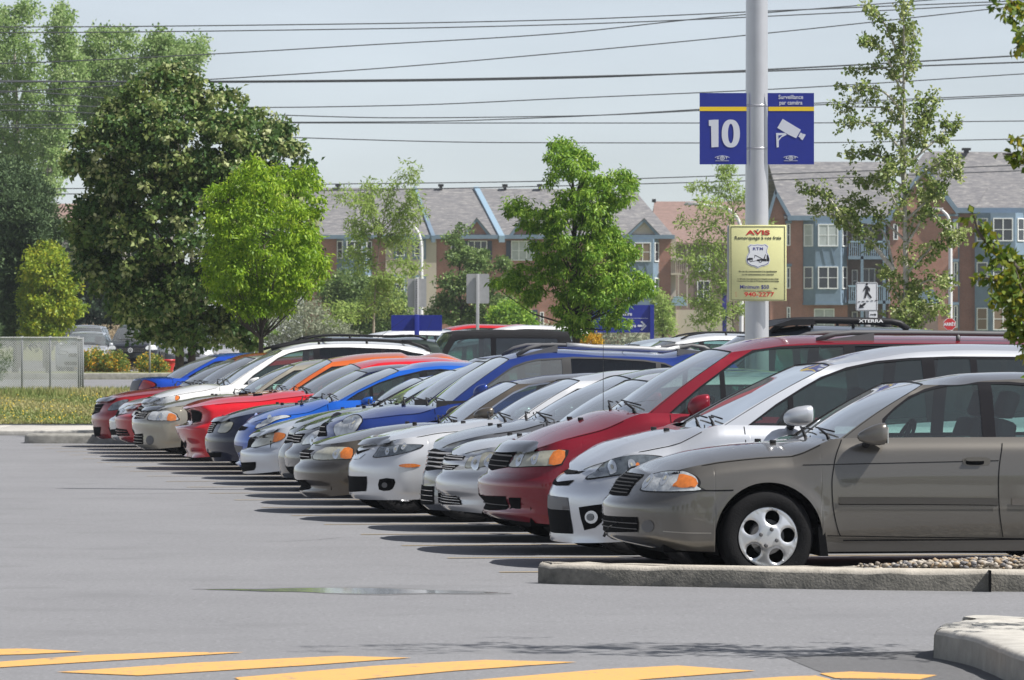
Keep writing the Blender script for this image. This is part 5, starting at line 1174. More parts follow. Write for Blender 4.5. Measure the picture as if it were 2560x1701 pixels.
# ---------------------------------------------------------------- trees
def distb(p, poly):
    a = np.array(poly); b_ = np.roll(a, -1, 0); ab = b_-a; best = np.full(len(p), 1e9)
    for i in range(len(a)):
        t = np.clip(((p-a[i]) @ ab[i])/(ab[i] @ ab[i]+1e-9), 0, 1); best = np.minimum(best, np.hypot(*(p-a[i]-t[:, None]*ab[i]).T))
    return best
CW = [.5]
def leaves(cent, rs, n_per, r, ls, lw, droop, col_bias=None, spread=(1, 1, .8)):
    """leaf-sized bent quads around clump centres -> verts, faces, rnd"""
    k = len(cent); N_ = k*n_per; c = np.repeat(cent, n_per, 0); u = rs.normal(0, 1, (N_, 3)); u /= np.linalg.norm(u, axis=1)[:, None]; u *= (rs.uniform(0, 1, (N_, 1))**.45)
    p = c+u*r*np.array(spread)*(.6+.8*np.repeat(rs.uniform(0, 1, k), n_per))[:, None]
    a = u*.9+rs.normal(0, .55, (N_, 3)); a[:, 2] -= droop; a /= np.linalg.norm(a, axis=1)[:, None]            # leaf axis
    nn = rs.normal(0, .6, (N_, 3))+u*.7+np.array([0, 0, .35]); b_ = np.cross(a, nn); b_ /= np.linalg.norm(b_, axis=1)[:, None]+1e-9; nn = np.cross(b_, a)
    L_ = ls*rs.uniform(.6, 1.35, (N_, 1)); W_ = lw*rs.uniform(.6, 1.3, (N_, 1))
    v = np.empty((N_, 4, 3)); v[:, 0] = p; v[:, 1] = p+a*L_*.5+b_*W_*.5+nn*W_*.18; v[:, 2] = p+a*L_-nn*L_*.12; v[:, 3] = p+a*L_*.5-b_*W_*.5+nn*W_*.18
    rn = np.clip(np.repeat(rs.uniform(0, 1, k), n_per)*CW[0]+rs.uniform(0, 1, N_)*(1-CW[0]), 0, 1)
    return v.reshape(-1, 3), np.arange(N_*4).reshape(N_, 4), np.repeat(rn, 4)
BRK = {}
def bark(c): 
    if c not in BRK: BRK[c] = M('bark', c, .9, var=.35, vscale=14, bump=.6, bscale=30)
    return BRK[c]
def tree(name, label, poly, d, mat, trunk, nc, npc, cr, ls, lw=None, droop=.3, depth=1.0, seed=1, bcol=(.09, .075, .06), tr=.09, cat='tree', group=None, limbs=30, extra_trunks=(), maxd=2.5, zbase=None, boughs=None, cw=.45, extra=.12):
    """poly/trunk in photo pixels; crown volume fills the outline, clumps of leaves hang on limbs grown from the trunk"""
    rs = np.random.RandomState(seed); m_ = d/F; bx, by = trunk[-1]; zg = tz_(d) if zbase is None else zbase
    base = Vector(((bx-1280)*m_, d, zg)); rr = empty(name, base); tag(rr, label, cat, group)
    loc = lambda a, b_: ((a-1280)*m_-base.x, H-(b_-YH)*m_-zg)
    pg = [loc(*q) for q in poly]; pa = np.array(pg); lo, hi = pa.min(0), pa.max(0); pts = np.zeros((0, 2))
    while len(pts) < nc:
        q = rs.uniform(lo, hi, (nc*3, 2)); pts = np.vstack([pts, q[pip(q, pg)]])
    pts = pts[:nc*2]; db = distb(pts, pg); pts = pts[db > cr*.35][:nc]; db = distb(pts, pg)
    half = np.minimum(np.sqrt(np.maximum(db, 0)*2.2)*depth, maxd); y = rs.uniform(-1, 1, len(pts)); y = np.sign(y)*np.abs(y)**.6*half
    cen = np.stack([pts[:, 0], y, pts[:, 1]], 1); CW[0] = cw
    if boughs:
        nb, R_ = boughs; g = rs.uniform(lo, hi, (nb*12, 2)); g = g[pip(g, pg)]; g = g[distb(g, pg) > R_*.28]; keep = []
        for q in g:
            if all((q[0]-o[0])**2+(q[1]-o[1])**2 > (R_*.42)**2 or rs.rand() < .06 for o in keep): keep.append(q)
            if len(keep) >= nb: break
        g = np.array(keep); db = distb(g, pg); hy = np.minimum(np.sqrt(np.maximum(db, 0)*2.2)*depth, maxd); yb = -np.abs(rs.uniform(.15, 1, len(g)))**.7*hy*np.where(rs.uniform(0, 1, len(g)) < .68, 1, -1)
        k_ = max(4, nc//len(g)); u = rs.normal(0, 1, (len(g), k_, 3)); u[..., 2] = np.where(u[..., 2] < -.4, -u[..., 2], u[..., 2]); u /= np.linalg.norm(u, axis=2)[..., None]; rad_ = rs.uniform(.55, 1.0, (len(g), k_, 1))*(R_*rs.uniform(.7, 1.15, (len(g), 1, 1)))
        c3 = np.stack([g[:, 0], yb, g[:, 1]], 1)[:, None, :]+u*rad_*np.array([1, 1, .72]); c3 = c3.reshape(-1, 3); ok = pip(c3[:, [0, 2]], pg) | (distb(c3[:, [0, 2]], pg) < cr*.35)
        core = np.stack([g[:, 0], yb*.3, g[:, 1]], 1); cen = np.vstack([c3[ok], core, cen[:int(nc*extra)]])
    v, f, rn = leaves(cen, rs, npc, cr, ls, lw or ls*.55, droop)
    # trunk and limbs
    tb = MB(); tp = [loc(*q) for q in trunk]; T3 = [(a, 0, b_) for a, b_ in tp]; T3[-1] = (0, 0, -.15)
    n_ = len(T3); tb.tube(T3, [tr*(.18+.82*(i/(n_-1))**.8) for i in range(n_)], 10)
    for q in extra_trunks: e3 = [(loc(*a)[0], .25, loc(*a)[1]) for a in q]; e3[-1] = (e3[-1][0], .25, -.15); tb.tube(e3, [tr*(.3+.7*i/(len(q)-1)) for i in range(len(q))], 10)
    tz = np.array([q[2] for q in T3])[::-1]; tx = np.array([q[0] for q in T3])[::-1]; ztop = tz[-1]
    for c_ in cen[rs.permutation(len(cen))[:limbs]]:
        L_ = abs(c_[0])+abs(c_[1]); z0 = min(max(c_[2]-L_*.8-.2, tz[0]+.40*(ztop-tz[0])), ztop); x0 = float(np.interp(z0, tz, tx)); a = Vector((x0, 0, z0)); b_ = Vector(c_); m2 = (a+b_)/2+Vector((0, 0, -.08*L_))
        rr_ = tr*.32*(.4+.6*(1-(z0-tz[0])/(ztop-tz[0]+.01))); tb.tube([a, m2, b_], [rr_, rr_*.6, rr_*.22], 5, cap=False)
    tb.build('trunk', bark(bcol), rr, True)
    mk('crown', v, f, mat, rr, True, None, None, rn)
    return rr
zq = lambda *p: [(a*.5611, b_*.5611) for a, b_ in p]; zm = lambda *p: [(740+a*.2806, 420+b_*.2806) for a, b_ in p]; zn = lambda *p: [(1200+a*.35714, 320+b_*.35714) for a, b_ in p]; zr_ = lambda *p: [(1900+a*.5486, b_*.5486) for a, b_ in p]
LM = leafm('maple_leaves', [(.030, .068, .018), (.055, .115, .025), (.095, .17, .036), (.24, .29, .085), (.58, .60, .34)], .25)
LY = leafm('yellow_green_leaves', [(0.110, 0.221, 0.018), (0.202, 0.350, 0.023), (0.331, 0.497, 0.032), (0.497, 0.589, 0.064)], .45); LF = leafm('poplar_leaves', [(.15, .25, .07), (.24, .37, .12), (.36, .48, .18), (.52, .60, .32)], .5)
LP = leafm('pine_needles', [(0.039, 0.078, 0.033), (0.078, 0.130, 0.052), (0.130, 0.195, 0.072)], .15, .7); LYY = leafm('golden_green_leaves', [(.10, .18, .02), (.22, .32, .03), (.38, .45, .04), (.56, .50, .05)], .4)
LC = leafm('ash_leaves', [(.06, .15, .018), (.14, .28, .03), (.27, .43, .045), (.45, .58, .10)], .4); LO = leafm('locust_leaves', [(0.203, 0.297, 0.081), (0.324, 0.446, 0.108), (0.446, 0.540, 0.176)], .5); LB = leafm('young_poplar_leaves', [(.08, .14, .03), (.17, .25, .055), (.34, .40, .12), (.55, .56, .33)], .3)
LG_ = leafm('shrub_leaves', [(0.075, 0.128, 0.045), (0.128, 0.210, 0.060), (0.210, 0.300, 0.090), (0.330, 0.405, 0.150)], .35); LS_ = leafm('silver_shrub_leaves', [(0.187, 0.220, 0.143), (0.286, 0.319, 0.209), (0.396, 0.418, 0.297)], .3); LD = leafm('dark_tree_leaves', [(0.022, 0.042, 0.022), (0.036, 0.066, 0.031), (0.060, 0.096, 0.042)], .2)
tree('maple_tree', 'big dark round maple with pale leaf undersides, left of centre', zq((795, 285), (860, 330), (905, 390), (985, 390), (1050, 420), (1150, 430), (1165, 490), (1240, 520), (1290, 590), (1360, 650), (1390, 720), (1400, 900), (1400, 1200), (1300, 1350), (1230, 1470), (1120, 1560), (900, 1550), (640, 1565), (560, 1500), (540, 1440), (430, 1330), (320, 1180), (310, 980), (370, 900), (340, 830), (285, 790), (290, 690), (340, 640), (350, 560), (430, 510), (500, 470), (580, 440), (600, 380), (700, 340), (760, 300)), 101, LM,
     zq((790, 500), (795, 900), (800, 1200), (800, 1568))+[(449, 1060)], 3400, 20, .15, .10, .08, .55, 1.25, 3, (.05, .042, .036), .10, limbs=60, boughs=(165, .38), cw=.78, extra=.10, extra_trunks=[zq((850, 1100), (850, 1400))+[(478, 1060)]], maxd=2.2)
tree('young_tree', 'bright yellow-green tree just right of the big maple', zq((1130, 700), (1230, 730), (1300, 760), (1390, 700), (1440, 860), (1430, 950), (1400, 990), (1440, 1090), (1500, 1170), (1430, 1280), (1330, 1350), (1230, 1450), (1100, 1440), (960, 1370), (900, 1200), (920, 1120), (960, 1080), (920, 1000), (900, 870), (960, 830), (1040, 810), (1070, 730)), 92, LY,
     zq((1180, 800), (1175, 1100), (1165, 1380), (1163, 1568))+[(653, 1080)], 1250, 17, .10, .085, .034, .8, 1.0, 4, (.08, .065, .05), .055, limbs=60, maxd=1.3, boughs=(110, .24), extra=.07)
tree('poplar_tree', 'tallest pale poplar at the left edge', zq((-60, 0), (0, 40), (60, 20), (130, -5), (185, 40), (190, 190), (215, 330), (200, 480), (240, 640), (220, 800), (150, 880), (-60, 880)), 225, LF, zq((60, 100), (75, 500), (80, 900))+[(45, 855)], 1200, 13, .26, .14, .10, .3, 1.2, 5, (.25, .23, .2), .16, limbs=50, group='pale poplars behind the maple', boughs=(60, 0.75))
tree('poplar_tree', 'narrow pale poplar second from the left edge', zq((225, 100), (245, 15), (290, 10), (330, 110), (350, 220), (380, 330), (340, 420), (310, 620), (280, 860), (200, 900), (180, 700), (220, 400)), 222, LF, zq((265, 150), (255, 500), (200, 900))+[(115, 855)], 840, 13, .26, .14, .10, .3, 1.2, 6, (.25, .23, .2), .14, limbs=40, group='pale poplars behind the maple', boughs=(45, 0.65))
tree('poplar_tree', 'broad pale poplar peeking over the left shoulder of the maple', zq((370, 200), (420, 130), (490, 118), (540, 150), (600, 120), (640, 190), (650, 300), (620, 480), (480, 560), (330, 560), (350, 300)), 228, LF, zq((480, 200), (490, 600), (560, 1200))+[(345, 855)], 930, 13, .26, .14, .10, .3, 1.2, 7, (.25, .23, .2), .16, limbs=40, group='pale poplars behind the maple', boughs=(48, 0.7))
tree('poplar_tree', 'rightmost pale poplar, its twin tops above the maple crown', zq((640, 200), (690, 125), (740, 140), (775, 210), (800, 150), (840, 180), (900, 138), (930, 230), (900, 300), (860, 350), (760, 420), (640, 400)), 226, LF, zq((750, 220), (760, 600), (760, 1300))+[(428, 855)], 570, 13, .26, .14, .10, .3, 1.2, 8, (.25, .23, .2), .15, limbs=30, group='pale poplars behind the maple', boughs=(34, 0.6))
tree('pine_tree', 'dark pine at the left edge behind the wire fence', zq((-80, 730), (0, 745), (60, 720), (110, 745), (180, 800), (220, 870), (250, 980), (330, 1010), (340, 1080), (250, 1110), (140, 1180), (120, 1500), (-80, 1540)), 178, LP, zq((60, 800), (60, 1100), (70, 1560))+[(38, 880)], 2200, 18, .2, .17, .05, -.35, 1.2, 9, (.06, .05, .04), .12, limbs=40, boughs=(90, .55))
tree('pine_branch', 'low dark pine bough reaching in at the left edge', [(0, 800), (4, 870), (18, 872), (31, 890), (29, 915), (12, 930), (8, 950), (-40, 950), (-60, 800)], 140, LP, [(-60, 700), (-55, 800), (-50, 990)], 150, 26, .13, .10, .012, -.3, .8, 10, (.06, .05, .04), .06, limbs=14)
tree('small_tree', 'small golden-green tree behind the fence, in front of the pine', zq((130, 1120), (180, 1090), (240, 1080), (300, 1160), (350, 1240), (380, 1370), (310, 1450), (280, 1530), (80, 1530), (100, 1300), (110, 1180)), 176, LYY, zq((220, 1200), (215, 1400), (210, 1560))+[(118, 890)], 1000, 15, .15, .12, .075, .4, 1.0, 11, (.05, .04, .03), .07, limbs=50, boughs=(60, .4))
tree('dark_trees', 'dark tree mass behind the parked black car', [(150, 640), (190, 560), (240, 540), (420, 560), (420, 866), (-60, 866), (-60, 760)], 235, LD, [(180, 600), (180, 700), (180, 860)], 1000, 20, .5, .22, .14, .3, 1.6, 12, (.04, .035, .03), .15, limbs=20, maxd=4)  # dark green is the leaf colour itself
tree('ash_tree', 'leafy green tree in the middle, its trunk ending behind the car roofs', zn((610, 55), (640, 120), (720, 160), (790, 145), (800, 240), (800, 300), (880, 320), (890, 370), (930, 300), (1000, 265), (1020, 320), (1060, 335), (1105, 430), (1085, 490), (1040, 560), (1000, 620), (930, 650), (900, 690), (1040, 740), (1020, 800), (1100, 850), (1080, 910), (1030, 950), (1080, 1010), (1200, 1010), (1270, 1150), (1150, 1190), (1060, 1240), (1020, 1290), (1120, 1370), (950, 1420), (820, 1400), (740, 1470), (650, 1470), (560, 1390), (490, 1330), (500, 1200), (530, 1100), (460, 1100), (440, 1230), (330, 1250), (200, 1170), (30, 1080), (120, 1020), (200, 1000), (240, 950), (380, 940), (370, 870), (280, 810), (390, 760), (330, 710), (250, 690), (190, 620), (140, 470), (280, 480), (390, 530), (430, 590), (540, 540), (560, 440), (440, 390), (480, 330), (430, 200), (500, 150), (550, 60)), 96, LC,
     zn((640, 200), (660, 600), (655, 1000), (668, 1300), (672, 1500))+[(1441, 1060)], 1700, 17, .085, .088, .032, .9, 1.0, 13, (.05, .042, .036), .085, limbs=60, maxd=1.1, boughs=(210, .18), extra=.05)
def sparse(name, label, strands, d, mat, trunk, clump_r, ls, lw, npc, droop, bcol, tr, seed, cat='tree', group=None, yr=.5, zbase=None):
    """thin tree: strands are limbs (pixel polylines) carrying small clumps along them"""
    rs = np.random.RandomState(seed); m_ = d/F; zg = tz_(d) if zbase is None else zbase; base = Vector(((trunk[-1][0]-1280)*m_, d, zg)); rr = empty(name, base); tag(rr, label, cat, group)
    loc = lambda a, b_: ((a-1280)*m_-base.x, H-(b_-YH)*m_-zg); tb = MB(); T3 = [(loc(*q)[0], 0, loc(*q)[1]) for q in trunk]; T3[-1] = (0, 0, -.1); T3 = crom(T3, 4, False); n_ = len(T3); tb.tube(T3, [tr*(.15+.85*i/(n_-1)) for i in range(n_)], 8); cen = []
    for s_ in strands:
        y1 = rs.uniform(-yr, yr); q = [loc(*p_) for p_ in s_['p']]; L_ = len(q); q3 = crom([(a, y1*(i/(L_-1)), b_) for i, (a, b_) in enumerate(q)], 5, False); k_ = len(q3)
        r0 = tr*s_.get('r', .4); tb.tube(q3, [r0*(1-.85*i/(k_-1)) for i in range(k_)], 5, cap=False)
        n0 = int(k_*s_.get('s', .25)); dens = s_.get('n', 14); w_ = s_.get('w', 1.0)
        for _ in range(dens): i = rs.uniform(n0, k_-1); a = np.array(q3[int(i)]); b_ = np.array(q3[min(int(i)+1, k_-1)]); c_ = a+(b_-a)*(i-int(i)); cen.append(c_+rs.normal(0, clump_r*.7*w_, 3)*(1, 1.2, 1))
    tb.build('trunk', bark(bcol), rr, True); v, f, rn = leaves(np.array(cen), rs, npc, clump_r, ls, lw, droop); mk('crown', v, f, mat, rr, True, None, None, rn); return rr
# young poplar at the right
S = lambda *p, **k: dict(p=zr_(*p), **k)
bst = [S((655, 300), (650, 120), (642, 10), n=42, r=.5, s=.0, w=1.5), S((650, 400), (690, 260), (705, 100), n=26, w=1.2), S((645, 380), (560, 250), (500, 200), (465, 200), n=24), S((650, 300), (560, 110), (490, 48), n=26), S((650, 440), (600, 330), (520, 310), (410, 330), n=26, w=1.1), S((655, 520), (560, 420), (440, 400), (362, 400), n=26, w=1.2), S((658, 600), (600, 500), (470, 485), (360, 482), n=24, w=1.1),
       S((660, 700), (560, 600), (470, 560), (378, 582), n=24, w=1.2), S((660, 640), (760, 540), (800, 430), n=34, w=1.3), S((660, 700), (740, 600), (735, 430), n=26, w=1.2), S((662, 760), (800, 640), (860, 580), (898, 570), n=28, w=1.2), S((662, 820), (560, 720), (470, 690), (400, 700), n=30, w=1.3), S((665, 860), (560, 800), (480, 840), (390, 795), n=26, w=1.2),
       S((665, 900), (760, 780), (860, 730), (888, 780), n=34, w=1.4), S((668, 1000), (780, 900), (830, 860), (890, 760), n=30, w=1.3), S((665, 1100), (560, 1000), (470, 920), (400, 900), n=34, w=1.3), S((610, 1230), (500, 1100), (370, 980), (290, 880), (180, 860), n=60, w=1.1, r=.7, s=.2), S((500, 1100), (400, 1030), (310, 960), (245, 965), n=20), S((610, 1230), (560, 1050), (430, 1010), (400, 960), n=30, w=1.2),
       S((665, 960), (640, 700), (660, 450), n=60, w=2.2, s=0), S((665, 1000), (600, 900), (570, 760), n=36, w=1.6), S((668, 1100), (730, 940), (790, 820), n=34, w=1.4), S((668, 1120), (760, 980), (840, 1040), (925, 1065), n=26, w=1.1), S((668, 1250), (760, 1150), (820, 1100), (900, 1080), n=34, w=1.4), S((668, 1350), (760, 1280), (850, 1300), n=34, w=1.4), S((670, 1400), (600, 1300), (590, 1220), n=26, w=1.3), S((670, 1450), (760, 1400), (835, 1400), n=36, w=1.5), S((672, 1480), (640, 1400), (680, 1250), (660, 1120), n=70, w=2.6, s=0), S((672, 1500), (650, 1460), (700, 1400), n=40, w=2.4, s=0)]
sparse('young_poplar', 'tall thin poplar with pale trunk and tossed leaves, right of the signs', bst, 84, LB, zr_((650, 200), (655, 400), (658, 800), (663, 1200), (668, 1500))+[(2267, 1090)], .075, .062, .05, 15, .25, (.42, .40, .34), .058, 21, yr=.6)
Z = lambda *p, **k: dict(p=zm(*p), **k)
lst = [Z((740, 700), (790, 420), (850, 180), (1000, 60), (1060, 90), n=40, w=1.3), Z((740, 640), (660, 400), (640, 250), (690, 100), n=30), Z((720, 560), (620, 330), (520, 270), (350, 240), n=30, w=1.1), Z((700, 560), (560, 500), (440, 490), n=20), Z((760, 540), (900, 420), (1020, 280), (1090, 290), n=30, w=1.2), Z((760, 600), (900, 450), (1000, 430), (1130, 440), n=30, w=1.1), Z((745, 640), (900, 580), (1040, 560), n=24),
       Z((740, 700), (600, 600), (480, 620), n=24), Z((735, 720), (880, 640), (1010, 690), n=22), Z((730, 800), (560, 760), (450, 750), n=24), Z((730, 860), (860, 820), (1000, 860), (1050, 920), n=26), Z((720, 900), (600, 850), (520, 880), n=20), Z((715, 1000), (840, 980), (1000, 980), n=20), Z((710, 1100), (800, 1150), (900, 1270), n=40, w=1.6), Z((700, 1200), (560, 1280), (340, 1320), n=50, w=1.5), Z((712, 1050), (780, 1000), (860, 1060), n=26), Z((745, 650), (730, 500), (700, 350), n=30, w=1.5)]
sparse('locust_tree', 'thin feathery locust tree before the cream part of the left apartment block', lst, 150, LO, zm((750, 600), (715, 950), (700, 1200), (690, 1440))+[(933, 900)], .16, .14, .04, 16, .3, (.26, .22, .17), .05, 22, yr=.9)
Q = lambda *p, **k: dict(p=zn(*p), **k)
l2 = [Q((1780, 700), (1750, 450), (1700, 270), (1760, 300), n=36), Q((1770, 560), (1640, 420), (1490, 410), n=26), Q((1780, 700), (1680, 560), (1520, 520), n=26), Q((1740, 800), (1620, 660), (1440, 650), n=26, w=1.2), Q((1740, 900), (1600, 800), (1380, 870), n=32, w=1.3), Q((1740, 950), (1640, 920), (1480, 960), n=34, w=1.6), Q((1760, 1100), (1640, 1000), (1500, 1040), n=26, w=1.3), Q((1765, 1200), (1680, 1100), (1620, 1180), n=22, w=1.2), Q((1775, 1300), (1640, 1240), (1480, 1220), n=40, w=1.8), Q((1775, 1350), (1640, 1300), (1540, 1400), n=36, w=1.8), Q((1780, 600), (1860, 480), (1930, 420), n=20), Q((1780, 800), (1850, 760), (1960, 720), n=44, w=1.8), Q((1780, 1350), (1850, 1250), (1960, 1330), n=24, w=1.4)]
sparse('locust_tree', 'feathery yellow-green locust tree partly behind the thick pole', l2, 150, LO, zn((1780, 400), (1770, 900), (1775, 1420))+[(1834, 905)], .16, .14, .04, 16, .3, (.2, .17, .13), .045, 23, yr=.9)
# background shrubs
tree('willow_shrub', 'silvery shrub mass right of the yellow-green tree', [(640, 760), (670, 740), (700, 735), (740, 737), (765, 742), (800, 760), (825, 775), (835, 795), (870, 805), (900, 835), (900, 866), (640, 866)], 172, LS_, [(760, 780), (760, 830), (760, 900)], 420, 18, .24, .12, .04, .2, 1.0, 31, cat='shrub', tr=.05, limbs=30)
tree('green_shrub', 'low green tree mass below the feathery locust', zm((120, 1100), (330, 1000), (480, 880), (560, 960), (700, 1000), (900, 1100), (1010, 1160), (1060, 1250), (1000, 1560), (300, 1560), (320, 1250)), 215, LG_, zm((600, 1000), (600, 1400), (600, 1550))+[(908, 870)], 1000, 15, .24, .14, .085, .2, 1.2, 32, cat='shrub', limbs=30, boughs=(60, .6))
tree('poplar_sapling', 'pointed green saplings in front of the brick gable', zm((1440, 450), (1470, 510), (1520, 480), (1560, 560), (1590, 680), (1680, 740), (1740, 860), (1790, 930), (1820, 760), (1850, 740), (1900, 880), (1950, 1050), (1990, 1150), (2080, 1400), (1900, 1420), (1300, 1440), (1180, 1300), (1200, 1050), (1350, 900), (1330, 640), (1390, 600)), 205, LG_, zm((1450, 500), (1460, 1000), (1470, 1450))+[(1152, 880)], 900, 14, .2, .13, .085, .2, 1.0, 33, limbs=50, boughs=(70, .36), extra=.0)
tree('green_shrub', 'rounded dark green bush left of the middle tree trunk', zm((1720, 1280), (1850, 1200), (2000, 1200), (2100, 1290), (2160, 1400), (2100, 1460), (1720, 1440)), 190, LC, zm((1900, 1300), (1900, 1440))+[(1273, 880)], 240, 18, .25, .13, .07, .2, 1.0, 34, cat='shrub', limbs=12)
tree('green_shrub', 'faint young tree right of the blue direction sign', zn((1200, 1190), (1260, 1120), (1310, 1180), (1340, 1280), (1370, 1440), (1220, 1450), (1230, 1330)), 210, LO, zn((1270, 1200), (1280, 1450))+[(1655, 880)], 130, 16, .25, .14, .06, .2, .8, 35, cat='shrub', limbs=12)
tree('green_shrub', 'olive bushes low in front of the left block, under the blue board', [(1190, 800), (1300, 806), (1400, 812), (1460, 830), (1620, 832), (1700, 845), (1700, 868), (1190, 868)], 240, LS_, [(1400, 810), (1400, 868)], 260, 16, .3, .14, .08, .2, 1.0, 36, cat='shrub', limbs=12)
tree('flowering_shrub', 'yellow-orange mass glimpsed under the middle tree, stood in for by a bush', [(1445, 846), (1460, 835), (1490, 833), (1505, 842), (1510, 866), (1440, 866)], 130, leafm('orange_stand_in', [(.5, .3, .02), (.65, .38, .03), (.2, .22, .04)], .3), [(1475, 845), (1475, 900)], 50, 16, .09, .07, .05, 0, .6, 37, cat='shrub', limbs=6, tr=.03)  # bush shape stands in for an unidentified yellow-orange object
LFL = leafm('lantana_leaves_and_flowers', [(.07, .14, .03), (.11, .19, .04), (.2, .26, .05), (.65, .42, .03), (.70, .25, .04)], .3)
for lb, pg in (('low bush with few yellow flowers at the fence corner, left of the black car', [(203, 885), (230, 868), (262, 880), (262, 930), (203, 930)]), ('orange-topped flowering bush in front of the black car', [(255, 895), (275, 880), (300, 878), (318, 900), (325, 932), (258, 932)]), ('flowering bush between the black car and the red bin', [(338, 915), (352, 890), (368, 885), (400, 892), (418, 915), (425, 935), (338, 935)])):
    tree('flowering_shrub', lb, pg, 180, LFL, [((pg[0][0]+pg[2][0])/2, 890), ((pg[0][0]+pg[2][0])/2, 936)], 110, 18, .12, .085, .06, -.2, 1.0, hash(lb[:9]) % 99 if False else len(lb), cat='shrub', limbs=10, tr=.03, zbase=.62)
tag(blades('reeds', 900, -16.6, -14.0, 204, 207, .9, leafm('reed_straw', [(.45, .36, .22), (.58, .48, .32), (.36, .30, .18)], .2, .8), .0, .03, .12), kind='stuff')
n = 260; x = rng.uniform(-16.5, -14.2, n); v, f, rn = leaves(np.stack([x, rng.uniform(204, 206, n), tz_(205)+rng.uniform(.7, 1.6, n)], 1), np.random.RandomState(4), 10, .10, .12, .03, -.8); tag(mk('reed_plumes', v, f, leafm('reed_plume', [(.5, .4, .26), (.62, .52, .36)], .3, .9), None, False, None, None, rn), kind='stuff')
# near foliage at the right edge (out of focus)
R_ = lambda *p, **k: dict(p=zr_(*p), **k)
nst = [R_((1640, 1590), (1500, 1500), (1250, 1300), (1120, 1180), (1000, 1080), (965, 985), n=34, r=.5, s=.35, w=1.2), R_((1640, 1540), (1500, 1450), (1300, 1320), (1120, 1290), (975, 1250), n=30, r=.4), R_((1640, 1590), (1500, 1500), (1250, 1350), (1130, 1330), (1080, 1400), n=36, w=1.4), R_((1640, 1790), (1500, 1700), (1300, 1500), (1190, 1420), (1150, 1300), n=50, w=1.6), R_((1640, 1840), (1500, 1750), (1260, 1580), (1195, 1540), (1180, 1460), n=36, w=1.3), R_((1640, 1390), (1500, 1300), (1260, 1240), (1180, 1180), n=30, w=1.2), R_((1640, 1440), (1500, 1350), (1230, 1400), (1140, 1230), n=30, w=1.3),
       R_((1640, 990), (1500, 900), (1250, 760), (1180, 710), (1110, 700), n=14, r=.35), R_((1640, 990), (1500, 900), (1250, 700), (1190, 660), n=10, r=.3), R_((1640, 390), (1500, 300), (1260, 110), (1130, 0), (1080, -40), n=26, r=.5), R_((1640, 420), (1500, 330), (1260, 100), (1160, 60), (1130, 80), n=12, r=.3), R_((1640, 490), (1500, 400), (1230, 230), (1175, 180), n=12, r=.3), R_((1640, 510), (1500, 420), (1240, 200), (1170, 215), n=8, r=.3)]
sparse('foreground_tree', 'blurred leafy branches of a near tree reaching in at the right edge', nst, 23.5, leafm('near_leaves', [(.05, .10, .012), (.10, .17, .02), (.22, .26, .03), (.42, .34, .03)], .4), [(2830, -300), (2810, 300), (2800, 800), (2790, 1700), (2780, 1790)], .026, .038, .028, 7, .2, (.09, .075, .06), .05, 41, yr=.25)
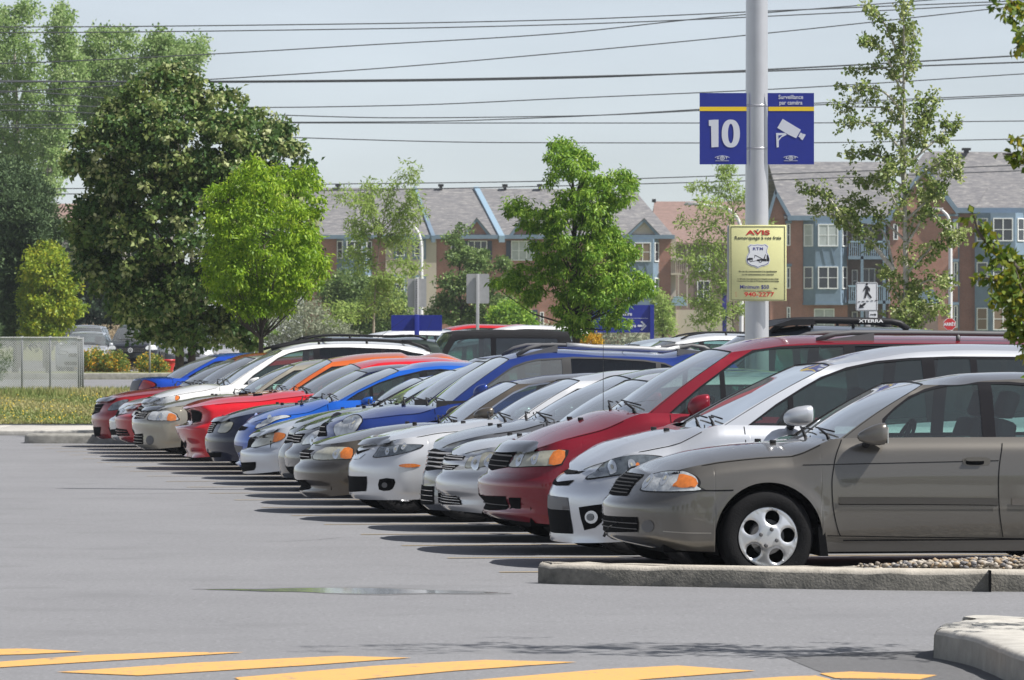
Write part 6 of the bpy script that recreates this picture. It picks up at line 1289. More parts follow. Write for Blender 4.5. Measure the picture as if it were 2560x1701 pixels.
# ---------------------------------------------------------------- the row of cars (outlines in photo pixels, converted to metres on each car's own plane)
def z3(pts, x0, y0, f): return [(x0+f*a, y0+f*b) for a, b in pts]
zA = lambda *p: z3(p, 940, 820, .20339); zB = lambda *p: z3(p, 820, 780, .35714); zC = lambda *p: z3(p, 580, 960, .19127)
zD = lambda *p: z3(p, 540, 820, .19492); zE = lambda *p: z3(p, 860, 1040, .1913); zF = lambda *p: z3(p, 1180, 1000, .26786)
zG = lambda *p: z3(p, 210, 860, .19133); zH = lambda *p: z3(p, 430, 900, .19129); zR = lambda *p: z3(p, 1380, 820, .20339)
z1 = lambda *p: z3(p, 1440, 820, .47458); zS = lambda *p: z3(p, 1500, 1100, .26271); zT = lambda *p: z3(p, 2000, 900, .35714)
ROW = 'cars parked nose out along the front row'
CN = [(0, 0)]
GV = [GLG]*4
sen = Car('sedan_car', 'grey-brown compact sedan nearest the camera behind the gravel island, amber marker in its headlight', 'car', (.14, .131, .118), .6, 0, 1525, group=ROW, L=4.5, W=.855, w0=.93, wb=2.535,
    nose=zS((400, 1010), (150, 945), (112, 885), (118, 800), (98, 700), (100, 600), (122, 570), (170, 530), (240, 420), (310, 322)),
    hood=zS((310, 320), (350, 270))+z1((330, 745), (470, 690), (640, 640), (900, 604), (1150, 588)), ws=z1((1212, 570), (1740, 285)), ap=z1((1390, 578), (1830, 300)),
    roof=z1((1900, 262), (2050, 240), (2300, 232)), rim='cap', bump_frac=.55, doors=(1.43, 2.50, 3.35), bpil=2.44, drop=.085, hz=.80, glass=[GLG, GLG],
    dlo=z1((1600, 604), (1612, 480), (1680, 420), (1760, 362), (1850, 322), (1950, 298), (2100, 286), (2300, 284))+zT((1568, 160))+[(2740, 965), (2770, 1000), (2740, 1104)]+z1((2200, 600)),
    mirp=(2188, 1089), mirs=(.105, .075), mprof=[(-1.0, .15), (-.9, .35), (-.5, .62), (0, .85), (.5, .98), (.8, .97), (.97, .8), (1, 0)], gap_px=[zT((290, 560), (255, 660), (232, 780), (224, 880), (235, 1050), (265, 1190), (285, 1235)), zT((1415, 585), (1395, 750), (1390, 900), (1398, 1080), (1420, 1240)), zT((190, 1232), (700, 1240), (1568, 1252))],
    lamps=[dict(p=zS((405, 492), (418, 430), (470, 345), (560, 307), (700, 288), (820, 303), (915, 345), (957, 395), (950, 445), (922, 492)), a=zS((762, 335), (840, 345), (915, 378), (905, 455), (695, 450), (740, 400)), r=[(1623, 1203, .05), (1665, 1198, .045)])],
    front_p=[dict(n='grille', p=[(0, 1184)]+zS((428, 330), (255, 535))+[(0, 1241)], slats=6, sm=GREYP, sw=.004), dict(n='lower_grille', p=[(0, 1292)]+zS((360, 735), (362, 878))+[(0, 1334)], slats=2, sm=GREYP),
             dict(n='fog_light_recess', c=False, p=z3([(math.cos(a), math.sin(a)) for a in np.linspace(0, 6.283, 17)[:-1]], 1620, 1316, 15.5), m=GREYP)],
    lines=[dict(p=zS((930, 483), (1140, 483), (1270, 480)), w=.008), dict(p=zT((20, 737), (700, 722), (1390, 706)), w=.005), dict(n='fender_crease_light', p=zS((600, 870), (820, 885), (1060, 888)), w=.007, m=gp((.3, .28, .25))),  # creases painted as strips: dark for shade, paler for the lit edge
           dict(n='side_moulding', p=zT((272, 985), (800, 986), (1385, 992)), w=.045, o=.014, m=gp((.05, .047, .043), .2)), dict(p=zT((272, 1008), (800, 1009), (1385, 1014)), w=.012, o=.004), dict(n='side_moulding', p=zT((1480, 992), (1568, 993), (1900, 996)), w=.045, o=.014, m=gp((.11, .10, .09), .3))])  # dark strip below the moulding paints the shade of its underside
Car('minivan', 'silver compact minivan second from the camera, with black mesh lower grille and round fog lamp', 'minivan', (.60, .62, .66), .55, 1, 1384, group=ROW, L=4.6, W=.875, w0=.93, wb=2.75, type='van', belt=.98,
    nose=zF((800, 1325), (762, 1308), (800, 1250), (776, 1000), (780, 900), (820, 800), (880, 720)), hood=zF((950, 655), (1000, 590), (1150, 480), (1300, 400), (1500, 335), (1790, 270))+z1((600, 520)),
    ws=z1((645, 512), (1290, 188)), ap=[(1800, 1062)]+z1((1340, 200)), roof=z1((1480, 130), (1700, 95), (2000, 85), (2360, 90)), rim='seven', drop=.10, crease=.012, doors=(1.25, 2.42, 3.35),
    dlo=z1((815, 570), (900, 510), (1050, 402), (1200, 312), (1300, 258), (1440, 208), (1600, 175), (1780, 158), (2000, 150), (2360, 152))+[(2800, 893), (2860, 900), (2870, 1030)]+z1((2360, 470), (1700, 505), (1200, 540)), qwin=1.60, bpil=2.62, glass=[GLG, GLG, GLG],
    mirp=(2000, 1042), mirs=(.115, .072), mirc=gp((.60, .62, .66), .55),
    lamps=[dict(p=zF((1068, 747), (1120, 690), (1220, 600), (1320, 548), (1480, 520), (1640, 515), (1800, 535), (1780, 590), (1650, 640), (1460, 692), (1300, 717)), m=LENSD, r=[(1533, 1169, .055), (1580, 1163, .035)], a=zF((1530, 600), (1560, 595), (1560, 660), (1530, 665)))],
    front_p=[dict(n='grille', p=[(0, 1178)]+zF((1060, 668), (1000, 690))+[(0, 1187)], s=0), dict(n='grille_slot', p=[(0, 1207)]+zF((960, 750), (900, 800))+[(0, 1216)]), dict(n='plate_recess', p=[(0, 1241)]+zF((895, 912), (912, 1025))+[(0, 1275)], m=GREYP),
             dict(n='lower_grille', p=[(0, 1275)]+zF((912, 1028), (945, 1250))+[(0, 1335)]), dict(n='fog_light_housing', c=False, p=zF((1000, 1003), (1120, 985), (1290, 965), (1255, 1060), (1210, 1145), (1150, 1195), (1052, 1218), (1020, 1110))),
             dict(n='fog_light', c=False, o=.012, m=REFL, p=z3([(math.cos(a), math.sin(a)) for a in np.linspace(0, 6.283, 17)[:-1]], 1481, 1293, 16)), dict(n='fog_lens', c=False, o=.016, m=LENSD, p=z3([(math.cos(a), math.sin(a)) for a in np.linspace(0, 6.283, 17)[:-1]], 1479, 1293, 9))])
Car('minivan', 'dark red minivan with a smoked hood deflector and roof rails', 'minivan', (.20, .006, .018), .3, 2, 1209, group=ROW, L=5.05, W=.95, w0=1.0, wb=3.0, type='van', belt=1.0, wr=.325,
    nose=zF((240, 1105), (150, 1050), (160, 1035), (205, 1000), (122, 890), (108, 800), (115, 742), (200, 690), (225, 620), (260, 540)), hood=zF((305, 485), (520, 355), (700, 265), (1000, 165), (1210, 100)),
    ws=[(1528, 1024)]+zR((1955, 265)), ap=zR((1150, 1040), (2200, 300)), roof=z1((740, 110), (900, 65), (1100, 42), (1400, 38), (1800, 40), (2300, 46)), crown=.06, rim='ten', drop=.10, doors=(1.30, 2.45, 3.55), defl=.75, deflh=.07,
    dlo=z1((440, 477), (540, 392), (640, 312), (830, 178), (940, 118), (1080, 98), (1240, 90), (1600, 84), (2000, 84))+[(2600, 861), (2840, 865), (2870, 1040)]+z1((2000, 490), (1200, 488), (700, 482)), qwin=1.72, bpil=2.72, rpil=3.9, glass=[GLG, GLG, GLD, GLD],
    mirp=(1746, 1016), mirs=(.09, .085), ant=(1.05, 1.0, 1.05, 1.75, .6), rails=dict(x=(2.5, 4.7), h=.055, r=.02, posts=(.5,), m=GREYP, ends=True),
    lamps=[dict(p=zF((345, 630), (380, 560), (425, 502), (600, 482), (760, 472), (885, 468), (900, 492), (855, 580), (805, 615), (560, 627)), m=LENSY, a=zF((765, 490), (868, 480), (832, 597), (718, 602)), r=[(1300, 1151, .05), (1338, 1148, .045)])],
    front_p=[dict(p=[(0, 1128)]+zF((400, 520), (335, 630))+[(0, 1177)], slats=3, sm=GREYP), dict(n='lower_grille', p=[(0, 1240)]+zF((318, 900), (322, 1030))+[(0, 1277)], slats=1, sm=GREYP), dict(n='fog_recess', c=False, p=zF((345, 912), (458, 915), (452, 1020), (345, 1028)))])
Car('sedan_car', 'pale silver-mauve sedan with rounded yellowed headlight, left of the dark red minivan', 'car', (.56, .56, .57), .5, 3, 1100, group=ROW, L=4.8, W=.87, w0=1.0, wb=2.7, wr=.315,
    nose=zE((1400, 1230), (1340, 1175), (1365, 1050), (1262, 960), (1265, 860), (1292, 790), (1370, 720), (1362, 620), (1420, 545)), hood=zE((1450, 500), (1550, 420), (1750, 330), (2091, 270))+[(1310, 1083), (1345, 1079)],
    ws=[(1372, 1074)]+zR((1010, 640)), ap=[(1450, 1076)]+zR((1220, 665)), roof=zR((1200, 575), (1450, 545))+[(1760, 928)], drop=.08, rim='seven',
    lamps=[dict(p=zE((1590, 680), (1600, 610), (1660, 540), (1780, 500), (1900, 470), (2000, 490), (2035, 540), (1990, 620), (1850, 665), (1700, 682)), m=LENSY, r=[(1190, 1157, .06), (1222, 1152, .05)])],
    front_p=[dict(p=[(0, 1138)]+zE((1590, 530), (1560, 580))+[(0, 1152)], slats=2, sm=CHR), dict(n='grille', p=[(0, 1163)]+zE((1510, 640), (1420, 705))+[(0, 1175)], slats=2, sm=CHR), dict(n='lower_grille', p=[(0, 1240)]+zE((1460, 1040), (1530, 1110), (1540, 1165))+[(0, 1262)], slats=3, sm=LENS)])
Car('sedan_car', 'grey metallic sedan with wide chrome grille, squeezed between two silver sedans', 'car', (.16, .165, .18), .6, 4, 1064, group=ROW, L=4.55, W=.88, w0=.88, wb=2.6, wr=.315,
    nose=zE((1150, 1230), (1075, 1185), (1070, 1100), (1075, 1000), (1085, 920), (1090, 800), (1105, 735), (1150, 680), (1168, 600), (1176, 500)), hood=zE((1200, 430), (1280, 340), (1400, 272), (1550, 215), (1750, 160), (2091, 100))+[(1285, 1055)],
    ws=[(1318, 1048)]+zR((800, 590)), ap=[(1392, 1052)]+zR((970, 630)), roof=zR((970, 555), (1200, 510), (1560, 487)), drop=.05, rim='ten',
    lamps=[dict(p=zE((1440, 620), (1460, 520), (1560, 440), (1700, 400), (1800, 420), (1700, 560), (1560, 620)))],
    front_p=[dict(p=[(0, 1122)]+zE((1430, 490), (1300, 700))+[(0, 1177)], slats=4, sm=CHR, sw=.016), dict(n='lower_grille', p=[(0, 1215)]+zE((1180, 920), (1180, 1160))+[(0, 1262)], slats=3, sm=CHR), dict(n='side_grille', c=False, p=zE((1235, 930), (1340, 1000), (1350, 1130), (1240, 1140)), slats=2)])
Car('sedan_car', 'white-silver sedan with smoked headlight and oval orange side marker', 'car', (.66, .67, .69), .4, 5, 880, group=ROW, L=4.7, W=.89, w0=.95, wb=2.68, wr=.315,
    nose=zE((160, 1085), (118, 1055), (115, 1000), (118, 880), (103, 790), (103, 740), (110, 650), (150, 580), (210, 490), (250, 410)), hood=zE((310, 375), (480, 275), (560, 250), (800, 190), (1100, 122), (1500, 80))+zA((1440, 1150)),
    ws=zA((1400, 1115))+[(1422.7, 948)], ap=zA((1690, 1145))+zR((340, 655)), roof=zR((450, 580), (750, 530), (1000, 520), (1300, 520)), drop=.06, rim='five', bump_frac=.66, defl=.72, deflh=.05, crease=.01,
    lamps=[dict(p=zE((378, 545), (430, 460), (520, 400), (780, 375), (1000, 375), (1040, 395), (930, 450), (750, 500), (560, 537)), m=LENSD, r=[(970, 1130, .03), (990, 1124, .032), (1012, 1117, .03)]),
           dict(n='side_marker', p=z3([(27*math.cos(a), 5*math.sin(a)) for a in np.linspace(0, 6.283, 13)[:-1]], 1024, 1164.6, 1), m=AMB, b=AMB)],
    front_p=[dict(n='lower_grille', p=[(0, 1190)]+zE((300, 792), (290, 985))+[(0, 1230)]), dict(n='fog_light_housing', c=False, s=2, p=zE((465, 830), (655, 825), (655, 920), (600, 975), (460, 965))), dict(n='fog_light', c=False, o=.01, m=GREYP, p=z3([(math.cos(a), math.sin(a)) for a in np.linspace(0, 6.283, 13)[:-1]], 963, 1213, 7)),
             dict(n='grille', p=[(0, 1128)]+zE((380, 425), (300, 455))+[(0, 1136)], m=DRK), dict(n='grille_lip', p=[(0, 1140)]+zE((290, 490), (200, 565))+[(0, 1148)], m=CHR)])
Car('sedan_car', 'taupe sedan with rusty spot on its windscreen pillar and orange-ended headlight', 'car', (.10, .085, .068), .55, 6, 742, group=ROW, L=4.45, W=.85, w0=.93, wb=2.5,
    nose=zC((1000, 1480), (915, 1410), (960, 1330), (862, 1250), (848, 1150), (870, 1075), (935, 1020), (950, 900), (1050, 850)), hood=zC((1080, 790), (1200, 740), (1400, 680), (1673, 615))+zE((500, 140), (1100, 84)),
    ws=zA((790, 1160), (1620, 665)), ap=zA((1030, 1155), (1750, 690)), roof=zA((1850, 620), (2100, 580), (2360, 565))+[(1480, 932)], drop=.075, trim=CHR, mirs=(.10, .062), mirp=(1212, 1037),
    dlo=zA((1170, 1135), (1400, 990), (1560, 880), (1700, 790), (1900, 705), (2100, 672), (2360, 665))+[(1500, 956), (1560, 962), (1600, 1000), (1600, 1048)]+zA((1700, 1150)), bpil=2.45,
    lamps=[dict(p=zC((1070, 992), (1130, 880), (1230, 832), (1400, 826), (1540, 832), (1592, 862), (1572, 972), (1500, 988)), m=LENSY, a=zC((1475, 845), (1580, 858), (1560, 975), (1422, 965)), r=[(840, 1136, .045)])],
    front_p=[dict(p=[(0, 1124)]+zC((1080, 870), (1030, 980))+[(0, 1148)], slats=2), dict(n='lower_grille', p=[(0, 1200)]+zC((960, 1260), (1010, 1380))+[(0, 1226)])],
    lines=[dict(p=zC((1590, 985), (1673, 990)), w=.01)])
Car('wagon', 'dark blue tall wagon with silver-barred roof rails and blue mirror', 'car', (.012, .035, .19), .35, 7, 790, group=ROW, L=4.45, W=.88, w0=.9, wb=2.63, type='suv', wr=.325, belt=1.06,
    nose=[(800, 1200), (795, 1140), (792, 1101), (806, 1090), (815, 1063)], hood=zC((1290, 485), (1400, 420), (1673, 360))+zA((0, 985), (300, 945), (500, 948)),
    ws=zA((640, 945), (1530, 360)), ap=zA((860, 950), (1640, 390)), roof=zA((1800, 280), (2000, 255), (2300, 262))+zR((500, 290), (900, 298), (1300, 318)), rt=(4.02, 1.49), rb=(4.38, 1.08), drop=.09, trim=M('charcoal_trim', (.05, .05, .052), .6, spec=.15),
    dlo=zA((1040, 950), (1180, 830), (1400, 670), (1600, 530), (1700, 470), (1850, 415), (2000, 382), (2360, 362))+zR((280, 355), (700, 365), (1150, 392), (1400, 430), (1530, 490), (1620, 560), (1600, 640), (300, 640)), mirp=(1203, 981), mirs=(.075, .075), bpil=2.42, rpil=3.33, glass=[GLS, GLD, GLD],
    rails=dict(x=(1.95, 3.95), h=.06, r=.02, posts=(), m=GREYP, bar=(.2, .82), ends=True), ant=(3.0, 1.45, 3.3, 1.8, -.3),
    lamps=[dict(p=z3([(40, 830), (55, 790), (120, 745), (190, 715), (235, 730), (243, 775), (205, 830), (150, 862), (60, 880)], 820, 780, .35714), r=[(886, 1058, .06)])],
    front_p=[dict(p=[(0, 1060)]+zC((1290, 500), (1240, 690))+[(0, 1092)], slats=2)])
Car('sedan_car', 'charcoal hatchback with clear headlight and chrome-barred grille, left of the dark blue wagon', 'car', (.05, .052, .057), .5, 8, 718, group=ROW, L=4.6, W=.88, w0=.93, wb=2.69, type='suv', wr=.33,
    nose=zC((860, 1200), (800, 1170), (740, 1070), (725, 980), (735, 900), (762, 870), (840, 800), (852, 690), (900, 620)), hood=zC((960, 590), (1060, 520), (1250, 440), (1500, 375), (1673, 345))+[(960, 1013)],
    ws=[(1012, 1009), (1195, 905)], ap=[(1060, 1010), (1235, 905)], roof=[(1290, 885), (1400, 876), (1500, 876)], drop=.06,
    lamps=[dict(p=zC((915, 797), (960, 720), (1060, 640), (1200, 590), (1215, 640), (1180, 720), (1100, 765), (1000, 792)), r=[(782, 1102, .05), (800, 1092, .04)])],
    front_p=[dict(p=[(0, 1085)]+zC((960, 650), (890, 770))+[(0, 1108)], slats=3), dict(n='lower_grille', p=[(0, 1166)]+zC((800, 1080), (840, 1160))+[(0, 1185)])])
Car('sedan_car', 'olive-black sedan with chrome-edged nose, left of the charcoal hatchback', 'car', (.035, .037, .036), .5, 9, 701, group=ROW, L=4.6, W=.87, w0=.93, wb=2.65,
    nose=zC((700, 1230), (665, 1190), (650, 1100), (635, 970), (650, 880), (700, 800), (780, 690), (790, 620)), hood=zC((830, 570), (900, 500), (1050, 430), (1300, 360), (1673, 300))+[(940, 1014)],
    ws=zA((130, 952), (930, 520)), ap=zA((230, 945), (1020, 545)), roof=zA((1050, 495), (1150, 465), (1340, 428), (1500, 415)), drop=.06,
    lamps=[dict(p=zC((830, 700), (900, 620), (980, 570), (1000, 620), (900, 700)))], front_p=[dict(p=[(0, 1085)]+zC((850, 670), (790, 760))+[(0, 1108)], slats=2)])
Car('sedan_car', 'small silver sedan with hood deflector and amber-cornered headlight, right of the bright blue hatchback', 'car', (.60, .63, .68), .5, 10, 606, group=ROW, L=4.53, W=.85, w0=.93, wb=2.6,
    nose=zC((230, 1200), (175, 1180), (165, 1140), (150, 1040), (135, 1000), (138, 900), (150, 872), (235, 835), (258, 740)), hood=zC((285, 690), (440, 575), (800, 462), (1100, 392), (1350, 342), (1600, 310)),
    ws=[(925, 1012)]+zA((490, 615)), ap=[(985, 1010)]+zA((580, 642)), roof=zA((650, 600), (800, 560))+[(1200, 925)], drop=.06, defl=.85, deflh=.05,
    lamps=[dict(p=zC((245, 830), (290, 760), (400, 690), (560, 646), (680, 648), (705, 680), (650, 730), (500, 790), (320, 832)), m=LENSY, a=zC((565, 648), (685, 652), (698, 690), (640, 740), (535, 765)))],
    front_p=[dict(p=[(0, 1095)]+zC((310, 730), (260, 830))+[(0, 1120)]), dict(n='lower_grille', p=[(0, 1155)]+zC((310, 1020), (310, 1095), (290, 1130))+[(0, 1178)])])
Car('hatchback', 'bright blue hatchback with black corner window, between the navy sedan and small silver sedan', 'car', (.006, .10, .50), .25, 11, 590, group=ROW, L=4.0, W=.85, w0=.85, wb=2.45, type='suv', belt=.95,
    nose=zH((900, 1400), (850, 1350), (905, 1320), (865, 1190), (835, 1080), (860, 990), (900, 920), (940, 870)), hood=zH((990, 820), (1100, 735), (1350, 640), (1600, 592), (1780, 548)),
    ws=zD((1370, 905), (2240, 515)), ap=zD((1560, 935), (2350, 555)), roof=zA((270, 498), (500, 432), (800, 410), (1200, 425)), crown=.05, drop=.10, mirp=(919, 1003), mirs=(.075, .045), qwin=1.52,
    dlo=zD((1535, 1050), (1680, 920), (1820, 830), (2100, 700), (2360, 615))+zA((300, 590), (600, 520), (800, 505), (900, 512))+[(1190, 935), (1230, 960), (1240, 1010)]+zA((300, 1000)),
    lamps=[dict(p=zH((1085, 905), (1150, 830), (1300, 750), (1450, 722), (1560, 745), (1350, 800), (1180, 880)), r=[(675, 1047, .05)])],
    front_p=[dict(p=[(0, 1064)]+zH((1000, 880), (950, 920))+[(0, 1076)]), dict(n='lower_grille', p=[(0, 1112)]+zH((920, 1130), (920, 1200))+[(0, 1130)], m=GREYP)])
Car('sedan_car', 'navy sedan with rectangular headlight and smoked hood deflector, right of the bright red coupe', 'car', (.006, .010, .035), .15, 12, 517, group=ROW, L=4.38, W=.865, w0=.87, wb=2.51,
    nose=zH((560, 1330), (510, 1240), (470, 1180), (455, 1080), (460, 1000), (490, 960), (520, 880)), hood=zH((560, 805), (700, 725), (900, 655), (1200, 592), (1620, 557)),
    ws=zD((1110, 955), (1800, 550)), ap=zD((1440, 905), (1940, 577)), roof=zD((2000, 500), (2200, 478), (2360, 468))+[(1080, 912)], drop=.07, defl=.62, deflh=.055,
    lamps=[dict(p=zH((600, 950), (630, 880), (665, 820), (800, 815), (790, 880), (760, 922), (700, 958)), m=LENSY)],
    front_p=[dict(p=[(0, 1056)]+zH((600, 830), (530, 950))+[(0, 1082)], slats=5, sm=CHR, sw=.008), dict(n='lower_grille', p=[(0, 1130)]+zH((650, 1210), (640, 1270))+[(0, 1142)])])
Car('coupe_car', 'bright red muscle coupe with square recessed lamp and shovel nose', 'car', (.55, .008, .018), .05, 13, 444, group=ROW, L=5.0, W=.95, w0=.98, wb=2.95, type='coupe', wr=.345, Ln=.4, p=3.2,
    nose=zH((260, 1275), (182, 1270), (240, 1240), (190, 1140), (180, 1090), (125, 1020), (85, 930), (75, 870), (150, 852), (255, 800), (245, 680), (200, 650)), hood=zH((150, 635), (200, 600), (300, 565), (450, 525), (700, 483), (1050, 455), (1450, 405)),
    ws=zD((1010, 805), (1730, 465)), ap=zD((1260, 850), (1850, 520)), roof=zD((1850, 440), (2050, 400), (2360, 385))+zA((700, 362), (1100, 380)), drop=.075, crease=.02, nomirror=True,
    lamps=[dict(p=zH((245, 668), (360, 668), (372, 800), (262, 815)), m=DRK)],
    front_p=[dict(n='grille', p=[(0, 1030)]+zH((240, 690), (250, 800))+[(0, 1052)]), dict(n='lower_grille', p=[(0, 1105)]+zH((170, 1050), (190, 1120))+[(0, 1120)])], lines=[dict(n='hood_vent', p=zH((1060, 462), (1180, 450)), w=.03, m=DRK)])
Car('hatchback', 'orange hatchback, only its cabin showing behind the red coupe', 'car', (.62, .12, .015), .3, 14, 486, group=ROW, L=4.3, W=.87, w0=.9, wb=2.6, type='suv',
    nose=[(500, 1120), (488, 1090), (486, 1060), (500, 1030), (515, 1012)], hood=[(520, 1008), (560, 992), (620, 984), (660, 978)], ws=zD((730, 795), (1410, 405)), ap=zD((930, 795), (1490, 440)),
    roof=zD((1600, 370), (2000, 325), (2360, 315))+zA((300, 330), (500, 345)), crown=.05, drop=.06, rt=(3.55, 1.36), rb=(4.15, 1.0))
Car('sedan_car', 'beige compact sedan with hood deflector and amber-cornered headlight, left of the red coupe', 'car', (.36, .335, .27), .45, 15, 334, group=ROW, L=4.5, W=.855, w0=.93, wb=2.535,
    nose=zG((790, 1380), (700, 1340), (680, 1290), (685, 1170), (652, 1100), (650, 1020), (690, 965), (760, 900)), hood=zG((850, 870), (950, 820), (1100, 770), (1400, 710))+zH((300, 490), (730, 445)),
    ws=zD((240, 845), (940, 470)), ap=zD((490, 822), (1010, 490)), roof=zD((1100, 430), (1400, 400), (1700, 395)), drop=.075, defl=.75, deflh=.045, bump_frac=.55,
    lamps=[dict(p=zG((838, 1000), (860, 920), (950, 877), (1100, 877), (1190, 905), (1232, 955), (1212, 1003)), a=zG((1110, 912), (1195, 930), (1200, 1000), (1085, 1000)), r=[(400, 1043, .05)])],
    front_p=[dict(p=[(0, 1028)]+zG((850, 905), (790, 975))+[(0, 1046)], slats=3), dict(n='lower_grille', p=[(0, 1084)]+zG((770, 1172), (775, 1310))+[(0, 1110)], slats=3, sm=LENSY), dict(n='fog_light_recess', c=False, p=z3([(.8*math.cos(a), math.sin(a)) for a in np.linspace(0, 6.283, 17)[:-1]], 375, 1101, 12), m=GREYP)])
Car('sport_utility_car', 'white crossover with black roof rack and hood deflector', 'car', (.76, .76, .75), .05, 16, 333, group=ROW, L=4.6, W=.9, w0=.92, wb=2.66, type='suv', wr=.34, belt=1.03,
    nose=zG((700, 1200), (660, 1130), (650, 1000), (690, 920), (760, 820)), hood=zG((790, 770), (880, 700), (1000, 640), (1300, 560), (1568, 520)),
    ws=zD((30, 720), (790, 280)), ap=zD((150, 735), (850, 295)), roof=zD((1000, 215), (1200, 185), (1700, 172), (2360, 200))+zA((600, 225), (800, 250)), crown=.05, rt=(4.12, 1.50), rb=(4.5, 1.06), drop=.09, defl=.8, deflh=.06,
    dlo=zD((325, 745), (470, 610), (600, 525), (800, 385), (950, 320), (1100, 285), (1400, 252), (1700, 248), (2360, 272))+zA((450, 300), (590, 320), (640, 420))+zD((2400, 740)), qwin=1.6, bpil=2.52, rpil=3.45, glass=[GLG, GLG, GLD, GLD],
    rails=dict(x=(1.9, 4.15), h=.05, r=.02, posts=(.3, .6), m=BLK, cross=(.35, .85)), ant=(3.4, 1.6, 3.9, 1.95, .2),
    lamps=[dict(p=zG((905, 790), (960, 722), (1100, 687), (1235, 680), (1245, 725), (1130, 765), (1000, 790)), a=zG((1195, 690), (1240, 686), (1240, 725), (1195, 740)), am=AMB)],
    front_p=[dict(p=[(0, 1012)]+zG((800, 830), (720, 930))+[(0, 1036)], slats=2), dict(n='lower_grille', p=[(0, 1068)]+zG((700, 1110), (710, 1160))+[(0, 1085)])])
Car('sedan_car', 'low red sedan tucked left of the white crossover, hood deflector fitted', 'car', (.42, .010, .016), .15, 17, 290, group=ROW, L=4.4, W=.85, w0=.9, wb=2.5,
    nose=zG((560, 1290), (480, 1255), (440, 1150), (425, 1050), (415, 990), (430, 945), (520, 905)), hood=zG((575, 850), (650, 800), (760, 770))+[(420, 994), (470, 985)], ws=[(515, 977), (640, 900)], ap=[(560, 978), (665, 905)], roof=[(720, 892), (800, 888)], drop=.06, defl=.6, deflh=.04,
    lamps=[dict(p=zG((625, 945), (650, 890), (750, 835), (770, 880), (700, 940)))], front_p=[dict(p=[(0, 1036)]+zG((590, 905), (530, 920))+[(0, 1041)]), dict(n='lower_grille', p=[(0, 1068)]+zG((560, 1120), (600, 1200))+[(0, 1088)], slats=2, sm=gp((.42, .016, .022), .3))])
Car('sedan_car', 'silver sedan mostly hidden between the two red sedans at the far end of the row', 'car', (.58, .6, .62), .5, 18, 276, group=ROW, L=4.4, W=.85, w0=.9, wb=2.5,
    nose=zG((420, 1260), (370, 1235), (372, 1190), (350, 1090), (345, 1000), (370, 970), (430, 935)), hood=zG((460, 850), (560, 770), (800, 705))+[(420, 985), (455, 975)], ws=[(485, 962), (610, 893)], ap=[(530, 962), (640, 897)], roof=[(700, 884), (780, 880)], drop=.07,
    front_p=[dict(p=[(0, 1025)]+zG((470, 870), (440, 930))+[(0, 1038)]), dict(n='lower_grille', p=[(0, 1072)]+zG((475, 1110), (480, 1190))+[(0, 1086)])], lamps=[dict(p=zG((500, 880), (530, 830), (600, 800), (620, 830), (560, 890)))])
Car('coupe_car', 'dark red coupe at the far end of the row, black deflector over its nose', 'car', (.27, .006, .012), .2, 19, 231, group=ROW, L=4.8, W=.89, w0=.98, wb=2.85, type='coupe',
    nose=zG((260, 1260), (170, 1220), (150, 1180), (135, 1080), (110, 1000), (118, 930), (150, 890), (165, 790)), hood=zG((205, 755), (380, 668), (650, 610), (900, 578), (1180, 550)),
    ws=zG((1200, 548))+zD((180, 398)), ap=[(500, 961)]+zD((250, 412)), roof=zD((350, 342), (600, 318), (900, 318)), drop=.08, defl=.8, deflh=.05, bump_frac=.6,
    lamps=[dict(p=zG((312, 872), (340, 820), (400, 770), (480, 740), (590, 730), (520, 800), (440, 862)), m=LENSD)],
    front_p=[dict(p=[(0, 1010)]+zG((270, 785), (190, 900))+[(0, 1036)], slats=2, sm=GREYP), dict(n='lower_grille', p=[(0, 1066)]+zG((222, 1085), (215, 1200))+[(0, 1090)]), dict(n='side_intake', c=False, p=zG((320, 1090), (440, 1100), (440, 1180), (350, 1170)))])
# the blue coupe backed into the last stall: its tail shows where the others show a nose
Car('coupe_car', 'blue coupe backed in at the far end, its red tail lamp showing', 'car', (.006, .06, .42), .2, 20, 327, group='cars parked tail out at the far end', L=4.5, W=.87, w0=1.0, wb=2.6, type='coupe',
    nose=[(345, 1110), (330, 1060), (327, 1000), (328, 975), (334, 955)], hood=[(336, 948), (365, 944), (400, 942)], ws=[(409, 942), (522, 890)], ap=[(450, 946), (545, 893)], roof=[(575, 883), (620, 882), (680, 886)], drop=.03, nowiper=True, nomirror=True, crown=.05,
    lamps=[dict(n='tail_light', p=zG((715, 605), (735, 540), (775, 475), (850, 480), (945, 520), (915, 570)), m=REDL, b=DRK), ], front_p=[dict(n='rear_garnish', p=[(0, 952)]+zG((760, 470), (700, 605))+[(0, 976)], m=GREYP)])

L1 = sen.local(1536, 1309, -.45); L2 = sen.local(1521, 1318, -.45); L3 = sen.local(1514, 1331, -.45)
MB().tube([(L1[0]+.03, -.40, L1[1]), (L2[0], -.45, L2[1]), (L3[0], -.45, L3[1])], [.005, .005, .005], 6).tube([(L3[0], -.45, L3[1]), (L3[0]-.012, -.45, L3[1]-.03)], .010, 6).build('block_heater_plug', BLK, sen.root, True)
a1 = sen.local(2048, 1314, -.84); a2 = sen.local(2062, 1390, -.84)
MB().prism([(a1[0]-.01, a1[1]), (a1[0]+.03, a1[1]), (a2[0]+.02, a2[1]), (a2[0]-.035, a2[1])], -.86, -.66).build('mud_flap', DRK, sen.root)
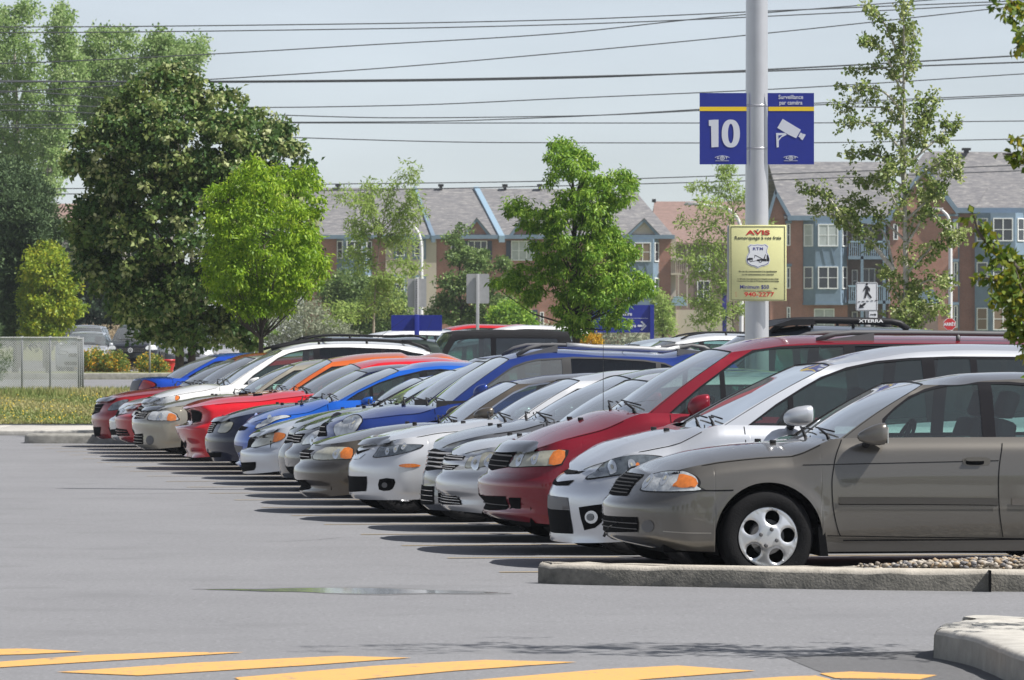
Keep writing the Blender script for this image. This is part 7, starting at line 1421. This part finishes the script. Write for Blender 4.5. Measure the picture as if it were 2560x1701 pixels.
# ---------------------------------------------------------------- cars of the second row and beyond
SED = dict(nose=[(.05, .2), (.0, .45), (.02, .58), (.10, .70)], hood=[(.13, .73), (.4, .84), (.7, .90), (1.0, .93)], ws=[(1.1, .95), (1.85, 1.36)], ap=[(1.32, .93), (2.0, 1.34)], roof=[(2.2, 1.41), (2.6, 1.44), (3.0, 1.43)],
           lamps=[dict(p=[(.45, .62), (.5, .74), (.95, .78), (1.3, .74), (1.2, .64)])], front_p=[dict(p=[(0, .66), (.36, .66), (.34, .54), (0, .54)], slats=2), dict(n='lower_grille', p=[(0, .38), (.5, .38), (.5, .26), (0, .26)])])
SUVT = dict(type='suv', W=.91, L=4.6, wr=.345, nose=[(.08, .24), (.0, .5), (.02, .75), (.08, .88)], hood=[(.12, .93), (.4, 1.02), (.7, 1.06), (1.0, 1.08)], ws=[(1.08, 1.1), (1.75, 1.58)], ap=[(1.28, 1.08), (1.9, 1.56)], roof=[(2.1, 1.65), (2.6, 1.70), (3.6, 1.68)],
            lamps=[dict(p=[(.45, .78), (.5, .92), (1.0, .95), (1.25, .9), (1.15, .8)])], front_p=[dict(p=[(0, .86), (.4, .86), (.38, .68), (0, .68)], slats=3), dict(n='lower_grille', p=[(0, .5), (.5, .5), (.5, .36), (0, .36)])])
G2 = 'cars parked in the second row behind'
def second(tmpl, label, col, px, d, metal=.5, dz=0, rz=TH, grp=G2, cat='car', name='sedan_car', scale=None, **kw):
    t = dict(tmpl); t.update(kw)
    if scale:
        sx, sz_ = scale
        for k_ in ('nose', 'hood', 'ws', 'ap', 'roof'): t[k_] = [(a*sx, b_*sz_) for a, b_ in t[k_]]
    wx = t['ws'][1][0]; X = (px-1280)/F*d; loc = (X-wx*math.cos(rz), d-wx*math.sin(rz), tz_(d)+dz)
    return Car(name, label, cat, col, metal, None, None, loc, rz, grp, **t)
second(SUVT, 'dark green-black off-road wagon behind the white crossover', (.02, .03, .025), 700, 88, .4, name='sport_utility_car', rails=dict(x=(2.0, 4.1), h=.05, r=.018, posts=(.4,)))
second(SUVT, 'tall white van roof showing left of the blue board', (.74, .75, .77), 905, 108, .1, name='van', cat='van', scale=(1.0, 1.1))
second(SUVT, 'dark grey wagon between the white crossover and the black off-roader', (.09, .10, .12), 1100, 99, .5, name='sport_utility_car', rails=dict(x=(2.0, 4.1), h=.05, r=.018))
second(SED, 'navy sedan roof just left of the dark blue wagon', (.02, .03, .11), 1190, 84, .5)
second(SUVT, 'silver-white wagon right of the middle tree', (.70, .71, .73), 1650, 86, .3, name='wagon', scale=(1.0, 1.03), rails=dict(x=(2.0, 4.1), h=.04, r=.015))
second(SUVT, 'pale blue-grey car roof left of the silver-white wagon', (.45, .52, .6), 1565, 97, .4, name='wagon')
second(SED, 'dark car roof glimpsed beneath the middle tree', (.05, .05, .06), 1418, 112, .4, scale=(1, 1.08))
second(SUVT, 'steel-grey off-road wagon with tall black roof rack behind the red minivan', (.10, .12, .15), 1845, 63, .5, name='sport_utility_car', scale=(1.0, 1.055), L=4.35, rails=dict(x=(2.05, 3.68), h=.085, r=.038, posts=(.3, .6), ends=False))
x5 = [o for o in C.objects if o.get('label', '').startswith('steel-grey off-road')][0]
t_ = text('XTERRA', .05, 3.2, 1.842, -.60, SW, x5, name='rack_lettering', bold=.001, sx=1.55); MB().prism([(2.0, 1.78), (2.25, 1.86), (2.5, 1.87), (2.55, 1.80)], -.66, .66).build('wind_deflector', BLK, x5)
# boxy black off-roader with hard top
JK = (.016, .016, .018)
jeep = Car('off_road_car', 'boxy black hard-top off-roader with upright windscreen, in the middle', 'car', (.02, .02, .023), .1, None, None, ((1113-1280)/F*90-1.62, 90-.25, 0), TH, G2, type='suv', W=.80, L=3.85, wr=.38, w0=.62, wb=2.42, tum=.06, crown=.03,
    nose=[(.02, .5), (.0, .6), (.0, .9), (.02, 1.08)], hood=[(.05, 1.14), (.4, 1.17), (.8, 1.19), (1.1, 1.2)], ws=[(1.30, 1.22), (1.60, 1.76)], ap=[(1.36, 1.2), (1.67, 1.75)], roof=[(1.8, 1.80), (2.5, 1.82), (3.3, 1.815)], rt=(3.62, 1.79), rb=(3.75, 1.22), bpil=2.35, rpil=3.45, pillar=.10, toptrim=.10, cpil=.2, glass=[GLG, GLD, GLD],
    lamps=[dict(p=[(.42, .82), (.52, .94), (.64, .82), (.52, .72)])], front_p=[dict(p=[(0, 1.0), (.36, 1.0), (.36, .74), (0, .74)], slats=5)], drop=.02, ant=(1.2, 1.2, 1.5, 2.0, .6))
HT = M('matte_black_hardtop', (.018, .018, .02), .85, spec=.12, bump=.3, bscale=200)
for o in jeep.root.children:
    if o.name.split('.')[0] in ('roof', 'cabin_pillars', 'window_ledge', 'hood', 'body_shell', 'front_door'): o.data.materials[0] = HT
# beyond the lot
second(SUVT, 'bright red van roof beyond the off-roader', (.5, .015, .02), 1108, 151, .1, name='van', cat='van', scale=(1, 1.12), grp='far vehicles beyond the lot', W=.95)
second(SUVT, 'white van roof beside the red van roof beyond the off-roader', (.75, .75, .74), 1228, 147, .05, name='van', cat='van', scale=(1, 1.10), grp='far vehicles beyond the lot', W=.95)
R90 = rad(90); FG = 'cars parked nose forward beyond the road'
def facing(tmpl, label, col, px, d, z, name='sedan_car', **kw):
    t = dict(tmpl); t.update(kw); X = (px-1280)/F*d; return Car(name, label, 'car', col, .4, None, None, (X, d, z), rad(88), FG, **t)
vw = facing(SUVT, 'black car facing the camera behind the flowering bushes, round white badge', (.012, .013, .017), 326, 189, .60, name='sport_utility_car', W=.93, Ln=.35, p=3.2)
e_ = MB(); A = ell(0, .77, .088, .088); B_ = ell(0, .77, .070, .070); v = [(-.035, a, b_) for a, b_ in A+B_]; e_.add(v, [(i, (i+1) % 28, 28+(i+1) % 28, 28+i) for i in range(28)])
for pa in (((-.035, .84), (0, .775), (.035, .84)), ((-.062, .805), (-.03, .705), (0, .765), (.03, .705), (.062, .805))): e_.tube([(-.035, a, b_) for a, b_ in pa], .009, 6)
e_.build('round_badge', SW, vw.root)
facing(SED, 'silver sedan facing the camera at the fence corner', (.5, .52, .55), 200, 187, .60)
facing(SUVT, 'grey van facing the camera behind the silver sedan', (.3, .31, .34), 196, 197, .60, name='van', scale=None)
facing(SED, 'grey car standing behind the big maple trunk', (.3, .31, .33), 470, 190, .60)
facing(SED, 'pale car right of the big maple trunks, under the yellow-green tree', (.5, .5, .52), 575, 192, .60)
# red bin, steel post
d = 181; r = empty('plastic_bin', ((418-1280)/F*d, d, .62)); tag(r, 'red tapered bin beside the big maple trunk', 'bin'); q = MB(); q.lathe([(.0, .0), (.17, .0), (.30, .42), (.28, .42), (.16, .03), (.0, .03)], 24, axis='z'); q.build('tub', M('red_plastic', (.5, .02, .03), .4), r, True, sharp=40); q = MB(); q.lathe([(.29, .40), (.33, .40), (.335, .45), (.30, .455)], 24, axis='z'); q.build('rim', M('red_plastic_rim', (.55, .03, .04), .4), r, True)
d = 176; r = empty('steel_post', ((374-1280)/F*d, d, tz_(d))); tag(r, 'thin steel post between the flowering bushes', 'post'); MB().tube([(0, 0, -.1), (0, 0, 1.12)], .035, 8).build('post', FNP, r, True)
# trees behind the photographer: they are what the paint and side windows mirror
for i, (x, y, s_) in enumerate([(-26, -22, 1), (-14, -30, 1.2), (-3, -26, .9), (8, -31, 1.25), (19, -24, 1), (31, -29, 1.2), (42, -20, 1.1), (-38, -18, 1.2), (50, -6, 1.1), (12, -22, .7)]):
    rs = np.random.RandomState(60+i); r = empty('street_tree', (x, y, 0)); tag(r, 'leafy tree behind the photographer, number %s along the street' % ['one', 'two', 'three', 'four', 'five', 'six', 'seven', 'eight', 'nine', 'ten'][i], 'tree', 'street trees behind the photographer')
    MB().tube([(0, 0, -.1), (.05, 0, 2), (0, .1, 5*s_)], [.18*s_, .14*s_, .05], 8).build('trunk', bark((.09, .075, .06)), r, True)
    u = rs.normal(0, 1, (260, 3)); u /= np.linalg.norm(u, axis=1)[:, None]; c_ = u*rs.uniform(.3, 1, (260, 1))**.5*np.array([2.9, 2.9, 3.3])*s_+np.array([0, 0, 5.2*s_])
    v, f, rn = leaves(c_, rs, 16, .6, .5, .4, .3); mk('crown', v, f, LC, r, False, None, None, rn)
# young tree just outside the right edge whose shadow lies across the foreground
rs = np.random.RandomState(77); r = empty('young_tree', (3.12, 27.2, .14)); tag(r, 'slim young tree on the corner island, just outside the right edge', 'tree'); MB().tube([(0, 0, 0), (.02, 0, 1.5), (0, 0, 3.4)], [.035, .028, .01], 8).build('trunk', bark((.09, .075, .06)), r, True)
u = rs.normal(0, 1, (150, 3)); c_ = u*np.array([.26, .30, 1.0])+np.array([.05, 0, 2.4]); v, f, rn = leaves(c_, rs, 14, .10, .07, .05, .3); mk('crown', v, f, LC, r, False, None, None, rn)
# ---------------------------------------------------------------- summer haze
hm = bpy.data.materials.new('summer_haze'); hm.use_nodes = True; t = hm.node_tree; t.nodes.clear(); o_ = t.nodes.new('ShaderNodeOutputMaterial'); pv = t.nodes.new('ShaderNodeVolumePrincipled')
pv.inputs['Color'].default_value = (.86, .92, 1, 1); pv.inputs['Density'].default_value = .0002; pv.inputs['Anisotropy'].default_value = .3; t.links.new(pv.outputs[0], o_.inputs['Volume'])
tag(MB().box((-320, -60, -1.1), (320, 470, 34)).build('haze', hm), kind='stuff')
